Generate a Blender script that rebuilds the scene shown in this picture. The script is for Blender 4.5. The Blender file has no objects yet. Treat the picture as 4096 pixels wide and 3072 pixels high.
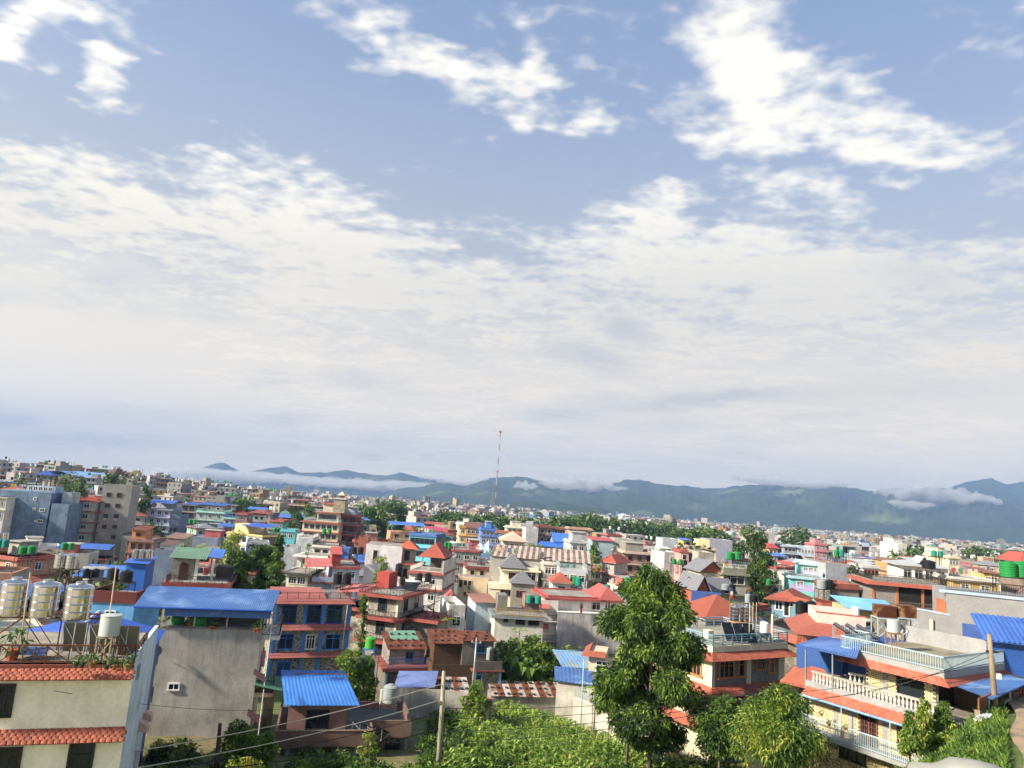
import bpy, math, random
import numpy as np
from mathutils import Vector, Matrix
R = math.radians
SC = bpy.context.scene
COL = SC.collection

# ------------------------------------------------------------------ camera
CAMZ = 20.0
FOC = 711.0
PITCH = math.atan(114.0 / FOC)
ROLL = R(4.2)
F = Vector((0, math.cos(PITCH), math.sin(PITCH)))
U0 = Vector((0, -math.sin(PITCH), math.cos(PITCH)))
R0 = Vector((1, 0, 0))
CR = math.cos(ROLL) * R0 + math.sin(ROLL) * U0
CU = -math.sin(ROLL) * R0 + math.cos(ROLL) * U0
CAM = Vector((0, 0, CAMZ))
cd = bpy.data.cameras.new('camera'); cam = bpy.data.objects.new('camera', cd); COL.objects.link(cam)
cd.sensor_width = 36.0; cd.lens = FOC / 1024 * 36.0; cd.clip_start = 0.5; cd.clip_end = 60000
m3 = Matrix((CR, CU, -F)).transposed()
cam.matrix_world = Matrix.Translation(CAM) @ m3.to_4x4()
SC.camera = cam
SC.view_settings.view_transform = 'Standard'; SC.view_settings.look = 'None'
SC.view_settings.exposure = 1.25; SC.view_settings.gamma = 1.0
SC.cycles.use_denoising = True; SC.cycles.use_adaptive_sampling = True; SC.cycles.adaptive_threshold = .03; SC.cycles.adaptive_min_samples = 8
SC.cycles.max_bounces = 6; SC.cycles.diffuse_bounces = 2; SC.cycles.glossy_bounces = 3
SC.cycles.transmission_bounces = 3; SC.cycles.transparent_max_bounces = 8; SC.cycles.volume_bounces = 1
SC.cycles.caustics_reflective = False; SC.cycles.caustics_refractive = False
SC.cycles.sample_clamp_indirect = 6.0

# photograph reading: pixel windows (x0, y0, scale) on the 4096 px photograph
WIN = dict(W=(0, 0, .54004), A=(0, 1850, 2.7657), B=(0, 2350, 2.2971), C=(500, 1900, 3.0157), D=(500, 2300, 2.1486),
           E=(1000, 1900, 3.0157), G=(1000, 2300, 2.1486), I=(1600, 1900, 2.765), J=(1600, 2400, 2.46875), K=(2300, 1900, 2.765),
           L=(2300, 2400, 2.46875), M=(3000, 1900, 2.01825), N=(2700, 2350, 2.2971), O=(3300, 2350, 2.2977),
           P=(0, 2150, 3.5677), Q=(1400, 2300, 3.6867), V=(2750, 2180, 3.6867), X=(3100, 2350, 3.6867), S=(0, 0, 1.08), T=(2048, 0, 1.08), Y=(0, 1200, 1.08), Z=(2048, 1200, 1.08))
def px(w, x, y):
    a, b, s = WIN[w]
    return ((a + x / s) / 4.0, (b + y / s) / 4.0)
def ray(p):
    return (F * FOC + CR * (p[0] - 512) + CU * (384 - p[1])).normalized()
def at(p, Y):
    d = ray(p); return CAM + d * (Y / d.y)
def on_z(p, z):
    d = ray(p); return CAM + d * ((z - CAMZ) / d.z)
def azel(p):
    d = ray(p); return math.atan2(d.x, d.y), math.asin(d.z)
def s2l(c):
    return c / 12.92 if c <= .04045 else ((c + .055) / 1.055) ** 2.4
def hexc(h):
    h = h.lstrip('#'); return tuple(s2l(int(h[i:i + 2], 16) / 255.0) for i in (0, 2, 4))

# ------------------------------------------------------------------ sun and sky
SUN_AZ, SUN_EL = R(-114), R(31)
sl = bpy.data.lights.new('sun', 'SUN'); so = bpy.data.objects.new('sun', sl); COL.objects.link(so)
sl.energy = 4.2; sl.angle = R(4.0); sl.color = (1.0, .90, .74)
sd = Vector((math.sin(SUN_AZ) * math.cos(SUN_EL), math.cos(SUN_AZ) * math.cos(SUN_EL), math.sin(SUN_EL)))
so.rotation_euler = sd.to_track_quat('Z', 'Y').to_euler(); so.location = (-60, -30, 90)

world = bpy.data.worlds.new('World'); SC.world = world; world.use_nodes = True
try: world.cycles.sampling_method = 'MANUAL'; world.cycles.sample_map_resolution = 512
except Exception: pass
class NT:
    """small helper for node trees"""
    def __init__(s, t): s.t = t; s.t.nodes.clear()
    def n(s, typ, **kw):
        q = s.t.nodes.new(typ)
        for k, v in kw.items(): setattr(q, k, v)
        return q
    def put(s, sock, v):
        if isinstance(v, bpy.types.NodeSocket): s.t.links.new(v, sock)
        elif isinstance(v, (tuple, list)) and len(v) == 3 and sock.type == 'RGBA': sock.default_value = (*v, 1)
        else: sock.default_value = v
    def m(s, op, a, b=0.0, c=0.0, clamp=False):
        q = s.n('ShaderNodeMath', operation=op, use_clamp=clamp)
        s.put(q.inputs[0], a); s.put(q.inputs[1], b)
        if op in ('MULTIPLY_ADD', 'SMOOTH_MIN'): s.put(q.inputs[2], c)
        return q.outputs[0]
    def vm(s, op, a, b=(0, 0, 0), sc=None):
        q = s.n('ShaderNodeVectorMath', operation=op); s.put(q.inputs[0], a); s.put(q.inputs[1], b)
        if sc is not None: s.put(q.inputs[3], sc)
        return q.outputs[0]
    def mix(s, f, a, b, blend='MIX'):
        q = s.n('ShaderNodeMix', data_type='RGBA', blend_type=blend)
        s.put(q.inputs[0], f); s.put(q.inputs[6], a); s.put(q.inputs[7], b); return q.outputs[2]
    def ramp(s, v, a, b, lo=0.0, hi=1.0, smooth=True):
        q = s.n('ShaderNodeMapRange'); q.interpolation_type = 'SMOOTHSTEP' if smooth else 'LINEAR'; q.clamp = True
        s.put(q.inputs[0], v); s.put(q.inputs[1], a); s.put(q.inputs[2], b); s.put(q.inputs[3], lo); s.put(q.inputs[4], hi); return q.outputs[0]
    def noise(s, v, scale, detail=4, rough=.5, dist=0.0):
        q = s.n('ShaderNodeTexNoise'); s.put(q.inputs['Vector'], v); q.inputs['Scale'].default_value = scale
        q.inputs['Detail'].default_value = detail; q.inputs['Roughness'].default_value = rough; q.inputs['Distortion'].default_value = dist
        return q.outputs[0]
def build_sky():
    w = NT(world.node_tree)
    tc = w.n('ShaderNodeTexCoord').outputs['Generated']
    sky = w.n('ShaderNodeTexSky', sky_type='NISHITA'); sky.sun_disc = False
    sky.sun_elevation = SUN_EL; sky.sun_rotation = SUN_AZ; sky.altitude = 800; sky.air_density = 1.0; sky.dust_density = 2.0; sky.ozone_density = 1.5
    sp = w.n('ShaderNodeSeparateXYZ'); w.put(sp.inputs[0], tc); x, y, z = sp.outputs
    az = w.m('ARCTAN2', x, y); el = w.m('ARCSINE', z)
    zc = w.m('ADD', w.m('MAXIMUM', z, 0.0), 0.10)
    cb = w.n('ShaderNodeCombineXYZ'); w.put(cb.inputs[0], w.m('DIVIDE', x, zc)); w.put(cb.inputs[1], w.m('DIVIDE', y, zc)); P = cb.outputs[0]
    # wind-combed coordinates
    mp = w.n('ShaderNodeMapping'); mp.inputs['Rotation'].default_value = (0, 0, R(28)); mp.inputs['Scale'].default_value = (1.0, 1.55, 1); w.put(mp.inputs[0], P); PS = mp.outputs[0]
    n1 = w.noise(PS, 1.5, 4, .58)
    n2 = w.noise(PS, 7.0, 4, .62)
    n3 = w.noise(P, 21.0, 1, .55)
    wob = w.m('MULTIPLY', w.m('SUBTRACT', w.noise(PS, 5.0, 2, .6), .5), .14)
    wob2 = w.m('MULTIPLY', w.m('SUBTRACT', w.noise(P, 4.3, 2, .6), .5), .14)
    aw, ew = w.m('ADD', az, wob), w.m('ADD', el, wob2)
    vw = w.n('ShaderNodeCombineXYZ'); w.put(vw.inputs[0], aw); w.put(vw.inputs[1], ew)
    v2 = w.n('ShaderNodeCombineXYZ'); w.put(v2.inputs[0], w.m('MULTIPLY_ADD', wob, .3, az)); w.put(v2.inputs[1], w.m('MULTIPLY_ADD', wob2, .22, el))
    def blob(acc, win, cx, cy, ex, ey, rx, ry, amp, vw=vw.outputs[0]):
        """soft patch around photo point (cx, cy); long axis toward (ex, ey); radii in photo window px"""
        a0, e0 = azel(px(win, cx, cy)); a1, e1 = azel(px(win, ex, ey)); s = WIN[win][2] * 4 * FOC
        q = w.n('ShaderNodeMapping', vector_type='TEXTURE'); w.put(q.inputs[0], vw)
        q.inputs['Location'].default_value = (a0, e0, 0); q.inputs['Rotation'].default_value = (0, 0, math.atan2(e1 - e0, a1 - a0)); q.inputs['Scale'].default_value = (rx / s, ry / s, 1)
        L = w.n('ShaderNodeVectorMath', operation='LENGTH'); w.put(L.inputs[0], q.outputs[0])
        v = w.ramp(L.outputs['Value'], 0.0, 1.9, amp, 0.0)
        return v if acc is None else w.m('ADD', acc, v)
    B = [('S', 1560, 110, 1960, 330, 430, 120, .85), ('S', 1950, 310, 2090, 400, 200, 75, .6), ('T', 950, 350, 1010, 620, 380, 180, .95), ('T', 1330, 470, 1600, 620, 430, 200, .85),
         ('T', 1850, 690, 2200, 760, 440, 90, .7), ('T', 1540, 350, 1600, 380, 110, 80, .6), ('S', 465, 360, 540, 360, 100, 55, 1.1), ('S', 80, 200, 150, 210, 120, 80, .9),
         ('S', 340, 30, 450, 60, 170, 60, .6), ('S', 110, 780, 400, 850, 380, 140, .55), ('S', 600, 860, 760, 920, 220, 70, .5), ('S', 1150, 720, 1500, 850, 480, 190, .55),
         ('S', 1300, 1050, 1800, 1150, 600, 200, .5), ('T', 60, 440, 160, 460, 150, 70, .7), ('T', 110, 200, 130, 330, 160, 90, .5), ('T', 320, 480, 360, 560, 100, 80, .55),
         ('T', 680, 580, 780, 640, 170, 120, .45), ('T', 560, 1060, 740, 1100, 330, 150, .75), ('T', 1150, 1080, 1400, 1100, 480, 150, .75), ('T', 1300, 860, 1500, 900, 180, 60, .5),
         ('S', 200, 1180, 500, 1290, 380, 90, .5), ('T', 2150, 130, 2200, 300, 240, 130, .5), ('T', 690, 830, 760, 850, 110, 40, .5), ('S', 1000, 20, 1200, 120, 300, 60, -.3), ('T', 250, 720, 600, 760, 500, 100, -.35),
         ('S', 900, 450, 1300, 450, 500, 130, -.35), ('T', 1900, 900, 2200, 930, 330, 80, -.5), ('S', 250, 1060, 600, 1120, 330, 70, -.25)]
    tot = None
    for b in B:
        tot = blob(tot, *b)
    deck = w.m('MULTIPLY', w.ramp(ew, azel(px('T', 500, 880))[1], azel(px('T', 500, 1300))[1], 0, 1), w.ramp(az, azel(px('S', 200, 1000))[0], azel(px('S', 1500, 1000))[0], .45, 1))
    dens = w.m('ADD', w.m('MULTIPLY', w.m('SUBTRACT', n1, .5), 2.0), w.m('MULTIPLY', w.m('SUBTRACT', n2, .5), 1.9))
    dens = w.m('ADD', dens, w.m('MULTIPLY', w.m('SUBTRACT', n3, .5), .9))
    dens = w.m('ADD', w.m('ADD', dens, -.56), w.m('ADD', tot, w.m('MULTIPLY', deck, .95)))
    mask = w.ramp(dens, -.32, .72)
    mask = w.m('MAXIMUM', mask, w.ramp(ew, R(20), R(10), 0, .75))
    # grey undersides low in the deck
    mpg = w.n('ShaderNodeMapping'); mpg.inputs['Scale'].default_value = (2.0, 2.0, 9.0); w.put(mpg.inputs[0], tc)
    g = w.noise(mpg.outputs[0], 2.6, 4, .55)
    lowdeck = w.ramp(el, R(19), R(9))
    grey = w.m('MULTIPLY', w.ramp(g, .50, .68), lowdeck)
    smudge = None
    for b in [('T', 500, 1430, 600, 1470, 120, 55, 1.0), ('T', 340, 1550, 480, 1590, 190, 60, .9), ('Z', 640, 450, 900, 430, 330, 34, .75), ('Z', 900, 415, 1100, 400, 220, 30, .5), ('Z', 190, 500, 300, 500, 150, 36, .7), ('Z', 680, 540, 800, 540, 260, 28, .5), ('Y', 380, 605, 600, 612, 300, 26, 1.0), ('Y', 40, 520, 100, 525, 100, 24, 1.0),
              ('Y', 1590, 678, 1640, 680, 60, 12, .9), ('Y', 1840, 677, 1860, 677, 26, 9, .8), ('Y', 1270, 634, 1300, 634, 40, 10, .7), ('Z', 1500, 400, 1900, 380, 500, 60, .5), ('S', 1900, 1500, 2000, 1520, 240, 45, .6), ('Y', 1180, 350, 1250, 355, 110, 26, .6), ('Y', 1560, 340, 1650, 350, 160, 36, .6), ('Y', 620, 490, 800, 500, 260, 30, .4), ('Y', 1220, 515, 1300, 515, 140, 26, .5), ('T', 1750, 1190, 1850, 1210, 160, 60, .5)]:
        smudge = blob(smudge, *b, v2.outputs[0])
    smudge = w.m('MULTIPLY', smudge, w.ramp(n2, .25, .6, .45, 1.0))
    grey = w.m('MAXIMUM', w.m('MULTIPLY', grey, .45), w.m('MINIMUM', smudge, 1.0))
    # the cloud deck is warm and bright toward the sun, grey-blue away from it
    dp = w.n('ShaderNodeVectorMath', operation='DOT_PRODUCT'); w.put(dp.inputs[0], tc); dp.inputs[1].default_value = tuple(sd)
    sunside = w.ramp(dp.outputs['Value'], -.45, .75, 0, 1)
    lit = w.mix(sunside, (.328, .315, .29), (.415, .387, .332))
    thick = w.ramp(dens, .1, 1.5)
    body = w.mix(w.m('MULTIPLY', thick, w.m('MULTIPLY_ADD', el, -1.2, .62)), w.vm('SCALE', lit, sc=1.10), w.vm('SCALE', lit, sc=.93))
    body = w.vm('SCALE', body, sc=w.ramp(el, R(15), R(27), 1.0, 1.3))
    low = w.ramp(el, R(18), R(4))
    body = w.mix(w.m('MULTIPLY', low, .8), body, w.mix(sunside, (.50, .43, .33), (.60, .515, .385)))
    cl = w.mix(w.m('MULTIPLY', grey, .7), body, (.22, .235, .25))
    blue = w.vm('SCALE', sky.outputs[0], sc=.08)
    blue = w.mix(.35, blue, (.22, .28, .385))
    veil = w.ramp(el, R(38), R(8), .0, .75)
    blue = w.mix(veil, blue, w.vm('SCALE', lit, sc=.80))
    col = w.mix(mask, blue, cl)
    bg = w.n('ShaderNodeBackground'); w.put(bg.inputs[0], col); bg.inputs[1].default_value = 1.0
    o = w.n('ShaderNodeOutputWorld'); w.t.links.new(bg.outputs[0], o.inputs[0])
build_sky()

# ------------------------------------------------------------------ mesh and object helpers
RNG = random.Random(11)
NP = np.random.RandomState(5)
class MB:
    def __init__(s): s.v = []; s.f = []; s.mi = []; s.c = []; s.cur = 0; s.col = None
    def add(s, vs, fs):
        o = len(s.v); s.v.extend(vs)
        for q in fs: s.f.append(tuple(i + o for i in q)); s.mi.append(s.cur); s.c.append(s.col)
        return s
    def quad(s, a, b, c, d): return s.add([tuple(a), tuple(b), tuple(c), tuple(d)], [(0, 1, 2, 3)])
    def box(s, x0, x1, y0, y1, z0, z1):
        return s.add([(x0, y0, z0), (x1, y0, z0), (x1, y1, z0), (x0, y1, z0), (x0, y0, z1), (x1, y0, z1), (x1, y1, z1), (x0, y1, z1)],
                     [(0, 3, 2, 1), (4, 5, 6, 7), (0, 1, 5, 4), (1, 2, 6, 5), (2, 3, 7, 6), (3, 0, 4, 7)])
    def hexa(s, P):
        """eight corners: bottom four counterclockwise, then top four"""
        return s.add([tuple(p) for p in P], [(0, 3, 2, 1), (4, 5, 6, 7), (0, 1, 5, 4), (1, 2, 6, 5), (2, 3, 7, 6), (3, 0, 4, 7)])
    def sheet(s, a, b, c, d, t):
        """thick slab with top corners a b c d"""
        dn = Vector((0, 0, -t)); T = [Vector(q) for q in (a, b, c, d)]
        return s.hexa([q + dn for q in T] + T)
    def lathe(s, prof, n=12, cx=0, cy=0, cap=True):
        vs = []; fs = []
        for r, z in prof:
            for i in range(n):
                a = 2 * math.pi * i / n; vs.append((cx + r * math.cos(a), cy + r * math.sin(a), z))
        for k in range(len(prof) - 1):
            for i in range(n):
                j = (i + 1) % n; fs.append((k * n + i, k * n + j, (k + 1) * n + j, (k + 1) * n + i))
        if cap: fs.append(tuple(range(n))[::-1]); fs.append(tuple((len(prof) - 1) * n + i for i in range(n)))
        return s.add(vs, fs)
    def tube(s, pts, r, n=5, r1=None):
        pts = [Vector(p) for p in pts]; m = len(pts); vs = []; fs = []
        for k, p in enumerate(pts):
            d = (pts[min(k + 1, m - 1)] - pts[max(k - 1, 0)])
            d = d.normalized() if d.length > 1e-9 else Vector((0, 0, 1))
            u = d.cross(Vector((0, 0, 1)) if abs(d.z) < .9 else Vector((1, 0, 0))).normalized(); v = d.cross(u)
            rr = r if r1 is None else r + (r1 - r) * k / max(1, m - 1)
            for i in range(n):
                a = 2 * math.pi * i / n; vs.append(tuple(p + u * (rr * math.cos(a)) + v * (rr * math.sin(a))))
        for k in range(m - 1):
            for i in range(n):
                j = (i + 1) % n; fs.append((k * n + i, k * n + j, (k + 1) * n + j, (k + 1) * n + i))
        fs.append(tuple(range(n))[::-1]); fs.append(tuple((m - 1) * n + i for i in range(n)))
        return s.add(vs, fs)
    def mesh(s, name, mats, smooth=False):
        me = bpy.data.meshes.new(name); me.from_pydata(s.v, [], s.f)
        for m in (mats if isinstance(mats, (list, tuple)) else [mats]): me.materials.append(m)
        if any(s.mi): me.polygons.foreach_set('material_index', s.mi)
        if smooth: me.polygons.foreach_set('use_smooth', [True] * len(s.f))
        if s.c and s.c[0] is not None:
            at_ = me.attributes.new('tint', 'FLOAT_COLOR', 'FACE')
            at_.data.foreach_set('color', [x for c in s.c for x in (*(c or (.5, .5, .5)), 1.0)])
        me.update(); return me
    def build(s, name, mats, parent=None, smooth=False):
        return ob(name, s.mesh(name, mats, smooth), parent)
def ob(name, me, parent=None, loc=None, rot=None, scale=None):
    o = bpy.data.objects.new(name, me); COL.objects.link(o)
    if parent is not None: o.parent = parent
    if loc is not None: o.location = loc
    if rot is not None: o.rotation_euler = rot
    if scale is not None: o.scale = scale if isinstance(scale, (tuple, list)) else (scale,) * 3
    return o
ALL_THINGS = []
def tag(o, label, cat, group=None, kind=None):
    o['label'] = label; o['category'] = cat
    if group: o['group'] = group
    if kind: o['kind'] = kind
    ALL_THINGS.append(o); return o
def empty(name, loc=(0, 0, 0), rz=0.0, label=None, cat=None, group=None):
    o = bpy.data.objects.new(name, None); COL.objects.link(o); o.location = loc; o.rotation_euler = (0, 0, rz); o.empty_display_size = .5
    if label: tag(o, label, cat, group)
    return o
def struct(o, kind='structure'): o['kind'] = kind; return o
def pieces(parent, name, mesh, xfs, limit=300, mat=None):
    """alike small pieces: each its own object up to the limit, the rest one joined part"""
    for M in xfs[:limit]:
        o = bpy.data.objects.new(name, mesh); COL.objects.link(o); o.parent = parent; o.matrix_local = M
    if len(xfs) > limit:
        vs0 = [v.co.copy() for v in mesh.vertices]; fs0 = [tuple(p.vertices) for p in mesh.polygons]; mb = MB()
        for M in xfs[limit:]: mb.add([tuple(M @ v) for v in vs0], fs0)
        o = mb.build(name + '_run', mesh.materials[0], parent); o['kind'] = 'stuff'
def copy_tree(o, parent=None):
    c = o.copy(); COL.objects.link(c); c.parent = parent
    for ch in o.children: copy_tree(ch, c)
    return c

# value noise on numpy arrays
_T = NP.rand(256, 256)
def vnoise(x, y):
    xi = np.floor(x).astype(int); yi = np.floor(y).astype(int); fx = x - xi; fy = y - yi
    fx = fx * fx * (3 - 2 * fx); fy = fy * fy * (3 - 2 * fy)
    g = lambda a, b: _T[a & 255, b & 255]
    return (g(xi, yi) * (1 - fx) + g(xi + 1, yi) * fx) * (1 - fy) + (g(xi, yi + 1) * (1 - fx) + g(xi + 1, yi + 1) * fx) * fy
def fbm(x, y, o=5, g=.5):
    t = 0; a = 1.0; n = 0
    for k in range(o):
        t = t + a * vnoise(x * 2 ** k + 17.3 * k, y * 2 ** k + 9.1 * k); n += a; a *= g
    return t / n - .5

# ------------------------------------------------------------------ materials
MATS = {}
def mute(c, k):
    l = .3 * c[0] + .6 * c[1] + .1 * c[2]; return tuple(min(1, (x + (l - x) * k) * 1.05) for x in c)
def newmat(key):
    m = bpy.data.materials.new(key); m.use_nodes = True
    return m, NT(m.node_tree)
def finish(w, col, rough=.8, metal=0.0, bump=None, bstr=.2, spec=.3, trans=0.0):
    b = w.n('ShaderNodeBsdfPrincipled'); w.put(b.inputs['Base Color'], col); w.put(b.inputs['Roughness'], rough); w.put(b.inputs['Metallic'], metal)
    b.inputs['Specular IOR Level'].default_value = spec
    if bump is not None:
        q = w.n('ShaderNodeBump'); q.inputs['Strength'].default_value = bstr; q.inputs['Distance'].default_value = .03; w.put(q.inputs['Height'], bump); w.t.links.new(q.outputs[0], b.inputs['Normal'])
    sh = b.outputs[0]
    if trans:
        t = w.n('ShaderNodeBsdfTranslucent'); w.put(t.inputs[0], col); mx = w.n('ShaderNodeMixShader'); mx.inputs[0].default_value = trans
        w.t.links.new(sh, mx.inputs[1]); w.t.links.new(t.outputs[0], mx.inputs[2]); sh = mx.outputs[0]
    o = w.n('ShaderNodeOutputMaterial'); w.t.links.new(sh, o.inputs[0])
def wall(h, dirt=.35, rough=.88):
    """painted plaster: blotchy tone, rain streaks and grime with shapes of their own"""
    k = ('wall', h, dirt)
    if k in MATS: return MATS[k]
    m, w = newmat('plaster_' + h.strip('#')); c = mute(hexc(h), .22); dirt = min(1, dirt * 1.25)
    pos = w.n('ShaderNodeNewGeometry').outputs['Position']
    mp = w.n('ShaderNodeMapping'); mp.inputs['Scale'].default_value = (2.2, 2.2, .16); w.put(mp.inputs[0], pos)
    st = w.ramp(w.noise(mp.outputs[0], 1.0, 5, .7), .47, .74)
    mp2 = w.n('ShaderNodeMapping'); mp2.inputs['Scale'].default_value = (.55, .55, .1); w.put(mp2.inputs[0], pos)
    st = w.m('MAXIMUM', st, w.m('MULTIPLY', w.ramp(w.noise(mp2.outputs[0], 1.0, 6, .7), .5, .68), .75))
    bl = w.noise(pos, .45, 5, .65)
    fine = w.noise(pos, 6.0, 3, .6)
    t = w.m('ADD', w.m('MULTIPLY', w.m('SUBTRACT', bl, .5), 1.5 * (.4 + dirt)), w.m('MULTIPLY', w.m('SUBTRACT', fine, .5), .4))
    base = w.vm('SCALE', c, sc=w.m('ADD', t, 1.0))
    g = tuple(x * .45 + .03 for x in c)
    colr = w.mix(w.m('MULTIPLY', st, dirt), base, g)
    finish(w, colr, rough, bump=fine, bstr=.25)
    MATS[k] = m; return m
def plain(h, rough=.5, metal=0.0, var=.15, spec=.4, scale=3.0):
    k = ('plain', h, rough, metal, var)
    if k in MATS: return MATS[k]
    m, w = newmat('paint_' + h.strip('#')); c = hexc(h)
    pos = w.n('ShaderNodeNewGeometry').outputs['Position']
    t = w.m('ADD', w.m('MULTIPLY', w.m('SUBTRACT', w.noise(pos, scale, 5, .6), .5), 2 * var), 1.0)
    finish(w, w.vm('SCALE', c, sc=t), rough, metal, spec=spec); MATS[k] = m; return m
def rusty(h, amt=.5, rough=.75, scale=.8, rust='#6a3a22'):
    k = ('rust', h, amt, rust)
    if k in MATS: return MATS[k]
    m, w = newmat('sheet_' + h.strip('#')); c = mute(hexc(h), .1); r = hexc(rust)
    pos = w.n('ShaderNodeNewGeometry').outputs['Position']
    a = w.ramp(w.noise(pos, scale, 6, .65, .4), .62 - .35 * amt, .80 - .35 * amt)
    f = w.noise(pos, 9.0, 3, .6)
    big = w.m('MULTIPLY_ADD', w.noise(pos, .3, 5, .65), 1.3, .38)
    col = w.mix(a, w.vm('SCALE', c, sc=w.m('MULTIPLY', big, w.m('ADD', f, .5))), w.vm('SCALE', r, sc=w.m('MULTIPLY_ADD', f, 1.4, .3)))
    finish(w, col, rough, .0, spec=.35); MATS[k] = m; return m
def tilemat(h, weather=.35):
    k = ('tile', h, weather)
    if k in MATS: return MATS[k]
    m, w = newmat('tile_' + h.strip('#')); c = mute(hexc(h), .12)
    pos = w.n('ShaderNodeNewGeometry').outputs['Position']
    a = w.noise(pos, .7, 5, .65); f = w.noise(pos, 5.0, 2, .5)
    rnd = w.n('ShaderNodeObjectInfo').outputs['Random']
    t = w.m('ADD', w.m('MULTIPLY', w.m('SUBTRACT', f, .5), .7), w.m('MULTIPLY_ADD', rnd, .35, .82))
    col = w.mix(w.m('MULTIPLY', w.ramp(a, .5, .75), weather), w.vm('SCALE', c, sc=t), tuple(x * .4 + .02 for x in c))
    finish(w, col, .75, spec=.3); MATS[k] = m; return m
def stone(h1, h2, scale=2.6, mortar='#8d8a82', gap=.08, stretch=(1, 1, 1)):
    """rubble stone veneer too fine to build piece by piece at this distance"""
    k = ('stone', h1, h2, scale, mortar, stretch)
    if k in MATS: return MATS[k]
    m, w = newmat('stone_' + h1.strip('#'))
    pos = w.n('ShaderNodeTexCoord').outputs['Object']
    mp = w.n('ShaderNodeMapping'); mp.inputs['Scale'].default_value = stretch; w.put(mp.inputs[0], pos)
    v = w.n('ShaderNodeTexVoronoi', feature='DISTANCE_TO_EDGE'); v.inputs['Scale'].default_value = scale; w.put(v.inputs['Vector'], mp.outputs[0])
    v2 = w.n('ShaderNodeTexVoronoi'); v2.inputs['Scale'].default_value = scale; w.put(v2.inputs['Vector'], mp.outputs[0])
    sep = w.n('ShaderNodeSeparateColor'); w.put(sep.inputs[0], v2.outputs['Color'])
    e = w.ramp(v.outputs[0], gap * .3, gap)
    body = w.vm('SCALE', w.mix(sep.outputs[0], hexc(h1), hexc(h2)), sc=w.m('MULTIPLY_ADD', w.noise(pos, 7, 3), .8, .6))
    finish(w, w.mix(e, hexc(mortar), body), .9, bump=e, bstr=.6); MATS[k] = m; return m
def leafmat(h, h2=None, trans=.28, scale=.5):
    k = ('leaf', h, h2)
    if k in MATS: return MATS[k]
    m, w = newmat('leaf_' + h.strip('#')); c = hexc(h); c2 = hexc(h2) if h2 else tuple(x * .5 for x in c)
    pos = w.n('ShaderNodeNewGeometry').outputs['Position']
    n = w.noise(pos, scale, 3, .6); f = w.noise(pos, 4.5, 2, .5)
    col = w.mix(w.ramp(n, .36, .64), c2, c)
    col = w.vm('SCALE', col, sc=w.m('MULTIPLY_ADD', f, 1.1, .45))
    finish(w, col, .55, spec=.3, trans=trans); MATS[k] = m; return m
def glassmat(h='#20262b', rough=.08):
    k = ('glass', h)
    if k in MATS: return MATS[k]
    m, w = newmat('window_glass_' + h.strip('#')); c = hexc(h)
    pos = w.n('ShaderNodeNewGeometry').outputs['Position']
    mp = w.n('ShaderNodeMapping'); mp.inputs['Scale'].default_value = (5, 5, .4); w.put(mp.inputs[0], pos)
    t = w.m('MULTIPLY_ADD', w.noise(mp.outputs[0], 1.0, 2), 1.2, .4)
    finish(w, w.vm('SCALE', c, sc=t), rough, spec=.5); MATS[k] = m; return m
def steel():
    k = 'steel'
    if k in MATS: return MATS[k]
    m, w = newmat('stainless_steel')
    pos = w.n('ShaderNodeNewGeometry').outputs['Position']
    t = w.m('MULTIPLY_ADD', w.noise(pos, 8, 3), .2, .55)
    cb = w.vm('SCALE', (1.0, .97, .92), sc=t)
    finish(w, cb, .16, 1.0); MATS[k] = m; return m
def tintmat(name, rough=.85, var=.35, scale=.5):
    m, w = newmat(name)
    a = w.n('ShaderNodeAttribute'); a.attribute_name = 'tint'
    pos = w.n('ShaderNodeNewGeometry').outputs['Position']
    t = w.m('ADD', w.m('MULTIPLY', w.m('SUBTRACT', w.noise(pos, scale, 4, .6), .5), 2 * var), 1.0)
    finish(w, w.vm('SCALE', a.outputs['Color'], sc=t), rough); return m

# ------------------------------------------------------------------ terrain
def sstep(a, b, v):
    t = np.clip((v - a) / (b - a), 0, 1); return t * t * (3 - 2 * t)
def ground_z(x, y):
    x = np.asarray(x, float); y = np.asarray(y, float)
    z = -3.0 * sstep(50, 86, y) - 2.5 * sstep(90, 260, y) - 7.0 * sstep(260, 900, y) - 28.0 * sstep(900, 4000, y)
    # spur on which the road and the yellow brick house stand, and the rise behind the left-hand blocks
    bank = (1 - sstep(50, 80, y)) * sstep(-40, 5, y)
    z = z + (8.3 * sstep(0, 4.6, x - 15 - np.where(y > 36, (y - 36) * 1.3, (y - 36) * .35)) + 1.9 * sstep(19.8, 23.5, x - (y - 34) * .62) + 1.5 * (1 - sstep(25, 30, y)) * sstep(8, 12, x)) * bank
    z = z + 16.0 * np.exp(-((x + 330) / 190) ** 2 - ((y - 520) / 200) ** 2)
    return z
def gz(x, y): return float(ground_z(x, y))
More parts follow.
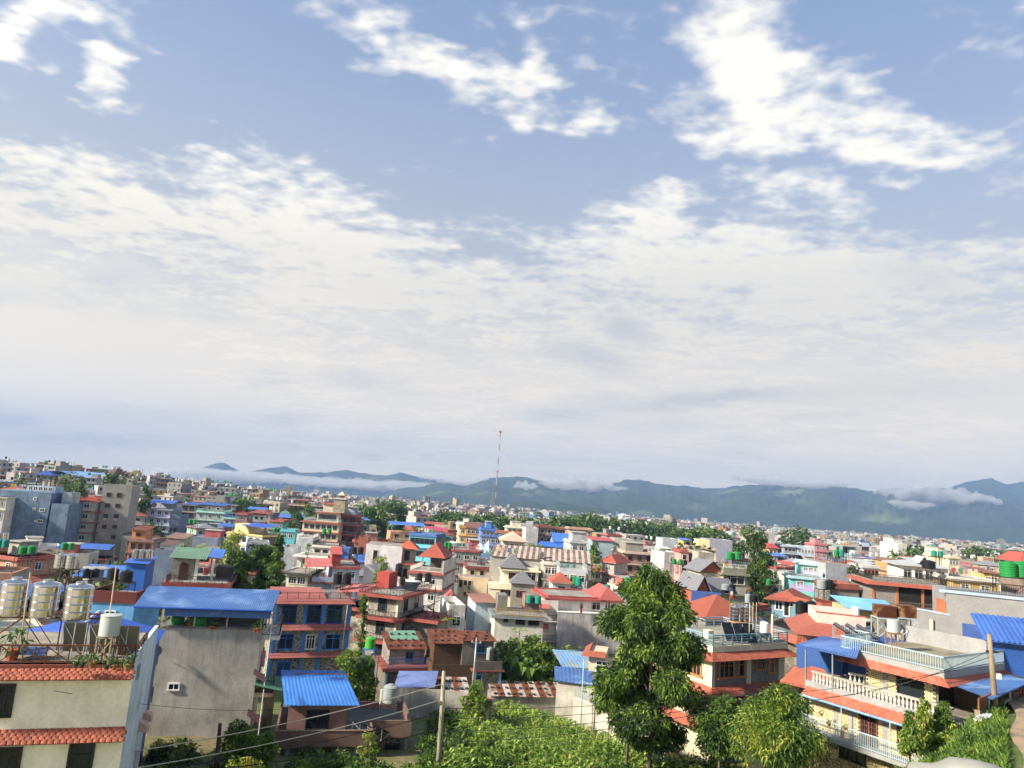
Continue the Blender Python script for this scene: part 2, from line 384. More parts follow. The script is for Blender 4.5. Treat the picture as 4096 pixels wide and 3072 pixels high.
def build_ground():
    ys = np.concatenate([np.arange(-40, 15, 3.0), np.arange(15, 60, .8), np.arange(60, 120, 2.0), np.arange(120, 400, 8.0), np.geomspace(400, 6300, 60)])
    us = np.linspace(-1, 1, 201)
    X = []; Y = []
    for y in ys:
        half = 70 + max(0, y) * 1.0
        X.append(np.sign(us) * np.abs(us) ** 1.3 * half); Y.append(np.full(us.shape, y))
    X = np.array(X); Y = np.array(Y); Z = ground_z(X, Y) + .35 * fbm(X * .12, Y * .12, 4) * (Y < 300)
    n, k = X.shape
    v = np.stack([X, Y, Z], -1).reshape(-1, 3)
    f = [(i * k + j, i * k + j + 1, (i + 1) * k + j + 1, (i + 1) * k + j) for i in range(n - 1) for j in range(k - 1)]
    m, w = newmat('valley_soil_and_grass')
    pos = w.n('ShaderNodeNewGeometry').outputs['Position']
    a = w.noise(pos, .06, 6, .6); b = w.noise(pos, 1.3, 5, .65)
    c = w.mix(w.ramp(a, .42, .58), hexc('#5b6b35'), hexc('#7b6c50'))
    c = w.mix(w.ramp(b, .4, .7), c, hexc('#4c5a2c'))
    sep = w.n('ShaderNodeSeparateXYZ'); w.put(sep.inputs[0], pos)
    c = w.mix(w.m('MULTIPLY', w.ramp(w.noise(pos, .03, 4), .3, .55), w.ramp(sep.outputs[1], 78, 110)), c, w.vm('SCALE', hexc('#57524a'), sc=w.m('ADD', b, .5)))
    finish(w, c, .95, bump=b, bstr=.5)
    mb = MB(); mb.v = [tuple(q) for q in v]; mb.f = f; mb.mi = [0] * len(f)
    struct(mb.build('ground', m, smooth=True))
build_ground()

def hillmat(name, c1, c2, c3):
    m, w = newmat(name)
    pos = w.n('ShaderNodeNewGeometry').outputs['Position']
    a = w.noise(pos, .0035, 6, .6); b = w.noise(pos, .02, 5, .65); c = w.noise(pos, .0018, 3, .5)
    col = w.mix(w.ramp(b, .42, .62), hexc(c1), hexc(c2))
    col = w.mix(w.m('MULTIPLY', w.ramp(a, .56, .66), w.ramp(c, .45, .6)), col, hexc(c3))
    finish(w, col, .95, bump=b, bstr=.6); return m
def ridge(name, pts, D, foot, mat, zfoot=-42, spur=.42, seed=0, jit=1.6, res=2.2, back=1.25, trees=True):
    """mountain whose crest follows a skyline read off the photograph, at depth D, its foot at depth foot*D"""
    P = np.array([px(*p) for p in pts]); n = int((P[-1, 0] - P[0, 0]) * res)
    xs = np.linspace(P[0, 0], P[-1, 0], n); yl = np.interp(xs, P[:, 0], P[:, 1])
    k = max(3, int(5 * res)); ker = np.hanning(k + 2)[1:-1]; ker /= ker.sum()
    yl = np.convolve(np.pad(yl, (k // 2, k - 1 - k // 2), 'edge'), ker, 'valid')
    yl = yl + fbm(xs * .12 + seed, xs * 0 + seed, 3) * 2.2
    jt = (fbm(xs * .9, xs * 0 + seed + 3, 3) * jit if trees else xs * 0) * D / FOC
    rows = np.concatenate([np.linspace(0, .96, 44), [.99, 1.0, 1.015, 1.04, back]]); m = len(rows)
    crest = np.array([at((x, y), D) for x, y in zip(xs, yl)])
    tt = np.minimum(rows, 1)[None, :]; ax = (crest[:, 0] / D)[:, None]; cz = crest[:, 2][:, None]
    Yd = np.where(rows[None, :] <= 1, D * (foot + (1 - foot) * rows[None, :]), D * rows[None, :]) + 0 * ax; X = ax * Yd
    env = np.sin(np.pi * tt) ** .8
    sp = 1 - 4 * np.abs(fbm(X / 520. + .5 * Yd / 700. + seed, Yd / 1500. + seed, 5, .55))
    Zf = zfoot + (cz - zfoot) * tt ** .85 + (cz - zfoot) * spur * env * (sp - .75)
    Zb = cz - (cz - zfoot) * (rows[None, :] - 1) / (back - 1)
    Z = np.where(rows[None, :] <= 1, Zf, Zb) + np.where(np.abs(rows[None, :] - 1) < .001, jt[:, None], 0)
    v = [tuple(q) for q in np.stack([X, Yd, Z], -1).reshape(-1, 3)]
    f = [(i * m + j, (i + 1) * m + j, (i + 1) * m + j + 1, i * m + j + 1) for i in range(n - 1) for j in range(m - 1)]
    mb = MB(); mb.v = v; mb.f = f; mb.mi = [0] * len(f)
    return struct(mb.build(name, mat, smooth=True))
HM = hillmat('forested_slope', '#1f3018', '#2c4024', '#5d6840')
HM2 = hillmat('dark_wooded_hill', '#1e3018', '#2a3f20', '#3d5030')
ridge('mountain', [('I', -700, 330), ('I', -200, 240), ('I', 0, 150), ('I', 200, 133), ('I', 420, 80), ('I', 540, 75), ('I', 700, 120), ('I', 830, 85), ('I', 960, 45), ('I', 1100, 25), ('I', 1280, 20), ('I', 1440, 35),
      ('I', 1640, 75), ('I', 1780, 110), ('I', 1950, 75), ('I', 2010, 62), ('I', 2140, 80), ('K', 320, 130), ('K', 420, 90), ('K', 600, 50), ('K', 720, 55), ('K', 880, 95), ('K', 1080, 110), ('K', 1240, 120), ('K', 1400, 145), ('K', 1500, 150), ('K', 1660, 145), ('K', 1750, 120),
      ('K', 1900, 112), ('M', 300, 75), ('M', 480, 85), ('M', 680, 85), ('M', 800, 105), ('M', 1000, 130), ('M', 1300, 145), ('M', 1600, 125), ('M', 1800, 100), ('M', 1900, 93), ('M', 1970, 105), ('M', 2100, 140), ('M', 2212, 190), ('M', 2500, 230), ('M', 2800, 210)],
      4800, .62, HM, seed=3, back=1.2)
ridge('mountain', [('M', 900, 190), ('M', 1050, 130), ('M', 1150, 98), ('M', 1260, 112), ('M', 1400, 130), ('M', 1600, 100), ('M', 1800, 46), ('M', 1950, 30), ('M', 2080, 75), ('M', 2212, 55), ('M', 2500, 80), ('M', 2800, 70)], 5150, .9, HM, seed=9, back=1.1)
ridge('hill', [('I', 1150, 380), ('I', 1210, 352), ('I', 1290, 310), ('I', 1360, 285), ('I', 1480, 300), ('I', 1620, 337), ('I', 1730, 295), ('I', 1900, 330), ('I', 2200, 368), ('K', 300, 378), ('K', 410, 430), ('K', 510, 478), ('K', 560, 520)], 2600, .86, HM2, seed=5, zfoot=-34, res=4, spur=.12)
ridge('mountain', [('Y', 560, 800), ('Y', 700, 775), ('Y', 800, 745), ('Y', 860, 728), ('Y', 940, 702), ('Y', 975, 708), ('Y', 1060, 748), ('Y', 1130, 735), ('Y', 1160, 722), ('Y', 1235, 720), ('Y', 1290, 745), ('Y', 1400, 745), ('Y', 1500, 735), ('Y', 1620, 758), ('Y', 1680, 755), ('Y', 1735, 742), ('Y', 1800, 765), ('Y', 2000, 790)], 5700, .9, HM, seed=12, back=1.08, jit=.6)
ridge('mountain', [('Y', -80, 740), ('Y', -20, 726), ('Y', 40, 735), ('Y', 120, 760), ('Y', 300, 790)], 5700, .9, HM, seed=15, back=1.08, jit=.6)

# ------------------------------------------------------------------ air
def build_haze():
    mb = MB(); mb.box(-7000, 7000, -120, 6400, -75, 425)
    m, w = newmat('hazy_air')
    v = w.n('ShaderNodeVolumePrincipled'); v.inputs['Color'].default_value = (.27, .42, .73, 1); v.inputs['Density'].default_value = HAZE; v.inputs['Anisotropy'].default_value = .0
    o = w.n('ShaderNodeOutputMaterial'); w.t.links.new(v.outputs[0], o.inputs['Volume'])
    h = mb.build('haze', m); h['kind'] = 'stuff'
HAZE = 1.45e-4
build_haze()
def cloudbank(win, cx, cy, rx, ry, Y, thick, dens, seed):
    """low cloud lying against the slopes: lumpy closed body of scattering droplets"""
    c = at(px(win, cx, cy), Y); s = Y / FOC / (WIN[win][2] * 4); r = random.Random(seed)
    import bmesh
    bm = bmesh.new()
    for k in range(9):
        a = (k / 8 - .5) * 2; w_ = (1 - .6 * abs(a))
        o = Vector((a * rx * s * .8, r.uniform(-.3, .3) * thick, (r.uniform(-.25, .35)) * ry * s))
        M = Matrix.Translation(o) @ Matrix.Diagonal((rx * s * r.uniform(.22, .36), thick * r.uniform(.5, .8), ry * s * w_ * r.uniform(.6, 1.0), 1))
        bmesh.ops.create_icosphere(bm, subdivisions=3, radius=1, matrix=M)
    me = bpy.data.meshes.new('low_cloud'); bm.to_mesh(me); bm.free()
    o = ob('low_cloud', me, loc=c)
    rm = o.modifiers.new('fuse', 'REMESH'); rm.mode = 'VOXEL'; rm.voxel_size = max(ry * s * .16, rx * s * .03)
    tx = bpy.data.textures.new('billow', 'CLOUDS'); tx.noise_scale = ry * s * .8; tx.noise_depth = 4
    dm = o.modifiers.new('billow', 'DISPLACE'); dm.texture = tx; dm.strength = ry * s * 1.6; dm.mid_level = .55; dm.texture_coords = 'GLOBAL'
    m, w = newmat('cloud_droplets'); v = w.n('ShaderNodeVolumePrincipled'); v.inputs['Color'].default_value = (1, .99, .97, 1); v.inputs['Density'].default_value = dens; v.inputs['Anisotropy'].default_value = .3
    q = w.n('ShaderNodeOutputMaterial'); w.t.links.new(v.outputs[0], q.inputs['Volume']); me.materials.append(m)
    o['kind'] = 'stuff'; o['label'] = 'low white cloud hanging on the mountain slope'


# ------------------------------------------------------------------ building kit
def scr(v):
    d = Vector(v) - CAM; k = d.dot(F)
    return (512 + FOC * d.dot(CR) / k, 384 - FOC * d.dot(CU) / k) if k > .1 else (-9999, 0)
REG = []
def reg(o, label, cat, group=None):
    """thing whose label is completed once every look-alike is known"""
    o['label'] = label; o['category'] = cat
    if group: o['group'] = group
    REG.append(o); return o
ORD = ['leftmost', 'second from left', 'third from left', 'fourth from left', 'fifth from left', 'sixth from left', 'seventh from left', 'eighth from left', 'ninth from left', 'tenth from left', 'eleventh from left', 'twelfth from left']
NUMW = {2: 'two', 3: 'three', 4: 'four', 5: 'five', 6: 'six', 7: 'seven', 8: 'eight', 9: 'nine', 10: 'ten', 11: 'eleven', 12: 'twelve'}
def finish_labels():
    by = {}
    for o in REG: by.setdefault(o['label'], []).append(o)
    for lab, L in by.items():
        if len(L) == 1: continue
        bpy.context.view_layer.update()
        L.sort(key=lambda o: scr(o.matrix_world.translation)[0])
        n = len(L)
        for i, o in enumerate(L):
            if 'group' not in o: o['group'] = lab[:48]
            if n == 2: w = ('left' if i == 0 else 'right') + ' of two: '
            elif n == 3: w = ('leftmost', 'middle', 'rightmost')[i] + ' of three: '
            elif i < (n + 1) // 2 and i < 12: w = ORD[i] + ' of ' + NUMW.get(n, 'many') + ': '
            elif n - 1 - i < 12: w = ORD[n - 1 - i].replace('left', 'right') + ' of ' + NUMW.get(n, 'many') + ': '
            else: w = ''
            o['label'] = w + lab
WINMESH = {}
def winmesh(w, h, style, fc):
    """window frame and pane meshes; x along the wall, -y outward, centred"""
    k = (round(w, 1), round(h, 1), style, fc)
    if k in WINMESH: return WINMESH[k]
    w, h = k[0], k[1]; f = MB(); t = .10 if style != 'trim' else .16; d = .09; a, b = w / 2, h / 2
    f.box(-a - t, a + t, -d, 0, b, b + t); f.box(-a - t * (2 if style == 'trim' else 1), a + t * (2 if style == 'trim' else 1), -d * (2 if style == 'trim' else 1.4), 0, -b - t, -b)
    f.box(-a - t, -a, -d, 0, -b, b); f.box(a, a + t, -d, 0, -b, b)
    n = {'one': 1, 'two': 2, 'three': 3, 'grid': 2, 'trim': max(1, int(w / .42)), 'grille': 2, 'door': 1, 'void': 1}[style]
    for i in range(1, n): x = -a + w * i / n; f.box(x - .035, x + .035, -.06, 0, -b, b)
    if style in ('grid', 'three', 'two') and h > 1.0: f.box(-a, a, -.05, 0, b * .45, b * .45 + .06)
    if style == 'trim': f.box(-a, a, -.055, 0, b * .4, b * .4 + .05)
    if style == 'grille':
        for i in range(int(w / .16)): x = -a + .16 * (i + .5); f.box(x - .012, x + .012, -.08, -.06, -b, b)
        for i in range(int(h / .3)): z = -b + .3 * (i + .5); f.box(-a, a, -.08, -.06, z - .012, z + .012)
    p = MB(); p.box(-a, a, -.02, 0, -b, b)
    fm = f.mesh('window_frame', plain(fc, .6)); pm = p.mesh('pane', glassmat('#171614' if style in ('void', 'door') else '#222a30', .5 if style == 'void' else .1))  # void style: near-black pane painted as the shade in an open hole
    j = MB(); j.v = f.v + p.v; o = len(f.v); j.f = f.f + [tuple(i + o for i in q) for q in p.f]; j.mi = [0] * len(f.f) + [1] * len(p.f)
    jm = j.mesh('window', [plain(fc, .6), pm.materials[0]])
    WINMESH[k] = (fm, pm, jm); return WINMESH[k]
HOUSES = []
class House:
    def __init__(s, name, label, short, A, B, Y, depth, base=None, yaw=None, w=None, cat='house', group=None, far=False):
        a = at(px(*A), Y)
        if yaw is None:
            b = on_z(px(*B), a.z); d = Vector((b.x - a.x, b.y - a.y, 0))
        else:
            d = Vector((math.cos(R(yaw)), math.sin(R(yaw)), 0))
            if w is None:
                # width so that the far top corner meets the photographed corner
                r = ray(px(*B)); n = Vector((-d.y, d.x, 0)); t = (a - CAM).dot(n) / r.dot(n); w = (CAM + r * t - a).dot(d)
            d = d * w
        s.w = d.length; s.d = depth; d.normalize(); s.dir = d; s.nrm = Vector((-d.y, d.x, 0))
        c = a + d * s.w / 2 + s.nrm * depth / 2
        s.base = (min(gz(a.x, a.y), gz(c.x, c.y)) - .3) if base is None else base
        s.T = a.z - s.base; s.o = Vector((a.x, a.y, s.base)); s.rz = math.atan2(d.y, d.x); s.short = short; s.far = far
        s.Y = Y
        s.root = empty(name, s.o, s.rz); reg(s.root, label, cat, group); HOUSES.append(s); s.vis = 5.0
    # ---- coordinates
    def wp(s, x, y, z): return s.o + s.dir * x + s.nrm * y + Vector((0, 0, z))
    def loc(s, v):
        q = Vector(v) - s.o; return Vector((q.dot(s.dir), q.dot(s.nrm), q.z))
    def hit(s, crop, x, y, face='F', off=0.0):
        r = ray(px(crop, x, y)); n, p = {'F': (s.nrm, s.o + s.nrm * off), 'R': (s.dir, s.o + s.dir * (s.w + off)), 'L': (s.dir, s.o + s.dir * off)}[face]
        return s.loc(CAM + r * ((p - CAM).dot(n) / r.dot(n)))
    def pz(s, crop, x, y, face='F', off=0.0): return s.hit(crop, x, y, face, off).z
    def pu(s, crop, x, y, face='F', off=0.0):
        q = s.hit(crop, x, y, face, off); return q.x if face == 'F' else q.y
    # ---- parts
    def part(s, name, mb, mats, smooth=False, parent=None): return mb.build(name, mats, parent or s.root, smooth)
    def block(s, x0, x1, y0, y1, z0, z1, m, side=None, name='wall', left=None):
        mb = MB(); mb.box(x0, x1, y0, y1, z0, z1); mm = [m]
        if side is not None: mb.mi[3] = 1; mm.append(side)
        if left is not None: mm.append(left); mb.mi[5] = len(mm) - 1
        return s.part(name, mb, mm)
    def body(s, m, side=None, left=None, z1=None): return s.block(0, s.w, 0, s.d, -1.5, s.T if z1 is None else z1, m, side, left=left)
    def band(s, z, t, over, m, name='floor_band', x0=None, x1=None, y1=None, rt=None, lf=None):
        mb = MB(); lf = over if lf is None else lf; rt = over if rt is None else rt
        mb.box((-lf) if x0 is None else x0, (s.w + rt) if x1 is None else x1, -over, s.d if y1 is None else y1, z - t, z); return s.part(name, mb, m)
    def win(s, face, u, z, w, h, style='two', fc='#e8e6e0', off=0.0, name=None):
        fm, pm, jm = winmesh(w, h, style, fc)
        L, rz = {'F': ((u, off, z), 0), 'R': ((s.w + off, u, z), math.pi / 2), 'L': ((off, u, z), -math.pi / 2)}[face]
        n = name or ('door' if style == 'door' else 'window')
        if s.far: return ob(n, jm, s.root, L, (0, 0, rz))
        o = ob(n, fm, s.root, L, (0, 0, rz)); ob('pane', pm, o); return o
    def pw(s, face, crop, x0, y0, x1, y1, style='two', fc='#e8e6e0', off=0.0):
        xm, ym = (x0 + x1) / 2, (y0 + y1) / 2
        a, b = s.hit(crop, x0, ym, face, off), s.hit(crop, x1, ym, face, off); t, q = s.hit(crop, xm, y0, face, off), s.hit(crop, xm, y1, face, off)
        ua, ub = (a.x, b.x) if face == 'F' else (a.y, b.y)
        return s.win(face, (ua + ub) / 2, (t.z + q.z) / 2, max(.3, abs(ub - ua)), max(.3, t.z - q.z), style, fc, off)
    def row(s, face, z, n, w, h, style='two', fc='#e8e6e0', m=.8, off=0.0):
        L = s.w if face == 'F' else s.d
        for i in range(n): s.win(face, m + (L - 2 * m) * (i + .5) / n, z, w, h, style, fc, off)
    def rail(s, pts, h, m, step=.14, style='bars', name='railing', r=.016):
        mb = MB(); pts = [Vector(p) for p in pts]; up = Vector((0, 0, 1))
        for a, b in zip(pts, pts[1:]):
            L = (b - a).length; d = (b - a).normalized(); nn = d.cross(up) * r
            def bar(p, q, t):
                e = (q - p).normalized(); sd_ = nn.normalized() * t; uu = e.cross(sd_).normalized() * t
                mb.hexa([p - sd_ - uu, p + sd_ - uu, p + sd_ + uu, p - sd_ + uu, q - sd_ - uu, q + sd_ - uu, q + sd_ + uu, q - sd_ + uu])
            bar(a + up * h, b + up * h, r * 2); bar(a + up * .1, b + up * .1, r * 1.3)
            if style == 'bars':
                for i in range(max(2, int(L / step)) + 1): p = a + d * (L * i / max(2, int(L / step))); bar(p + up * .0, p + up * h, r)
            elif style == 'horizontal':
                for k in range(1, 4): bar(a + up * (h * k / 4 + .05), b + up * (h * k / 4 + .05), r)
                n = max(1, int(L / 1.2))
                for i in range(n + 1): p = a + d * (L * i / n); bar(p, p + up * h, r * 1.8)
            elif style == 'lattice':
                n = max(1, int(L / .9))
                for i in range(n):
                    p = a + d * (L * i / n); q = a + d * (L * (i + 1) / n); c = (p + q) / 2
                    bar(p, p + up * h, r * 1.4); bar(p + up * .1, q + up * h * .95, r); bar(q + up * .1, p + up * h * .95, r); bar(c + up * .1, c + up * h, r)
                bar(b, b + up * h, r * 1.4)
        return s.part(name, mb, m)
    def balusters(s, a, b, h, m, step=.26, cap=None):
        """turned balusters, each its own part, with a coping rail"""
        k = ('baluster', round(h, 2), m.name)
        if k not in WINMESH:
            q = MB(); t = h - .12; q.lathe([(.07, 0), (.07, .08 * t), (.04, .14 * t), (.085, .35 * t), (.05, .62 * t), (.035, .8 * t), (.07, .9 * t), (.07, t)], 7); WINMESH[k] = q.mesh('baluster', m)
        a = Vector(a); b = Vector(b); n = int((b - a).length / step)
        for i in range(n): ob('baluster', WINMESH[k], s.root, a + (b - a) * ((i + .5) / n))
        mb = MB(); d = (b - a).normalized(); sd_ = Vector((-d.y, d.x, 0)) * .12; zz = Vector((0, 0, h - .12)); z2 = Vector((0, 0, h))
        mb.hexa([a - sd_ + zz, b - sd_ + zz, b + sd_ + zz, a + sd_ + zz, a - sd_ + z2, b - sd_ + z2, b + sd_ + z2, a + sd_ + z2]); s.part('coping', mb, cap or m)
    def skirt(s, z, out, drop, m, rows=3, faces='FRL', under=None, tiles=None, x0=0.0, x1=None, y0=0.0, y1=None, name='tile_skirt', off=0.0):
        """sloping tiled eave round the body; tiles=(width, limit) lays separate tiles on the front run"""
        x1 = s.w if x1 is None else x1; y1 = s.d if y1 is None else y1
        mb = MB(); un = MB()
        ring = lambda o: dict(F=((x0 - o if 'L' in faces else x0, y0 - o), (x1 + o if 'R' in faces else x1, y0 - o)), R=((x1 + o, y0 - o), (x1 + o, y1)), L=((x0 - o, y1), (x0 - o, y0 - o)))
        for f in faces:
            for k in range(rows):
                t0, t1 = k / rows, (k + 1) / rows; r0, r1 = ring(off + out * t0)[f], ring(off + out * t1)[f]; za, zb = z - drop * t0, z - drop * t1 + .035
                A_, B_, C_, D_ = (*r1[0], zb), (*r1[1], zb), (*r0[1], za), (*r0[0], za)
                mb.sheet(A_, B_, C_, D_, .05)
            r0, r1 = ring(off)[f], ring(off + out)[f]
            un.quad((*r1[0], z - drop - .02), (*r0[0], z - drop - .02), (*r0[1], z - drop - .02), (*r1[1], z - drop - .02))
        o = s.part(name, mb, m)
        if under is not None: s.part('soffit', un, under, parent=o)
        if tiles:
            tw, lim = tiles; L = x1 - x0; ln = math.hypot(out, drop) / rows * 1.12; n = int(L / tw); q = MB()
            # one tile: curved plate with rounded lip
            pr = [(-tw / 2, 0), (-tw * .3, .03), (0, .042), (tw * .3, .03), (tw / 2, 0)]
            for (xa, ha), (xb, hb) in zip(pr, pr[1:]):
                la = ln * (1 + .16 * (1 - (2 * xa / tw) ** 2)); lb = ln * (1 + .16 * (1 - (2 * xb / tw) ** 2))
                q.hexa([(xa, -la, ha - .02), (xb, -lb, hb - .02), (xb, 0, hb - .02), (xa, 0, ha - .02), (xa, -la, ha), (xb, -lb, hb), (xb, 0, hb), (xa, 0, ha)])
            me = q.mesh('tile', m); pitch = math.atan2(drop, out); xs = []
            for k in range(rows):
                for i in range(n):
                    u = x0 + tw * (i + .5 + (.5 if k % 2 else 0)); t0 = k / rows
                    xs.append(Matrix.Translation((u, y0 - off - out * t0, z - drop * t0 + .05 + RNG.uniform(-.006, .006))) @ Matrix.Rotation(pitch + .06 + RNG.uniform(-.02, .02), 4, 'X'))
            pieces(o, 'tile', me, xs, lim)
        return o
    def hip(s, x0, x1, y0, y1, z, h, over, m, rows=7, name='roof', gable=False, soffit=None):
        x0 -= over; x1 += over; y0 -= over; y1 += over; w = x1 - x0; d = y1 - y0; mb = MB()
        long_x = w >= d; k = (min(w, d) / 2) * (0 if gable else 1)
        if gable:
            rid = ((x0, (y0 + y1) / 2), (x1, (y0 + y1) / 2)) if gable == 'x' else (((x0 + x1) / 2, y0), ((x0 + x1) / 2, y1))
            long_x = gable == 'x'
        else: rid = ((x0 + k, (y0 + y1) / 2), (x1 - k, (y0 + y1) / 2)) if long_x else (((x0 + x1) / 2, y0 + k), ((x0 + x1) / 2, y1 - k))
        (ax, ay), (bx, by) = rid
        C = [(x0, y0), (x1, y0), (x1, y1), (x0, y1)]
        if long_x: fc = [(C[0], C[1], (bx, by), (ax, ay)), (C[2], C[3], (ax, ay), (bx, by)), (C[1], C[2], (bx, by), (bx, by)), (C[3], C[0], (ax, ay), (ax, ay))]
        else: fc = [(C[1], C[2], (bx, by), (ax, ay)), (C[3], C[0], (ax, ay), (bx, by)), (C[0], C[1], (ax, ay), (ax, ay)), (C[2], C[3], (bx, by), (bx, by))]
        ger = fc[:2] if gable else fc
        for p, q, r, t in ger:
            for i in range(rows):
                a, b = i / rows, (i + 1) / rows; L = lambda u, v, f: (u[0] + (v[0] - u[0]) * f, u[1] + (v[1] - u[1]) * f)
                za, zb = z + h * a + .03, z + h * b; A_, B_, C_, D_ = L(p, t, a), L(q, r, a), L(q, r, b), L(p, t, b)
                mb.sheet((*A_, za), (*B_, za), (*C_, zb), (*D_, zb), .06)
        o = s.part(name, mb, m)
        if soffit is not None:
            sb = MB(); sb.box(x0 + .02, x1 - .02, y0 + .02, y1 - .02, z - .14, z - .035); s.part('fascia', sb, soffit, parent=o)
        return o
    def corr(s, a, b, c, d, m, pitch=.25, amp=.035, sheets=0, name='roof', t=.02):
        """ribbed metal sheeting; a,b the eave corners, c,d the ridge corners (right, left)"""
        a, b, c, d = (Vector(q) for q in (a, b, c, d)); n = max(2, int((b - a).length / pitch))
        nr = (b - a).cross(d - a).normalized();  nr = nr if nr.z > 0 else -nr
        def strip(i0, i1):
            mb = MB()
            for i in range(i0, i1):
                f = [(i + g) / n for g in (0, .3, .5, .8)] + [(i + 1) / n]; hh = [0, 0, amp, amp, 0]
                lo = [a + (b - a) * q + nr * h for q, h in zip(f, hh)]; hi = [d + (c - d) * q + nr * h for q, h in zip(f, hh)]
                for k in range(4): mb.quad(lo[k], lo[k + 1], hi[k + 1], hi[k])
            return mb
        if not sheets: return s.part(name, strip(0, n), m)
        base = MB(); base.sheet(a - nr * .012, b - nr * .012, c - nr * .012, d - nr * .012, .03); o = s.part(name, base, m)
        for k in range(sheets):
            q = strip(n * k // sheets, n * (k + 1) // sheets); e = q.build('roof_sheet', m, o); e.location = nr * (.006 * (k % 2) + .002)
        return o
    def posts(s, pts, z0, z1, m, r=.05, name='post'):
        for x, y in pts:
            mb = MB(); mb.box(x - r, x + r, y - r, y + r, z0, z1); s.part(name, mb, m)
    def parapet(s, h, t, m, x0=0, x1=None, y0=0, y1=None, z=None, name='parapet'):
        x1 = s.w if x1 is None else x1; y1 = s.d if y1 is None else y1; z = s.T if z is None else z; mb = MB()
        mb.box(x0, x1, y0, y0 + t, z, z + h); mb.box(x0, x1, y1 - t, y1, z, z + h); mb.box(x0, x0 + t, y0 + t, y1 - t, z, z + h); mb.box(x1 - t, x1, y0 + t, y1 - t, z, z + h)
        return s.part(name, mb, m)
# ------------------------------------------------------------------ water tanks and roof furniture
TK = {}
TKCOL = dict(green='#1f7f3c', teal='#228272', black='#16181a', white='#d8dad6', blue='#2a5fb8', lime='#45a038', grey='#8d9494')
def tankmesh(kind):
    if kind in TK: return TK[kind]
    b, l = MB(), MB()
    if kind == 'steel':
        pr = [(.46, 0), (.5, .05)]
        for k in range(4):
            z = .06 + k * .21; pr += [(.5, z), (.5, z + .165), (.512, z + .175), (.5, z + .188), (.512, z + .2), (.5, z + .21)]
        b.lathe(pr + [(.5, .91), (.49, .93)], 22); l.lathe([(.5, .928), (.42, .965), (.2, 1.0), (.2, 1.03), (.17, 1.05), (.02, 1.055)], 22); m = steel()
    elif kind == 'drum':
        b.lathe([(.46, 0), (.5, .02), (.5, .96), (.47, .98)], 22); l.lathe([(.52, .975), (.52, 1.0), (.5, 1.01)], 22); m = plain('#aab0ae', .55)
    else:
        pr = [(.47, 0), (.5, .03)]
        for k in range(5): z = .06 + k * .155; pr += [(.5, z), (.5, z + .10), (.475, z + .12), (.475, z + .135), (.5, z + .155)]
        b.lathe(pr + [(.5, .86), (.40, .94), (.22, .97)], 18); l.lathe([(.2, .965), (.2, 1.0), (.17, 1.02), (.03, 1.025)], 12); m = plain(TKCOL[kind], .42, var=.25)
    TK[kind] = (b.mesh('tank_body', m, True), l.mesh('lid', m, True))
    for q in TK[kind]:
        try: q.set_sharp_from_angle(angle=R(35))
        except Exception: pass
    return TK[kind]
KW = dict(steel='stainless steel', green='green plastic', teal='teal plastic', black='black plastic', white='white plastic', blue='blue plastic', lime='bright green plastic', grey='grey plastic', drum='pale grey drum-shaped')
def tank(kind, crop, x, ybot, ytop, Y, where, wide=None, stand=None, sm='#3c332c', asp=None):
    """tank standing at the photographed spot, at depth Y; stand = height of the steel stand under it"""
    a = at(px(crop, x, ybot), Y); b = at(px(crop, x, ytop), Y); h = (b - a).length
    r = (wide / WIN[crop][2] / 4 * Y / FOC) if wide else h * (asp or .8)
    return tank_at(kind, a, r, h, where, stand, sm)
def tank_at(kind, a, r, h, where, stand=None, sm='#3c332c'):
    bm, lm = tankmesh(kind)
    e = empty('water_tank', a, RNG.uniform(0, 3)); reg(e, KW[kind] + ' water tank ' + where, 'water tank'); e['group'] = 'water tanks on the roofs'
    ob('tank_body', bm, e, scale=(r, r, h)); ob('lid', lm, e, scale=(r, r, h))
    if stand: stand_at(a, r * 1.1, r * 1.1, stand, where, sm)
    return e
def stand_at(a, w, d, h, where, sm='#3c332c', rz=0.0, name='tank_stand', label=None):
    e = empty(name, Vector(a) - Vector((0, 0, h)), rz); reg(e, label or 'steel tank stand ' + where, 'stand'); m = plain(sm, .7); x, y = w / 2, d / 2
    mb = MB(); mb.box(-x - .05, x + .05, -y - .05, y + .05, h - .08, h - .005); mb.build('platform', m, e)
    for sx in (-1, 1):
        for sy in (-1, 1):
            q = MB(); q.box(sx * x - .035, sx * x + .035, sy * y - .035, sy * y + .035, 0, h - .08); q.build('leg', m, e)
    q = MB()
    for sy in (-1, 1): q.tube([(-x, sy * y, .1), (x, sy * y, h - .15)], .022, 4); q.tube([(x, sy * y, .1), (-x, sy * y, h - .15)], .022, 4)
    q.build('brace', m, e); return e
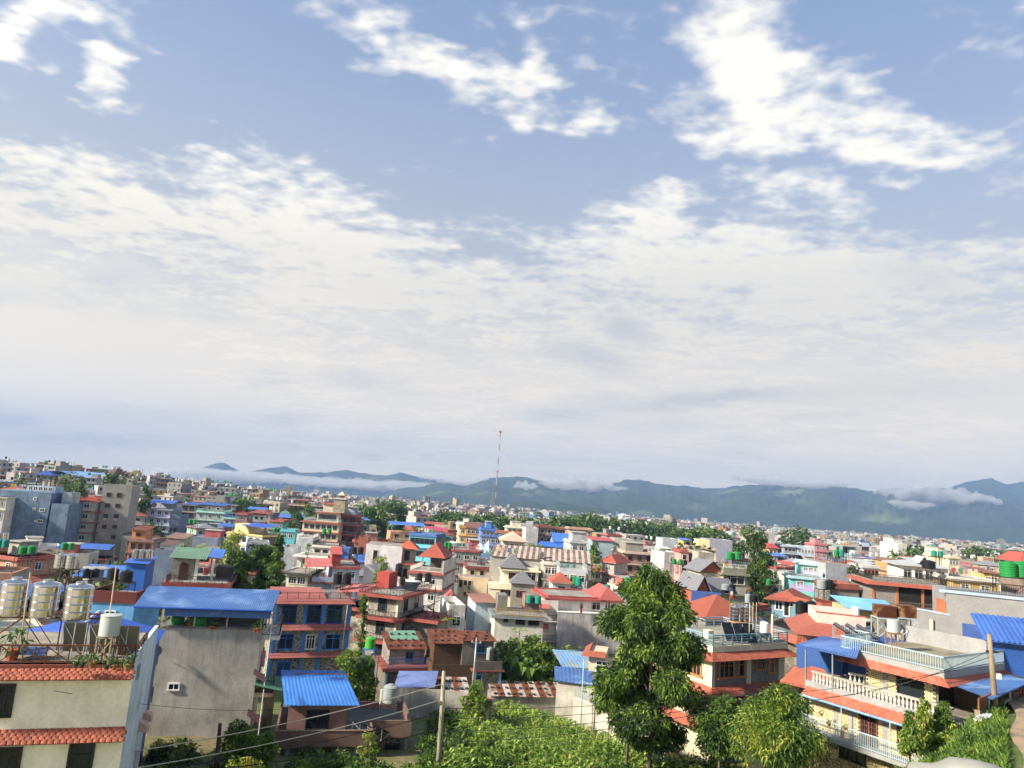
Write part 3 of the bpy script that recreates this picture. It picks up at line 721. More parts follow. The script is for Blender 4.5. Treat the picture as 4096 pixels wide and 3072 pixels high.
def solar(a, rz, where, w=1.6, tilt=38, back=False, tankup=True, panel='#14181f'):
    """solar water heater: sloping collector on legs, with a lying cylinder on top"""
    e = empty('solar_water_heater', a, rz); reg(e, 'solar water heater panel ' + where, 'solar heater'); s_, c_ = math.sin(R(tilt)), math.cos(R(tilt)); L = 1.7
    mb = MB(); mb.sheet((-w / 2, 0, .25), (w / 2, 0, .25), (w / 2, L * c_, .25 + L * s_), (-w / 2, L * c_, .25 + L * s_), .07); mb.build('collector', plain(panel, .2 if not back else .7), e)
    f = MB()
    for x in (-w / 2, 0, w / 2): f.tube([(x, L * c_, 0), (x, L * c_, .2 + L * s_)], .025, 4); f.tube([(x, 0, .2), (x, L * c_, .05)], .02, 4)
    f.tube([(-w / 2, L * c_, .05), (w / 2, L * c_, .2 + L * s_)], .02, 4); f.build('frame', plain('#9aa0a0', .5), e)
    if tankup:
        t = MB(); z = .42 + L * s_; t.tube([(-w / 2 - .1, L * c_, z), (w / 2 + .1, L * c_, z)], .2, 12); t.build('cylinder', plain('#c9cbc8', .35), e, True)
    return e
def pot(a, where, h=.4, col='#a5502c', leaf='#3f6a26', n=26):
    e = empty('potted_plant', a); reg(e, 'potted plant ' + where, 'plant')
    k = ('pot', col)
    if k not in TK: q = MB(); q.lathe([(.13, 0), (.18, .26), (.2, .26), (.2, .3)], 9); TK[k] = q.mesh('pot', plain(col, .7))
    h *= .62
    ob('pot', TK[k], e, scale=h / .55)
    k = ('potleaf', leaf)
    if k not in TK: TK[k] = leafmesh('foliage', [((0, 0, .5), (.28, .28, .3))], n * 3, .2, .07, leafmat(leaf), 3)
    ob('foliage', TK[k], e, scale=h / .55, rot=(0, 0, RNG.uniform(0, 6)))
    return e
def leafmesh(name, blobs, n, ll, lw, mats, seed=1, droop=.4, shell=.55, bend=True, up=0.0):
    """leaf blades scattered through a set of ellipsoids, denser toward their skins; vectorised"""
    r = np.random.RandomState(seed); vol = np.array([b[1][0] * b[1][1] * b[1][2] for b in blobs]) ** .75; pk = r.choice(len(blobs), n, p=vol / vol.sum())
    c = np.array([b[0] for b in blobs])[pk]; rad = np.array([b[1] for b in blobs])[pk]
    d = r.normal(size=(n, 3)); d /= np.linalg.norm(d, axis=1)[:, None]
    rr = shell + (1 - shell) * r.rand(n, 1) ** .7
    p = c + d * rad * rr
    dr = d * .8 + r.normal(size=(n, 3)) * .65; dr[:, 2] += up - droop; dr /= np.linalg.norm(dr, axis=1)[:, None]
    sd_ = np.cross(dr, r.normal(size=(n, 3))); sd_ /= np.linalg.norm(sd_, axis=1)[:, None]
    s = (.45 + 1.1 * r.rand(n, 1) ** 1.3); l, w_ = dr * ll * s, sd_ * lw * s * .5
    nn = np.cross(sd_, dr); dz = np.zeros((n, 3)); dz[:, 2] = -ll * .22 * s[:, 0]
    if bend:
        mid = p + l * .55 + nn * ll * .06; tip = p + l + dz
        V = np.stack([p, mid + w_, tip, mid - w_], 1).reshape(-1, 3)
        f = np.arange(n * 4).reshape(n, 4)
    else:
        V = np.stack([p - w_, p + w_, p + l + w_, p + l - w_], 1).reshape(-1, 3); f = np.arange(n * 4).reshape(n, 4)
    me = bpy.data.meshes.new(name); me.vertices.add(len(V)); me.vertices.foreach_set('co', V.ravel().astype(np.float32))
    me.loops.add(n * 4); me.loops.foreach_set('vertex_index', f.ravel().astype(np.int32)); me.polygons.add(n)
    me.polygons.foreach_set('loop_start', (np.arange(n) * 4).astype(np.int32)); me.polygons.foreach_set('loop_total', np.full(n, 4, np.int32))
    mats = mats if isinstance(mats, (list, tuple)) else [mats]
    for m in mats: me.materials.append(m)
    if len(mats) > 1:
        # leaf kinds mixed at random over clumps
        g = fbm(p[:, 0] * 1.1 + seed, p[:, 1] * 1.1 + p[:, 2] * .9, 3) + r.normal(size=n) * .1
        me.polygons.foreach_set('material_index', np.clip(np.digitize(g, np.quantile(g, np.linspace(0, 1, len(mats) + 1)[1:-1])), 0, len(mats) - 1).astype(np.int32))
    me.update(calc_edges=True); return me

# ------------------------------------------------------------------ the houses nearest the camera
TILE = tilemat('#9c513a', .45); TILE2 = tilemat('#934a36', .45); REDF = wall('#8e4234', .35); REDP = wall('#a3554b', .3); CONC = wall('#a5a198', .6); BLUEP = wall('#2f7cc9', .25)
IRON = plain('#2a2522', .6); RUST = rusty('#6d4a35', .6); BLUES = rusty('#3c649e', .35, .5, .35, rust='#7795bd'); WHITE = plain('#dcdad2', .6); SHADED_WALL = plain('#1b1917', .9); GALV = plain('#8f979a', .4, .3)
def near_cream():
    h = House('tiled_house', 'cream house with two rows of orange scalloped tiles and a pale blue side wall', 'the cream tiled house', ('B', -700, 707), ('B', 1238, 704), 34.2, 7.5)
    cream = wall('#f2e9d0', .16); lb = wall('#bccbd8', .5); h.body(cream, lb)
    b = lambda x, y: h.pz('B', x, y)
    h.band(h.T, h.T - b(600, 748), .12, REDF, 'fascia', rt=-.02)
    zt = b(600, 750); h.skirt(zt, .48, zt - b(600, 842) - .1, TILE, 4, 'F', plain('#6f8294', .7), (.27, 300), off=.12)
    z2 = b(600, 1303); h.skirt(z2, .48, z2 - b(600, 1420) - .08, TILE, 4, 'F', plain('#6f8294', .7), (.27, 300))
    for q in ((-10, 900, 105, 1175), (-20, 1490, 160, 1800), (630, 1440, 835, 1800), (-420, 890, -200, 1180)): h.pw('F', 'B', *q, 'two', '#2a2724')
    # side: hoods, vent slot, pipe
    for x, y in ((1320, 1175), (1282, 1265)):
        p = h.hit('B', x, y, 'R'); mb = MB(); mb.hexa([(h.w, p.y - .35, p.z - .25), (h.w + .5, p.y - .35, p.z - .28), (h.w + .5, p.y + .35, p.z - .28), (h.w, p.y + .35, p.z - .25), (h.w, p.y - .35, p.z + .25), (h.w + .38, p.y - .35, p.z + .1), (h.w + .38, p.y + .35, p.z + .1), (h.w, p.y + .35, p.z + .25)])
        h.part('window_hood', mb, wall('#c99a8c', .2))
    p = h.hit('B', 1262, 772, 'R'); h.win('R', p.y, p.z, .35, .5, 'void', '#8d9aa5')
    zr = h.T
    h.rail([(0, .05, zr), (h.w - .05, .05, zr), (h.w - .05, 3.6, zr)], .85, RUST, style='lattice', r=.018)
    par = MB(); par.box(h.w - .2, h.w, .2, h.d, zr, zr + .45); h.part('parapet', par, lb)
    fl = MB(); fl.box(.1, h.w - .22, .3, h.d, zr + .003, zr + .03); h.part('roof_floor', fl, wall('#8f8774', .7))
    # stand of square tubes with three tanks
    Y = 37.2; a0 = at(px('B', -160, 305), Y); a1 = at(px('B', 800, 300), Y); zf = h.base + h.T + .03
    e = empty('tank_stand', (a0.x, a0.y, zf), h.rz); reg(e, 'rusty tube stand carrying three steel tanks on the cream tiled house', 'stand'); L = (a1 - a0).length; H = (a0.z + a1.z) / 2 - zf
    for i in range(4):
        for y in (0, 1.3):
            q = MB(); q.tube([(L * i / 3, y, 0), (L * i / 3, y, H)], .035, 5); q.build('leg', plain('#b8a486', .6) if i % 2 else RUST, e)
    q = MB()
    for y in (0, 1.3): q.tube([(0, y, H), (L, y, H)], .05, 5); q.tube([(0, y, .15), (L / 3, y, H)], .025, 4); q.tube([(L / 3, y, H), (L * .55, y, .1)], .025, 4); q.tube([(L, y, H), (L * .75, y, .1)], .025, 4)
    for i in range(13): q.tube([(L * i / 12, -.1, H), (L * i / 12, 1.4, H)], .03, 4)
    q.build('frame', RUST, e)
    for x in (95, 388, 695):
        p = at(px('B', x, 268), Y + .6); tank_at('steel', (p.x, p.y, zf + H + .06), 1.27, 1.78, 'on the cream tiled house stand')
    d = tank('drum', 'B', 1000, 440, 252, 36.6, 'on the cream tiled house terrace', wide=168, stand=None); stand_at(d.location, .7, .7, d.location.z - zf, 'under the pale drum of the cream tiled house', '#8a7f6a')
    for x in (610, 850, 1090):
        p = at(px('B', x + 70, 640), 37.6); solar((p.x, p.y, zf), h.rz + math.pi, 'with grey back on the cream tiled house terrace', 1.05, 62, True, False, '#6f6d66')
    for x in (760, 850, 985, 1060, 1180, 700): p = at(px('B', x, 670), 35.5); pot((p.x, p.y, zf), 'behind the cream house railing', RNG.uniform(.5, .85), RNG.choice(['#a5502c', '#3a3a38', '#8d5a3a']))
    p = at(px('B', 110, 640), 35.9); pot((p.x, p.y, zf), 'tall and leafy under the three steel tanks', 1.5)
    for x, y0, y1, lab in ((225, 310, -140, 'cream pipe mast leaning beside the middle steel tank'), (1015, 250, -200, 'thin cream pole rising behind the pale drum')):
        p = at(px('B', x, y0), 36.9); t = at(px('B', x + 55, y1), 36.9); o = MB().tube([(p.x, p.y, zf), t], .03, 6).build('pipe_mast', plain('#c9b894', .6)); reg(o, lab, 'pole')
    # clutter of sheets below the stand
    o = MB(); p0 = h.loc(at(px('B', 300, 640), 36.4)); o.sheet((p0.x - 1, p0.y - .5, zr + .35), (p0.x + .6, p0.y - .5, zr + .3), (p0.x + .6, p0.y + .5, zr + .45), (p0.x - 1, p0.y + .5, zr + .5), .03)
    q = o.build('folded_tarpaulin', plain('#31507f', .6)); q.location = h.o; q.rotation_euler = (0, 0, h.rz); reg(q, 'folded blue tarpaulin lying under the three steel tanks', 'tarpaulin')
near_cream()

def near_blue_shed():
    h = House('blue_sheet_shed', 'shed of blue corrugated sheets behind the cream tiled house', 'the blue sheet shed', ('B', -20, 600), ('B', 1345, 600), 45.0, 7.0)
    m = rusty('#2b55b0', .08, .4, rust='#4f74b0'); h.body(plain('#2447a0', .5), plain('#2447a0', .5), z1=h.T - .05)
    x = h.pu('B', 690, 405); z = h.pz('B', 690, 405)
    r0, r1 = Vector((x, -.3, z)), Vector((x, h.d, z)); a, b = Vector((-.3, -.3, h.T)), Vector((h.w + .3, -.3, h.T)); c, d = Vector((h.w + .3, h.d, h.T)), Vector((-.3, h.d, h.T))
    h.corr(b, c, r1, r0, m, .22, .03, 6, 'roof'); h.corr(d, a, r0, r1, m, .22, .03, 6, 'roof')
    k = MB(); k.tube([r0 + Vector((0, 0, .03)), r1 + Vector((0, 0, .03))], .11, 6); h.part('ridge_cap', k, plain('#b9c4d4', .4)); g = MB(); g.add([tuple(a + Vector((.3, .35, -.03))), tuple(b + Vector((-.3, .35, -.03))), tuple(r0 + Vector((0, .35, -.03)))], [(0, 1, 2)]); h.part('gable', g, plain('#2447a0', .5))
near_blue_shed()

def near_grey():
    h = House('concrete_house', 'tall bare grey concrete house under a wide blue corrugated roof', 'the tall grey concrete house', ('D', 325, 450), ('D', 1175, 470), 60.0, 9.0)
    side = wall('#c9c0a8', .4); h.body(CONC, side)
    h.band(h.T + .12, .14, .06, wall('#77756d', .8), 'coping', rt=.06)
    h.pw('F', 'D', 375, 940, 462, 980, 'two')
    fz = h.T
    # sheet roof on posts
    e0, e1 = h.hit('D', 75, 270, 'F', -.7), h.hit('D', 1270, 303, 'F', -.7); zr = h.pz('D', 780, 113, 'F', 3.9); ze = (e0.z + e1.z) / 2; xr0, xr1 = h.pu('D', 210, 92, 'F', 3.9), h.pu('D', 1335, 135, 'F', 3.9)
    h.corr((e0.x, -.7, ze), (e1.x, -.7, ze), (xr1, 3.9, zr), (xr0, 3.9, zr), BLUES, .17, .028, 11, 'roof')
    h.corr((xr1, 8.6, ze), (xr0, 8.6, ze), (xr0, 3.9, zr), (xr1, 3.9, zr), BLUES, .3, .028, 6, 'roof')
    g = MB(); g.tube([(e0.x, -.7, ze - .06), (e1.x, -.7, ze - .06)], .07, 6); h.part('gutter', g, plain('#2b57b4', .4))
    f = MB(); f.box(.0, h.w + .6, -.25, -.2, ze - .75, ze - .12); h.part('fascia_strip', f, rusty('#4571b4', .15, .5, rust='#8a98a8'))
    h.posts([(.1, .1), (2.3, .1), (4.8, .1), (h.w - .1, .1), (h.w + .5, -.1), (.1, 7.5), (h.w - .1, 7.5)], fz, ze, plain('#b8ab92', .6), .06)
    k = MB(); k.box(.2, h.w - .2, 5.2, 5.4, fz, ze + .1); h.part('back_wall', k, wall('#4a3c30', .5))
    k = MB(); k.tube([(h.w + .6, -.1, ze - .3), (h.w + .75, -.1, ze - .9), (h.w + .75, -.1, -1)], .05, 6); h.part('drainpipe', k, plain('#c8cac6', .5))
    for x, w_ in ((445, 100), (622, 130)): tank('green', 'D', x, 442, 345, 61.3, 'under the tall grey house roof', wide=w_)
    for x in (740, 770, 1120, 1150, 545): p = at(px('D', x, 455), 60.8); pot((p.x, p.y, h.base + fz), 'under the tall grey house roof', RNG.uniform(.7, 1.2))
    # stair flight and balconies on the flank
    ym = 1.2
    for i, (xx, yy) in enumerate(((1180, 500), (1175, 800), (1170, 1120))):
        z = h.pz('D', xx, yy, 'R'); y0, y1 = (.6, 5.5)
        s_ = MB(); s_.box(h.w, h.w + 1.5, y0, y1, z - .32, z); h.part('balcony_slab', s_, wall('#d3cdbb', .4))
        h.rail([(h.w + .05, y0 + .05, z), (h.w + 1.45, y0 + .05, z), (h.w + 1.45, y1, z)], .95, IRON, style='lattice')
        h.win('R', 2.2, z + 1.3, 1.0, 1.5, 'two', '#dedbd0'); h.win('R', 4.4, z + 1.1, .9, 2.0, 'door', '#6b5a48')
    zb, za = h.pz('D', 1165, 1120, 'R'), h.pz('D', 1175, 800, 'R')
    st = MB()
    for k in range(12): st.box(h.w + .75, h.w + 1.6, 5.5 - .3 * k - .3, 5.5 - .3 * k, zb + (za - zb) * k / 12, zb + (za - zb) * (k + 1) / 12)
    h.part('stair_flight', st, wall('#9c978a', .5))
    for x, y, c in ((1118, 850, '#a3564a'), (1065, 1200, '#a3564a')):
        p = h.hit('D', x, y, 'R', .1); q = MB(); q.sheet((h.w + .9, p.y - 1.0, p.z - .35), (h.w + .9, p.y + .5, p.z - .35), (h.w, p.y + .5, p.z + .3), (h.w, p.y - 1.0, p.z + .3), .06); h.part('awning', q, wall(c, .3))
    p = h.hit('D', 1150, 1260, 'R', 1.0); q = MB(); q.sheet((h.w + 2.2, -.6, p.z - .25), (h.w + 2.2, 3.4, p.z - .25), (h.w, 3.4, p.z + .2), (h.w, -.6, p.z + .2), .03); h.part('green_awning', q, rusty('#3d6f58', .15))
    # dish
    d = empty('satellite_dish', h.wp(-.1, -.55, h.pz('D', 270, 640)), .5); reg(d, 'satellite dish on the corner of the tall grey concrete house', 'satellite dish')
    k = MB(); k.lathe([(.03, 0), (.2, .03), (.34, .09), (.38, .12)], 14, cap=False); o = k.build('reflector', plain('#70706c', .5), d, True); o.rotation_euler = (R(80), 0, R(25)); k = MB(); k.tube([(0, 0, 0), (.1, .35, -.25)], .03, 5); k.tube([(0, -.05, 0), (.12, -.5, .05)], .015, 4); k.build('arm', IRON, d)
near_grey()

def near_bluestone():
    h = House('stone_house', 'three-storey house of patterned stone with bright blue columns and red bands', 'the blue-columned stone house', ('G', 205, 246), ('G', 860, 250), 86.0, 8.5)
    st = stone('#8b8272', '#5b5449', 2.2, '#b1aba0'); h.body(st, st)
    z = lambda y, x=520: h.pz('G', x, y)
    zt = h.T
    h.skirt(zt + .55, .55, .5, REDP, 2, 'FR', plain('#2c4f86', .7), off=.05)
    r = MB(); r.sheet((0, .0, zt + .55), (h.pu('G', 665, 200), .0, zt + .55), (h.pu('G', 665, 200), 5, zt + 1.25), (0, 5, zt + 1.25), .08); h.part('roof', r, REDP)
    rr = MB(); rr.box(0, h.w + .05, 0, h.d, zt + .3, zt + .5); h.part('roof_slab', rr, wall('#7a6f66', .7))
    h.rail([(.2, .0, zt + .56), (h.w, .0, zt + .56), (h.w, 5, zt + .56)], .75, plain('#6a2f2a', .6), style='horizontal', r=.014)
    for yt, yb in ((418, 470), (660, 702), (905, 945)):
        h.skirt(z(yt), .5, z(yt) - z(yb), REDP, 2, 'FR', plain('#2b5fae', .7), off=.03)
    for x0, x1 in ((188, 214), (436, 468), (588, 620), (815, 846)):
        u0, u1 = h.pu('G', x0, 560), h.pu('G', x1, 560); c = MB(); c.box(u0, u1, -.09, .02, -1, zt); h.part('column', c, BLUEP)
    for x0, x1 in ((278, 392), (490, 602), (670, 782)): h.pw('F', 'G', x0, 262, x1, 408, 'two', '#1f3f9a')
    h.pw('F', 'G', 248, 512, 368, 632, 'two', '#2f7fd6'); h.pw('F', 'G', 652, 515, 770, 632, 'two', '#2f7fd6'); h.pw('F', 'G', 484, 518, 553, 632, 'three', '#d7dbe0'); h.pw('F', 'G', 232, 748, 342, 862, 'grille', '#2f7fd6')
    d = MB(); u = h.pu('G', 812, 400); d.tube([(u, -.75, zt), (u, -.2, z(640))], .05, 6); h.part('drainpipe', d, plain('#cfcac0', .5))
near_bluestone()

def near_brown():
    h = House('brown_house', 'brown house with a blue sheet-roofed room standing on its terrace', 'the brown house', ('G', 220, 1345), ('G', 1060, 1340), 57.0, 9.0)
    br = wall('#77594c', .35); rm = wall('#986a5b', .25); st = stone('#8d8878', '#55503f', 3.2, '#3a3630'); z = lambda y, x=640: h.pz('G', x, y)
    zb = z(1480); zf = zb + .35
    h.block(.5, h.w - .2, .5, h.d, -2, zb - .02, st)
    h.block(h.w - .2, h.w + 3.0, 2.6, h.d, -2, zb - .02, st)
    f = MB(); f.box(0, h.w, 0, h.d, zb, zf); f.box(h.w, h.w + 3.2, 2.2, h.d, zb, zf); h.part('terrace_slab', f, wall('#4f4c44', .8))
    p = MB(); p.box(0, h.w, -.02, .14, zb, h.T); p.box(-.02, .12, .14, h.d, zb, h.T); h.part('parapet', p, br)
    p = MB(); p.box(h.w - .14, h.w + 3.2, 2.0, 2.16, zb, h.T + .15); p.box(h.w + 3.06, h.w + 3.2, 2.16, h.d, zb, h.T + .15); p.box(h.w - .14, h.w, .14, 2.0, zb, h.T + .06); h.part('parapet', p, br)
    cp = MB(); cp.box(-.06, h.w + .02, -.07, .18, h.T, h.T + .06); h.part('coping', cp, wall('#7b6252', .4))
    for x0, x1 in ((295, 330), (760, 795), (885, 915)):
        u0, u1 = h.pu('G', x0, 1580), h.pu('G', x1, 1580); c = MB(); c.box(u0, u1, .38, .55, -2, zb); h.part('column', c, wall('#7d8794', .3))
    u = h.w + 2.8; c = MB(); c.box(u, u + .3, 2.45, 2.7, -2, zb); h.part('column', c, wall('#7d8794', .3))
    h.pw('F', 'G', 440, 1560, 650, 1690, 'grille', '#4a2f26', .5); h.pw('F', 'G', 925, 1490, 990, 1720, 'door', '#4a342a', .5); h.win('F', h.w + 1.9, zb - 1.6, 1.1, 1.8, 'grille', '#4a2f26', 2.6)
    # room with blue shed roof
    o = 2.0; x0, x1 = h.pu('G', 322, 1230, 'F', o), h.pu('G', 826, 1230, 'F', o); z0, z1 = h.pz('G', 300, 1105, 'F', o - .5), h.pz('G', 945, 1138, 'F', o - .5); ze = (z0 + z1) / 2
    h.block(x0, x1, o, o + 4.6, zf, ze, rm, name='room_wall')
    a = h.hit('G', 300, 1105, 'F', o - .5); b = h.hit('G', 945, 1138, 'F', o - .5); yb_ = o + 5.2; c = h.hit('G', 810, 828, 'F', yb_); d = h.hit('G', 265, 810, 'F', yb_); zr = (c.z + d.z) / 2
    bl = rusty('#2f6cb8', .12, .5, rust='#6f9ac4')
    h.corr((a.x, o - .5, ze), (b.x, o - .5, ze), (c.x, yb_, zr), (d.x, yb_, zr), bl, .3, .018, 2, 'roof')
    g = MB(); g.add([(x1, o, ze - .1), (x1, o + 4.6, ze - .1), (x1, o + 4.6, zr - .1)], [(0, 1, 2)]); g.add([(x0, o, ze - .1), (x0, o + 4.6, zr - .1), (x0, o + 4.6, ze - .1)], [(0, 1, 2)]); g.box(x0, x1, o + 4.5, o + 4.6, ze, zr - .08); h.part('gable', g, rm)
    h.pw('F', 'G', 492, 1168, 668, 1318, 'two', '#1d1a18', o)
    fl = MB(); fl.box(x1 + .1, h.w + 3.0, 2.3, h.d - .2, zf, zf + .02); h.part('roof_floor', fl, wall('#5d5a52', 1.0))
    bw = MB(); bw.box(x1, h.w + 3.1, h.d - .25, h.d, zb, zf + .5); h.part('back_kerb', bw, wall('#9a6455', .4))
    zw = h.base + zf
    tank('grey', 'G', 1200, 1095, 940, 61.6, 'on the brown house terrace', wide=120, stand=.5); tank('drum', 'G', 1128, 1115, 985, 62.2, 'beside the grey ribbed tank on the brown house', wide=34)
    p = at(px('G', 1060, 1190), 61.2); solar((p.x, p.y, zw), h.rz + 2.4, 'lying dark on the brown house terrace', 1.5, 24, False, False)
    p = at(px('G', 1160, 1200), 60.6); solar((p.x, p.y, zw), h.rz + 2.6, 'below the grey tank of the brown house', 1.2, 24, False, False)
near_brown()

def near_rusty():
    rf = rusty('#7a4630', .75, rust='#5a2d1a'); gr = wall('#6b665b', .8); bk = stone('#6a4634', '#43301f', 5.0, '#4f463a', stretch=(1, 1, 2.4))
    stm = MB(); stm.box(-.16, .16, -.1, .1, 0, .12); stm = stm.mesh('roof_stone', plain('#3a3833', .9))
    def roofed(h, x0, x1, y0, y1, z0, z1, zr, m, mr, n=10, nm='room_wall'):
        h.block(x0, x1, y0, y1, z0, z1, m, name=nm)
        g = MB(); g.add([(x0, y0, z1), (x0, y1, z1), (x0, y1, zr - .05)], [(0, 1, 2)]); g.add([(x1, y0, z1), (x1, y1, zr - .05), (x1, y1, z1)], [(0, 1, 2)]); g.box(x0, x1, y1 - .1, y1, z1, zr - .06); h.part('gable', g, m)
        o = h.corr((x0 - .3, y0 - .4, z1), (x1 + .3, y0 - .4, z1), (x1 + .3, y1 + .2, zr), (x0 - .3, y1 + .2, zr), mr, .2, .03, max(2, int((x1 - x0) / .9)), 'roof')
        sl = math.atan2(zr - z1, y1 - y0)
        for i in range(n):
            t = (i % 3 + .5) / 3; u = x0 + (x1 - x0) * (i + .5) / n
            ob('roof_stone', stm, o, (u, y0 - .3 + (y1 - y0) * t, z1 + (zr - z1) * t + .06), (sl, 0, RNG.uniform(-.4, .4)))
    h = House('sheet_roofed_house', 'low block-walled house with a rust and green patched sheet roof and blue balcony', 'the patched-roof house', ('J', -140, 697), ('J', 297, 690), 85.0, 7.0)
    h.body(gr); z = lambda x, y, o=0.: h.pz('J', x, y, 'F', o)
    h.band(h.T + .35, .38, .5, REDF); h.rail([(0, -.4, h.T + .35), (h.w, -.4, h.T + .35)], .95, plain('#2e66a8', .5), .16)
    roofed(h, .5, h.w - .5, 1.2, 5.4, h.T, z(130, 480, 1.2), z(130, 310, 5.4), wall('#8a8478', .9), rf, 14)
    o = MB(); zz0, zz1 = z(130, 480, 1.2), z(130, 310, 5.4); o.sheet((1.0, 3.2, zz0 + (zz1 - zz0) * .48 + .07), (h.w - .8, 3.2, zz0 + (zz1 - zz0) * .48 + .07), (h.w - .8, 5.5, zz1 + .09), (1.0, 5.5, zz1 + .09), .02); h.part('green_roof_sheet', o, rusty('#5f8a74', .3))
    h.pw('F', 'J', 60, 520, 120, 590, 'two', '#3f6a9a', 1.2)
    for u in (.05, 1.6, h.w - .2): c = MB(); c.box(u, u + .2, -.12, -.0, -1.5, h.T); h.part('column', c, wall('#5d86ac', .3))
    h2 = House('brick_walled_house', 'dark brick-walled house with a rusted sheet roof', 'the rusted-roof brick house', ('J', 310, 740), ('J', 735, 742), 84.0, 7.5)
    h2.body(bk); q = lambda x, y, o=0.: h2.pz('J', x, y, 'F', o)
    p = MB(); p.box(0, h2.w, 0, .15, h2.T, q(500, 640)); p.box(-.0, .15, .15, 5, h2.T, q(500, 640)); h2.part('parapet', p, bk)
    roofed(h2, .3, h2.pu('J', 600, 500, 'F', 1.2), 1.2, 5.8, h2.T, q(480, 425, 1.2), q(480, 290, 5.8), bk, rf, 12)
    h3 = House('blue_windowed_house', 'small stone house with blue window, rusted roof and terrace', 'the small terrace house', ('J', 735, 690), ('J', 1000, 692), 84.5, 7.0)
    h3.body(stone('#8f8a7e', '#6a655a', 3.0, '#57534a')); v = lambda x, y, o=0.: h3.pz('J', x, y, 'F', o)
    h3.band(h3.T + .02, .14, .35, REDF); p = MB(); p.box(0, h3.w, -.3, -.15, h3.T + .02, v(860, 602)); p.box(h3.w - .15, h3.w, -.15, 5, h3.T + .02, v(860, 602)); h3.part('parapet', p, wall('#5d564b', .8))
    roofed(h3, -1.2, h3.pu('J', 925, 450, 'F', 1.6), 1.6, 5.2, h3.T, v(800, 400, 1.6), v(800, 310, 5.2), gr, rf, 9)
    h3.pw('F', 'J', 735, 420, 838, 520, 'three', '#3c6da8', 1.6); h3.pw('F', 'J', 745, 740, 800, 850, 'door', '#4f86b8')
    for u in (0.0, h3.w - .25): c = MB(); c.box(u, u + .25, -.1, 0, -2, h3.T - .12); h3.part('column', c, wall('#6aa0cc', .3))
    tank('black', 'J', 925, 600, 478, 85.4, 'on the small terrace house', wide=85, stand=None); tank('grey', 'J', 885, 590, 465, 86.0, 'on the small terrace house', wide=70)
near_rusty()

PALEB = plain('#9fb6bd', .55); GREYW = wall('#8f8f8e', .2); GREYD = wall('#5f6266', .25)
def brickwork(h, x0, x1, z0, z1, off, mat, limit, holes=(), bw=.30, bh=.095):
    """courses of proud bricks with open joints on the front wall between x0..x1"""
    q = MB(); q.box(-bw / 2, bw / 2, -.03, 0, -bh / 2, bh / 2); me = q.mesh('brick', mat); xs = []; r = 0; z = z0 + .06
    p = MB(); p.box(x0, x1, off - .004, off + .2, z0, z1); w_ = h.part('brick_wall', p, wall('#5d5546', .3))
    while z < z1 - .05:
        x = x0 + .16 + (.17 if r % 2 else 0)
        while x < x1 - .14:
            if not any(a < x < b and c < z < d for a, b, c, d in holes): xs.append(Matrix.Translation((x, off - .002 - RNG.uniform(0, .012), z)) @ Matrix.Rotation(RNG.uniform(-.012, .012), 4, 'Y'))
            x += bw + .035
        z += bh + .032; r += 1
    pieces(w_, 'brick', me, xs, limit)
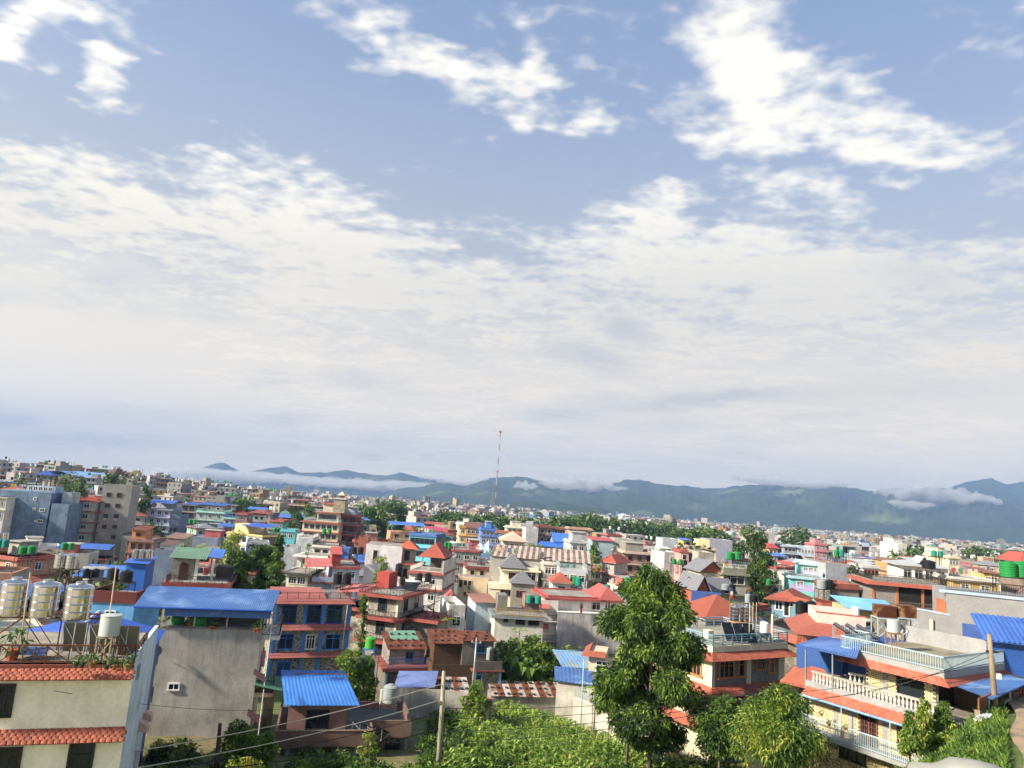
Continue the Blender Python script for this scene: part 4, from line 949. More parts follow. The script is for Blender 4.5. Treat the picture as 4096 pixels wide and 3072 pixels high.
def near_brick():
    h = House('brick_house', 'yellow brick house with white baluster terrace, orange tile eaves and pale blue roof railing', 'the yellow brick house', ('O', -140, 848), ('O', 1250, 1238), 52.0, 8.5)
    T = h.T; bm = tilemat('#d6c28c', .2); tl = tilemat('#a8583e', .4)
    h.block(0, h.w, 0, h.d, -3, T - .05, GREYW)
    b = MB(); b.box(-.1, h.w + .1, -.35, .0, T - .45, T); h.part('terrace_edge', b, GREYW)
    tf = MB(); tf.box(0, h.w, 0, h.d, T - .05, T - .01); h.part('terrace_floor', tf, wall('#8b7f70', .5))
    h.skirt(T - .42, .62, .42, tl, 3, 'F', None, (.42, 120), off=.35)
    e = MB(); e.tube([(-.3, -1.02, T - .9), (h.w, -1.02, T - .9)], .07, 5); h.part('eave_strip', e, rusty('#6f9ccb', .3, rust='#8aa0ad'))
    h.balusters((.3, -.2, T), (h.w - .3, -.2, T), .72, plain('#e3ddcf', .7), .25, wall('#a29d93', .3))
    # lower storey
    z1, z0 = T - 1.0, T - 3.0
    dz = [h.hit('O', 330, 1300), h.hit('O', 475, 1300)]
    brickwork(h, .05, h.w - .6, z0, z1, -.02, bm, 200, [(dz[0].x - .1, dz[1].x + .1, z0, z1 - .1)])
    h.pw('F', 'O', 335, 1165, 475, 1480, 'grille', '#7a4a3c', -.03); h.pw('F', 'O', 685, 1260, 720, 1430, 'grille', '#3c3230', -.03)
    for x in (105, 250, 555): u = h.pu('O', x, 1330); c = MB(); c.box(u - .16, u + .16, -.08, -.0, T - 3.0, z1); h.part('column', c, GREYW)
    s = MB(); s.box(-.2, h.w, -1.15, 0, T - 3.25, T - 3.0); h.part('balcony_slab', s, GREYW)
    h.rail([(-.15, -1.1, T - 3.0), (h.w - .3, -1.1, T - 3.0)], .95, PALEB, .12)
    for u in (.1, 3.0, 6.2, h.w - .5): c = MB(); c.box(u, u + .05, -1.1, -1.05, T - 3.0, T - .9); h.part('post', c, PALEB)
    b = MB(); b.box(0, h.w, -.06, 0, -3, T - 3.25); h.part('basement_wall', b, stone('#b8a878', '#8f8462', 3.2, '#5a5547'))
    h.pw('F', 'O', 150, 1500, 360, 1590, 'three', '#2b2825', -.06)
    for x, y in ((48, 1270), (200, 1310), (-20, 1180)): p = h.hit('O', x, y, 'F', -1.1); pot(h.wp(p.x, -1.25, p.z), 'on the yellow brick house balcony', .45)
    # upper block set back on the terrace
    o = 1.7; x0 = h.pu('O', 375, 830, 'F', o); x1 = h.pu('O', 1040, 980, 'F', o); zs = (h.pz('O', 345, 605, 'F', o - .75) + h.pz('O', 1150, 782, 'F', o - .75)) / 2
    ze = zs - .42
    h.block(x0, x1, o, h.d + 1.5, T, zs, GREYW, SHADED_WALL, name='upper_wall', left=GREYW)  # right wall is plain concrete, its shade put into a near-black colour
    wi = [h.hit('O', 680, 930, 'F', o), h.hit('O', 893, 930, 'F', o)]; wz = [h.pz('O', 785, 1000, 'F', o), h.pz('O', 785, 835, 'F', o)]
    brickwork(h, x0 + .05, x1 - .05, T, ze - .25, o - .02, bm, 240, [(wi[0].x - .12, wi[1].x + .12, wz[0] - .35, wz[1] + .15)])
    h.pw('F', 'O', 682, 825, 893, 1022, 'two', '#171513', o - .03)
    u = h.pu('O', 558, 860, 'F', o); c = MB(); c.box(u - .17, u + .17, o - .08, o, T, zs); h.part('column', c, GREYW)
    sl = MB(); sl.box(x0 - 1.4, x1 + .75, o - .75, h.d + 1.5, zs - .45, zs); h.part('roof_slab', sl, GREYW)
    h.skirt(zs - .42, .5, .36, tl, 2, 'FR', None, (.42, 60), x0=x0 - 1.4, x1=x1 + .75, y0=o - .75, y1=h.d + 1.5, off=.02)
    fl = MB(); fl.box(x0 - 1.2, x1 + .6, o - .6, h.d + 1.4, zs + .002, zs + .02); h.part('roof_floor', fl, wall('#8a8066', 1.0))
    h.rail([(x0 - 1.35, o - .7, zs), (x1 + .7, o - .7, zs), (x1 + .7, h.d + 1.4, zs)], .82, PALEB, .15)
    h.rail([(x0 - 1.35, o - .7, zs), (x0 - 1.35, o + 3.0, zs), (x0 - 3.2, o + 3.0, zs), (x0 - 3.2, o + 6, zs)], .82, PALEB, .15)
    bp = MB(); bp.box(x0 - 3.2, x1 + .7, h.d + 1.35, h.d + 1.5, zs - .2, zs + 1.15); h.part('back_parapet', bp, GREYW)
    lb = MB(); lb.box(x0 - 3.4, x0 - 1.4, o + 2.8, h.d + 1.5, T, zs); h.part('stair_room', lb, wall('#2a589c', .2))
    # roof plant
    zw = h.base + zs
    t = tank('drum', 'O', 630, 412, 297, 51.6, 'on the yellow brick house roof', wide=105); stand_at(t.location, .75, .75, t.location.z - zw, 'under the drum of the yellow brick house', '#8f6a4a')
    for x in (290, 400, 500): p = at(px('O', x, 470), 54.0); solar((p.x, p.y, zw + .1), h.rz + 2.0, 'beside the drum on the yellow brick house', 1.25, 28, False, False)
    for cx, lab in ((545, 'left'), (730, 'right')):
        p = at(px('O', cx, 270), 56.5); e = empty('rusty_tank', p, h.rz + .9); reg(e, 'rusty box-shaped water tank, %s one of the two on the frame behind the drum' % lab, 'water tank', 'rusty square tanks')
        q = MB(); q.box(-.68, .68, -.55, .55, 0, .85); q.build('tank_body', rusty('#8a6a44', .65, rust='#4a2412'), e); q = MB(); q.box(-.7, .7, -.57, .57, .85, .89); q.build('lid', rusty('#5c4a3a', .6), e)
        stand_at(p, 1.45, 1.2, p.z - zw, 'under the %s rusty box-shaped tank' % lab, '#9fb0b4', h.rz + .9)
    # side awning over the yard
    aw = [at(px('O', *q[:2]), q[2]) for q in ((1215, 907, 44.6), (1540, 1027, 41.0), (1900, 862, 46.0), (1625, 787, 50.0))]; aw = [h.loc(v) for v in aw]
    h.corr(aw[0], aw[1], aw[2], aw[3], BLUES, .28, .02, 4, 'awning')
    for v, y in ((at(px('O', 1505, 1030), 41.6), 0), (at(px('O', 1700, 960), 44.5), 0)): g = gz(v.x, v.y); q = h.loc(v); c = MB(); c.box(q.x - .04, q.x + .04, q.y - .04, q.y + .04, g - h.base - .5, q.z); h.part('awning_post', c, PALEB)
    # blue sheet canopy on thin posts over the terrace end
    C = [h.loc(at(px('X', *q[:2]), q[2])) for q in ((285, 850, 53.0), (1205, 1045, 48.2), (1285, 828, 51.2), (705, 714, 56.5))]
    h.corr(C[0], C[1], C[2], C[3], rusty('#3f68aa', .08, .35, rust='#88a6d8'), .2, .035, 5, 'canopy')
    for x, yt in ((455, 885), (850, 970)):
        v = h.loc(at(px('X', x, yt), 52.3 if x < 500 else 50.2)); c = MB(); c.box(v.x - .04, v.x + .04, v.y - .04, v.y + .04, T - .8, v.z); h.part('post', c, GALV)
    bw = MB(); a = h.loc(at(px('X', 320, 1070), 56)); b2 = h.loc(at(px('X', 1000, 1005), 54)); bw.hexa([(a.x, a.y, T), (b2.x, b2.y, T), (b2.x, b2.y + .15, T), (a.x, a.y + .15, T), (a.x, a.y, T + 1.6), (b2.x, b2.y, T + 1.75), (b2.x, b2.y + .15, T + 1.75), (a.x, a.y + .15, T + 1.6)]); h.part('blue_wall', bw, wall('#24569c', .15))
    h.balusters((1.5, 2.2, T), (3.2, 3.2, T), .7, plain('#e3ddcf', .7), .25)
    # shingled slope at the near end of the terrace
    S = [h.loc(at(px('N', *q[:2]), q[2])) for q in ((962, 866, 54.5), (1560, 1010, 49.6), (1370, 760, 53.5), (1135, 692, 57.5))]
    n = 7; par = MB(); par.sheet(S[0], S[1], S[2], S[3], .05); sp = h.part('shingle_slope', par, tl)
    for i in range(n):
        f0, f1 = i / n, (i + 1.25) / n
        L = [S[0].lerp(S[3], f) for f in (f0, min(f1, 1))]; Rr = [S[1].lerp(S[2], f) for f in (f0, min(f1, 1))]; m = 9
        for k in range(m):
            u0, u1 = (k + .5 * (i % 2)) / m, min(1, (k + 1 + .5 * (i % 2)) / m - .012)
            if u0 >= .99: continue
            up = Vector((0, 0, .05)); q = MB(); q.sheet(L[0].lerp(Rr[0], u0) + up * 1.5, L[0].lerp(Rr[0], u1) + up * 1.5, L[1].lerp(Rr[1], u1) + up, L[1].lerp(Rr[1], u0) + up, .03); q.build('shingle', tl, sp)
near_brick()

def near_tile():
    h = House('stone_tile_house', 'grey stone house with cream pillars, two orange tile eaves and pale blue roof railing', 'the grey stone tile house', ('N', 345, 590), ('N', 1000, 552), 65.0, 7.8)
    cr = wall('#d8cca2', .2); gs = stone('#8a8a88', '#6f7072', 3.4, '#9a9a96', .05, (1, 1, 3.2)); h.body(gs, gs, wall('#c9bb94', .25)); z = lambda x, y: h.pz('N', x, y); T = h.T
    b = MB(); b.box(-.25, h.w + .25, -.25, h.d + .2, T - .02, T + .5); h.part('parapet_band', b, cr)
    f = MB(); f.box(-.05, h.w + .05, -.05, h.d, T + .503, T + .52); h.part('roof_floor', f, wall('#8d8878', .9))
    h.skirt(T, .95, z(345, 590) - z(345, 655), TILE, 4, 'FRL', cr, (.30, 160), off=.1)
    z2 = z(690, 893); h.skirt(z2 + .1, .95, .62, TILE, 4, 'FRL', cr, (.30, 160), off=.02); z3 = z2 - 3.0; h.skirt(z3 + .1, .95, .62, TILE, 4, 'FRL', cr, off=.02)
    for x0, x1 in ((345, 362), (655, 694), (948, 1000)):
        u0, u1 = h.pu('N', x0, 760), h.pu('N', x1, 760); c = MB(); c.box(u0, u1, -.08, 0, -1, T); h.part('pillar', c, cr)
    c = MB(); c.box(-.08, .0, -.08, .5, -1, T); h.part('pillar', c, cr)
    tr = '#b5794a'
    for q in ((410, 682, 530, 820), (588, 672, 628, 808), (753, 660, 808, 745), (863, 652, 900, 778), (405, 1012, 530, 1105), (583, 1000, 620, 1135), (748, 975, 800, 1055), (863, 965, 895, 1045)): h.pw('F', 'N', *q, 'trim', tr)
    for yy in (2.0, 5.2):
        for k in (0, 1): h.win('L', yy, T - 1.55 - 3.05 * k, 1.3, 1.5, 'trim', tr)
    zr = T + .5; h.rail([(-.2, h.d, zr), (-.2, -.2, zr), (h.w + .2, -.2, zr), (h.w + .2, h.d, zr), (-.2, h.d, zr)], .9, plain('#7fa6b4', .5), style='horizontal', r=.022)
    zw = h.base + zr
    for x in (558, 663): t = tank('steel', 'N', x, 312, 160, 70.5, 'on the grey stone tile house', wide=97)
    p = at(px('N', 610, 312), 70.5); stand_at((p.x, p.y, p.z), 2.4, 1.2, p.z - zw, 'under two steel tanks of the grey stone tile house', '#a9866c', h.rz)
    tank('white', 'N', 820, 415, 312, 69.0, 'at the back rail of the grey stone tile house', wide=76, stand=.8)
    for x in (520, 620, 715): p = at(px('N', x, 480), 67.0); solar((p.x, p.y, zw), h.rz - .3, 'dark and steep on the grey stone tile house', 1.0, 55, False, False)
    q = MB(); a = h.loc(at(px('N', 308, 450), 68.5)); q.box(a.x - .35, a.x + .35, a.y - .3, a.y + .3, zr, zr + .75); h.part('hatch', q, cr)
    q = MB(); a = h.loc(at(px('N', 975, 545), 67.5)); q.tube([(a.x, -.25, zr), (a.x, -.25, zr + 2.6)], .1, 7); h.part('chimney_pipe', q, cr)
    q = MB(); a = h.loc(at(px('N', 680, 520), 67.5))
    for k in range(3): q.tube([(a.x + .45 * k, a.y, zr), (a.x + .45 * k, a.y, zr + 3.6)], .03, 5)
    h.part('pipe_rack', q, plain('#d9c9a6', .6))
near_tile()

def near_right():
    # tall bare grey block and its lower yard wall
    h = House('grey_block', 'large blank grey wall of a building topped by a black iron railing', 'the large blank grey wall', ('O', 1110, 45), ('O', 1829, 112), 66.0, 9.0, yaw=-24.0)
    m = wall('#8e8d8b', .12); w0 = h.w; h.w += 3.5
    h.body(m); q = MB(); x1 = h.pu('O', 1150, 260); x0 = h.pu('O', 760, 187); za, zb = h.pz('O', 760, 187), h.pz('O', 1150, 257)
    q.hexa([(x0, .02, -2), (x1, .02, -2), (x1, .4, -2), (x0, .4, -2), (x0, .02, za), (x1, .02, zb), (x1, .4, zb), (x0, .4, za)]); h.part('yard_wall', q, m)
    c = MB(); c.hexa([(x0, -.03, za), (x1, -.03, zb), (x1, .45, zb), (x0, .45, za), (x0, -.03, za + .1), (x1, -.03, zb + .1), (x1, .45, zb + .1), (x0, .45, za + .1)]); h.part('coping', c, wall('#a9c4da', .2))
    c = MB(); c.box(-.5, h.w, -.12, .25, h.T, h.T + .22); h.part('coping', c, wall('#9bb8d2', .2))
    h.rail([(.1, .3, h.T + .2), (h.w, .3, h.T + .2)], 1.0, IRON, .13)
    c = MB(); c.box(-.45, -.02, -.02, 3, h.pz('O', 1110, 250), h.T - .8); h.part('pier', c, wall('#b8672f', .3))
    for x in (2088, 2190): tank('green', 'M', x, 825, 698, 70.0, 'on the black stand above the blank grey wall', wide=118)
    p = at(px('M', 2130, 826), 70.0); stand_at(p, 3.2, 1.4, 3.1, 'of black angle iron above the blank grey wall', '#1e1c1b', h.rz)
    for x, y0, y1 in ((970, 455, 292), (988, 460, 296)):
        a = h.hit('O', x, y0, 'F', -.12); b = h.hit('O', x, y1, 'F', -.12); q = MB(); q.tube([(a.x, -.12, a.z), (b.x, -.12, b.z)], .085, 7); h.part('vent_pipe', q, plain('#cfc8b4', .6))
    # blue sheet building beside the road
    g = House('blue_sheet_building', 'building clad in deep blue sheet beside the dirt road', 'the deep blue sheet building', ('O', 1540, 478), ('O', 1829, 515), 50.0, 8.0, yaw=-20.0)
    g.w += 4; bl = rusty('#24529a', .06, .4, rust='#17306e'); g.body(bl)
    g.corr((-.6, -.5, g.T - .05), (g.w, -.5, g.T - .05), (g.w, 3.0, g.T + 1.3), (-.6, 3.0, g.T + 1.3), rusty('#375ea6', .06, .35, rust='#1a3a8a'), .3, .07, 4, 'roof')
    # roadside wall and store front
    a, b = at(px('O', 1425, 1340), 40.6), at(px('O', 1712, 1250), 44.5); d = Vector((b.x - a.x, b.y - a.y, 0)); e = empty('low_concrete_wall', a, math.atan2(d.y, d.x)); reg(e, 'low bare concrete wall beside the roadside pole', 'wall')
    q = MB(); q.box(0, d.length, 0, .15, -1.2, 1.05); q.build('wall_panel', wall('#9b978c', .6), e); q = MB(); q.box(-.12, .12, -.06, .2, -1.2, 1.15); q.build('pier', wall('#8d7d5e', .5), e); q = MB(); q.box(.1, d.length * .45, .02, .1, 1.05, 1.75); q.build('board', rusty('#7a4a34', .5), e)
    s = House('roadside_shop', 'dark shop front with rusty shutters under the blue awning by the road', 'the shuttered shop', ('O', 1712, 930), ('O', 1829, 880), 45.0, 5.0, yaw=38.0)
    s.w += 3; s.body(wall('#4b4038', .5)); 
    for k in range(3): s.win('F', .8 + 1.7 * k, s.T - 1.5, 1.2, 2.3, 'door', '#7a3f30')
near_right()

def near_row():
    """roofs between the brick house and the stone tile house"""
    h = House('grey_parapet_house', 'house with slate grey parapet walls, planters and an orange tile eave', 'the slate grey parapet house', ('N', 1130, 445), ('N', 1385, 420), 78.0, 8.0, yaw=12)
    h.body(stone('#8d8272', '#6c6255', 3, '#555555')); h.skirt(h.T, .8, .7, TILE, 3, 'FL', None, (.33, 120), off=.05); p = MB(); p.box(-.1, h.w, -.1, .1, h.T, h.T + 1.15); p.box(-.1, .1, .1, 6, h.T, h.T + .3); h.part('parapet', p, GREYD)
    h.rail([(0, 6, h.T + .3), (0, 1.5, h.T + .3)], .9, IRON, .12); 
    for x in (1155, 1250): tank('black', 'N', x, 245, 122, 81.0, 'on the slate grey parapet house', wide=90)
    p = at(px('N', 1210, 246), 81.0); stand_at(p, 1.9, 1.0, 1.9, 'of black iron on the slate grey parapet house', '#161514', h.rz)
    p = at(px('N', 1060, 330), 82.0); solar((p.x, p.y, p.z - 1.1), h.rz + .4, 'with white cylinder beside the twin black tanks', 1.8, 30)
    h.win('F', 1.2, h.T - 1.7, 1.1, 1.5, 'trim', '#8a5a34'); h.win('F', 3.0, h.T - 1.7, 1.1, 1.5, 'trim', '#8a5a34')
    for x in (830, 915, 745): p = at(px('N', x, 315), 84.0); pot((p.x, p.y, p.z), 'in a blue pot on the slate grey terrace', 1.1, '#2450a8')
    w = House('grey_terrace_wall', 'low slate grey terrace house with blue planters behind the steel tanks', 'the slate grey terrace', ('N', 715, 325), ('N', 980, 430), 84.0, 6.0, yaw=-20); w.body(GREYD); w.rail([(0, 0, w.T), (w.w, 0, w.T)], .8, IRON, .12)
    r = House('red_roof_house', 'house with a broad orange tiled hip roof behind the pale blue railing', 'the broad tiled hip roof', ('N', 285, 285), ('N', 770, 385), 86.0, 8.0, yaw=14)
    r.body(wall('#8c7f70', .4)); r.hip(0, r.w, 0, 7.5, r.T, 2.3, .5, TILE2, 12, soffit=wall('#c9bfae', .2)); tank('steel', 'N', 545, 240, 165, 0 + 95, 'beyond', wide=60) if False else None
    p = House('pink_parapet_house', 'house with pale pink parapets above a red tile roof', 'the pink parapet house', ('X', 610, 515), ('X', 1340, 610), 70.0, 7.0, yaw=-16)
    pk = wall('#d9b0a4', .2); p.body(wall('#8f6a5c', .4)); t = tilemat('#96503e'); p.skirt(p.T, 2.2, .95, t, 5, 'FL', None, off=.05); q = MB(); q.box(0, p.w, 0, .15, p.T, p.T + .95); q.box(0, .15, .15, 6, p.T, p.T + .95); q.box(0, p.w, 5.9, 6.05, p.T, p.T + .95); p.part('parapet', q, pk)
    c = MB(); c.box(-.02, p.w, -.05, .2, p.T + .95, p.T + 1.02); p.part('coping', c, wall('#b0463a', .2)); g = at(px('X', 1330, 540), 72.5); solar((g.x, g.y, g.z - 1.0), p.rz, 'with bright cylinder on the pink parapet house', 1.9, 25)
    q = House('blue_panel_house', 'blue-grey panelled house with a long orange tile roof and white windows', 'the blue panelled house', ('N', 890, 98), ('N', 1130, 150), 100.0, 8.0, yaw=-30)
    q.body(wall('#5f8aa0', .25)); q.skirt(q.T + .25, 1.0, .35, TILE2, 3, 'FRL', wall('#4a6f84', .2)); q.hip(0, q.w, 0, q.d, q.T + .25, .9, .0, TILE2, 6)
    q.pw('F', 'N', 925, 110, 985, 200, 'two', '#f0eee8'); q.pw('F', 'N', 1005, 130, 1045, 260, 'door', '#f0eee8'); q.pw('F', 'N', 1060, 145, 1105, 175, 'two', '#f0eee8')
    x = House('tile_eave_house', 'low house with an orange tile eave below the rust-striped wall', 'the low tile eave house', ('X', 690, 300), ('X', 990, 295), 92.0, 6.0, yaw=12); x.body(wall('#5a8090', .2)); x.skirt(x.T + .6, .7, .6, TILE2, 4, 'FRL')
    s = House('blue_sheet_lean_to', 'ochre hut under bright sky blue roof sheets behind the rusty tanks', 'the sky blue sheet hut', ('X', 1090, 290), ('X', 1500, 340), 80.0, 4.0, yaw=0); s.body(wall('#b89a62', .4)); s.corr((-.6, -.6, s.T), (s.w + 2.5, -.6, s.T - .25), (s.w + 3, 4, s.T + .6), (-.3, 4, s.T + .75), rusty('#6aa6d0', .1, .5, rust='#4b7fa6'), .3, .03, 4)
    tank('white', 'X', 1190, 412, 282, 78.0, 'beside the sky blue sheet hut', wide=108)
near_row()

# ------------------------------------------------------------------ houses of the middle distance
def mid(name, label, short, A, B, Y, yaw, depth, floors, wc, side=None, band=None, over=.35, roof='flat', rc=None, wn=3, style='two', fc='#e3e0d8', sw=1, sh=2.9, rail=None, dirt=.35, left=None, bt=.28, rh=1.6, ww=1.1, wh=1.25, par=.45, stair=None, base=None, lw=0):
    far = Y > 150
    h = House(name, label, short, (A[0], A[1], A[2]), (A[0], B[0], B[1]), Y, depth, yaw=yaw, far=far, base=base)
    if h.w < 1.5: h.w = 3.0
    h.vis = max(2.2, min(floors * sh, 7.0)) * .85
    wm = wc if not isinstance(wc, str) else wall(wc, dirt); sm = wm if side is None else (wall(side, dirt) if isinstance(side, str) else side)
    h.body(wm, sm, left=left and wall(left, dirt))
    bm = band and wall(band, .3)
    for i in range(floors):
        z = h.T - sh * i
        if band: h.band(z, bt, over, bm)
        zc = z - 1.4
        if wn: h.row('F', zc, wn, min(ww, h.w / wn * .7), wh, style, fc, .3)
        if sw: h.row('R', zc, sw, ww, wh, style, fc, .6)
        if lw: h.row('L', zc, lw, ww, wh, style, fc, .6)
    rm = rc and (tilemat(rc) if roof in ('hip', 'gx', 'gy') else (wall(rc, .4) if roof == 'flat' else rusty(rc, .12, .5)))
    if roof == 'hip': h.hip(0, h.w, 0, h.d, h.T + .02, rh, over + .2, rm, 7, soffit=sm)
    elif roof in ('gx', 'gy'):
        h.hip(0, h.w, 0, h.d, h.T + .02, rh, over + .1, rm, 7, gable=roof[1]); g = MB()
        if roof == 'gx':
            for x in (0.02, h.w - .02): g.add([(x, 0, h.T), (x, h.d, h.T), (x, h.d / 2, h.T + rh * .94)], [(0, 1, 2)])
        else:
            for y in (0.02, h.d - .02): g.add([(0, y, h.T), (h.w, y, h.T), (h.w / 2, y, h.T + rh * .94)], [(0, 1, 2)])
        h.part('gable', g, wm)
    elif roof == 'sheet':
        h.posts([(.1, .1), (h.w - .1, .1), (.1, h.d - .1), (h.w - .1, h.d - .1), (h.w / 2, .1)], h.T, h.T + 2.3, GALV, .05); zz = h.T + 2.2
        h.corr((-.5, -.6, zz), (h.w + .5, -.6, zz), (h.w + .5, h.d / 2, zz + rh * .6), (-.5, h.d / 2, zz + rh * .6), rm, .35, .03); h.corr((h.w + .5, h.d + .5, zz), (-.5, h.d + .5, zz), (-.5, h.d / 2, zz + rh * .6), (h.w + .5, h.d / 2, zz + rh * .6), rm, .35, .03)
        k = MB(); k.box(.3, h.w - .3, h.d * .55, h.d - .2, h.T, zz); h.part('back_wall', k, wm)
    elif roof == 'shed':
        h.corr((-.4, -.5, h.T + .05), (h.w + .4, -.5, h.T + .05), (h.w + .4, h.d + .3, h.T + rh), (-.4, h.d + .3, h.T + rh), rm, .3, .03); g = MB(); g.box(.05, h.w - .05, .1, h.d, h.T, h.T + .1); g.add([(h.w - .02, 0, h.T), (h.w - .02, h.d, h.T), (h.w - .02, h.d, h.T + rh - .15)], [(0, 1, 2)]); h.part('gable', g, sm)
    else:
        f = MB(); f.box(.1, h.w - .1, .1, h.d - .1, h.T, h.T + .02); h.part('roof_floor', f, wall('#8d887c', .8))
        if par: h.parapet(par, .15, rm or bm or wm, z=h.T + .0)
        if rail: h.rail([(.1, h.d - .1, h.T + par), (.1, .1, h.T + par), (h.w - .1, .1, h.T + par), (h.w - .1, h.d - .1, h.T + par)], .8, plain(rail, .6), .18 if not far else .35, r=.018 if not far else .03)
    if stair:
        c, x0, x1 = stair; s_ = MB(); s_.box(h.w * x0, h.w * x1, h.d * .45, h.d - .2, h.T, h.T + 2.4); h.part('stair_room', s_, wall(c, .4)); s_ = MB(); s_.box(h.w * x0 - .25, h.w * x1 + .25, h.d * .45 - .3, h.d, h.T + 2.4, h.T + 2.55); h.part('stair_roof', s_, wall('#a8a49a', .5))
    return h
def left_blocks():
    h = House('blue_walled_block', 'tall windowless-looking block with a weathered blue flank wall', 'the weathered blue block', ('A', -60, 297), ('A', 575, 330), 190, 14, yaw=10, far=True)
    bl = wall('#64809f', .9); h.body(bl); x0, x1 = h.pu('A', 575, 460), h.pu('A', 768, 460); h.block(x0 - .05, x1, 0, 10, -1, h.pz('A', 670, 458), bl); h.block(x0 + 1.0, x1 - 1.0, 3, 9, 0, h.pz('A', 660, 330), wall('#9aa4b0', .4))
    for q in ((375, 390, 402, 416), (443, 512, 490, 540), (418, 636, 470, 662), (365, 508, 386, 526), (385, 640, 400, 655)): h.pw('F', 'A', *q, 'two')
    pv = MB(); u = h.pu('A', 255, 280); pv.box(u, u + 7, 2, 7, h.T, h.T + 1.6); h.part('roof_room', pv, wall('#8fb0d4', .4)); h.posts([(u + 2, 2.5), (u + 5.4, 2.5), (u + 2, 5.5), (u + 5.4, 5.5)], h.T + 1.6, h.T + 4.6, plain('#5a4a40', .7), .12)
    h.hip(u + 1.8, u + 5.6, 2.2, 5.8, h.T + 4.6, 1.2, .5, rusty('#2f4f94', .1)); [h.win('F', u + 1 + 1.2 * k, h.T + .9, .8, .9, 'two', off=2) for k in range(5)]
    for x in (485, 545): tank('steel', 'A', x, 270, 205, 196, 'on the roof of the weathered blue block', wide=40, stand=1.6)
    w = House('white_bay_house', 'white house with tall bay windows at the picture edge beside the blue block', 'the white bay house', ('A', -60, 375), ('A', 80, 385), 186, 8, yaw=10, far=True); w.body(wall('#d9d3c4', .3)); w.row('F', w.T - 1.5, 2, 1.0, 1.9, 'three'); w.row('F', w.T - 4.6, 2, 1.0, 1.9, 'three'); w.band(w.T, .3, .3, wall('#cfc8b6', .3)); w.band(w.T - 3.1, .3, .3, wall('#cfc8b6', .3))
    b = mid('balcony_block', 'narrow five-storey block of shadowed balconies with red slab edges', 'the balcony block', ('A', 725, 400), (1080, 425), 203, 6, 11, 5, '#8f8a80', band='#a5493a', over=1.1, wn=3, style='void', fc='#6b6258', ww=1.3, wh=1.7, sw=0)
    for i in range(5): z = b.T - 2.9 * (i + 1); q = MB(); q.box(0, b.w, -1.1, -1.0, z, z + .9); b.part('balcony_wall', q, wall('#b3aa98', .5))
    q = MB(); q.box(b.w * .45, b.w, -.6, 0, -1, b.T - .3); b.part('bay_wall', q, wall('#a29d90', .5)); [b.win('F', b.w * .72, b.T - 1.4 - 2.9 * i, 1.4, 1.2, 'two', off=-.6) for i in range(4)]
    t = House('grey_tower_block', 'bare grey tower block with paired black window holes and a lit side', 'the bare grey tower', ('A', 1145, 255), ('A', 1465, 268), 205, 9.5, yaw=14, far=True); t.body(wall('#8f8d86', .15), left=wall('#c9bfae', .2))  # left wall: sunlight put into its paler colour
    for q in ((1182, 336, 1228, 376), (1298, 340, 1344, 382), (1163, 455, 1212, 495), (1280, 459, 1328, 499), (1146, 571, 1194, 612), (1262, 574, 1310, 614), (1230, 805, 1278, 846)): t.pw('F', 'A', *q, 'void', '#6c6a64')
    for q in ((1130, 690, 1177, 730), (1247, 690, 1294, 730)): t.pw('F', 'A', *q, 'void', '#a5623c')
    for x in (1158, 1275): p = t.hit('A', x, 628); a = MB(); a.box(p.x - .4, p.x + .4, -.35, 0, p.z - .3, p.z + .3); t.part('air_conditioner', a, plain('#b9b6ae', .6))
    for k in range(4): [t.win('L', 2 + 2.6 * j, t.T - 2.3 - 2.95 * k, .8, 1.2, 'void', '#8f877a') for j in range(3)]
    t.parapet(.5, .2, wall('#8f8d86', .3)); 
    for x in (1040, 1100, 1200, 1290, 1370): p = at(px('A', x, 255), 208); o = MB().tube([(p.x, p.y, p.z - .5), (p.x, p.y, p.z + 1.6)], .06, 4).build('rebar_post', plain('#8a7f70', .8)); reg(o, 'bare rebar column stub on top of the grey tower', 'post')
left_blocks()
O_ = mid('orange_house', 'orange two-storey house with a rusty roofed room on top', 'the orange house', ('A', 1430, 858), (1700, 862), 182, 8, 9, 2, '#c9743c', '#8f8c86', '#8b6a60', wn=3, style='void', fc='#7a5a44')
q = O_; q.block(.2, q.w * .6, .6, 6, q.T, q.T + 2.6, wall('#c97a3f', .3), name='roof_room'); q.corr((-.2, -.2, q.T + 2.5), (q.w * .68, -.2, q.T + 2.5), (q.w * .68, 6.4, q.T + 3.3), (-.2, 6.4, q.T + 3.3), rusty('#8a5a3c', .7), .3, .03); q.win('F', q.w * .3, q.T + 1.4, .9, .6, 'two', '#5a4034', .6)
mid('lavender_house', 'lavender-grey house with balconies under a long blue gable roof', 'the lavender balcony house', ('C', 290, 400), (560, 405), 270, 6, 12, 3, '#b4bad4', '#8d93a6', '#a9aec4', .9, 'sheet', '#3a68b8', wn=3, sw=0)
mid('slate_annex', 'blank slate-blue annex beside the lavender balcony house', 'the slate annex', ('C', 545, 490), (680, 480), 266, 6, 9, 1, '#6f7c96', wn=0, sw=0)
mid('brick_frame_house', 'brick-walled upper room with white frame under the blue gable roof', 'the brick frame house', ('C', 180, 365), (285, 360), 285, 6, 8, 1, '#9c6a4a', roof='gx', rc='#3a66b4', wn=2)
mid('open_frame_block', 'open concrete frame block under a flat blue roof', 'the open frame block', ('C', 682, 352), (860, 356), 300, 6, 14, 3, '#7f7468', band='#a39a8c', over=.4, wn=2, style='void', fc='#6b6256', ww=2.0, wh=1.8, roof='shed', rc='#3560b0', rh=.7)
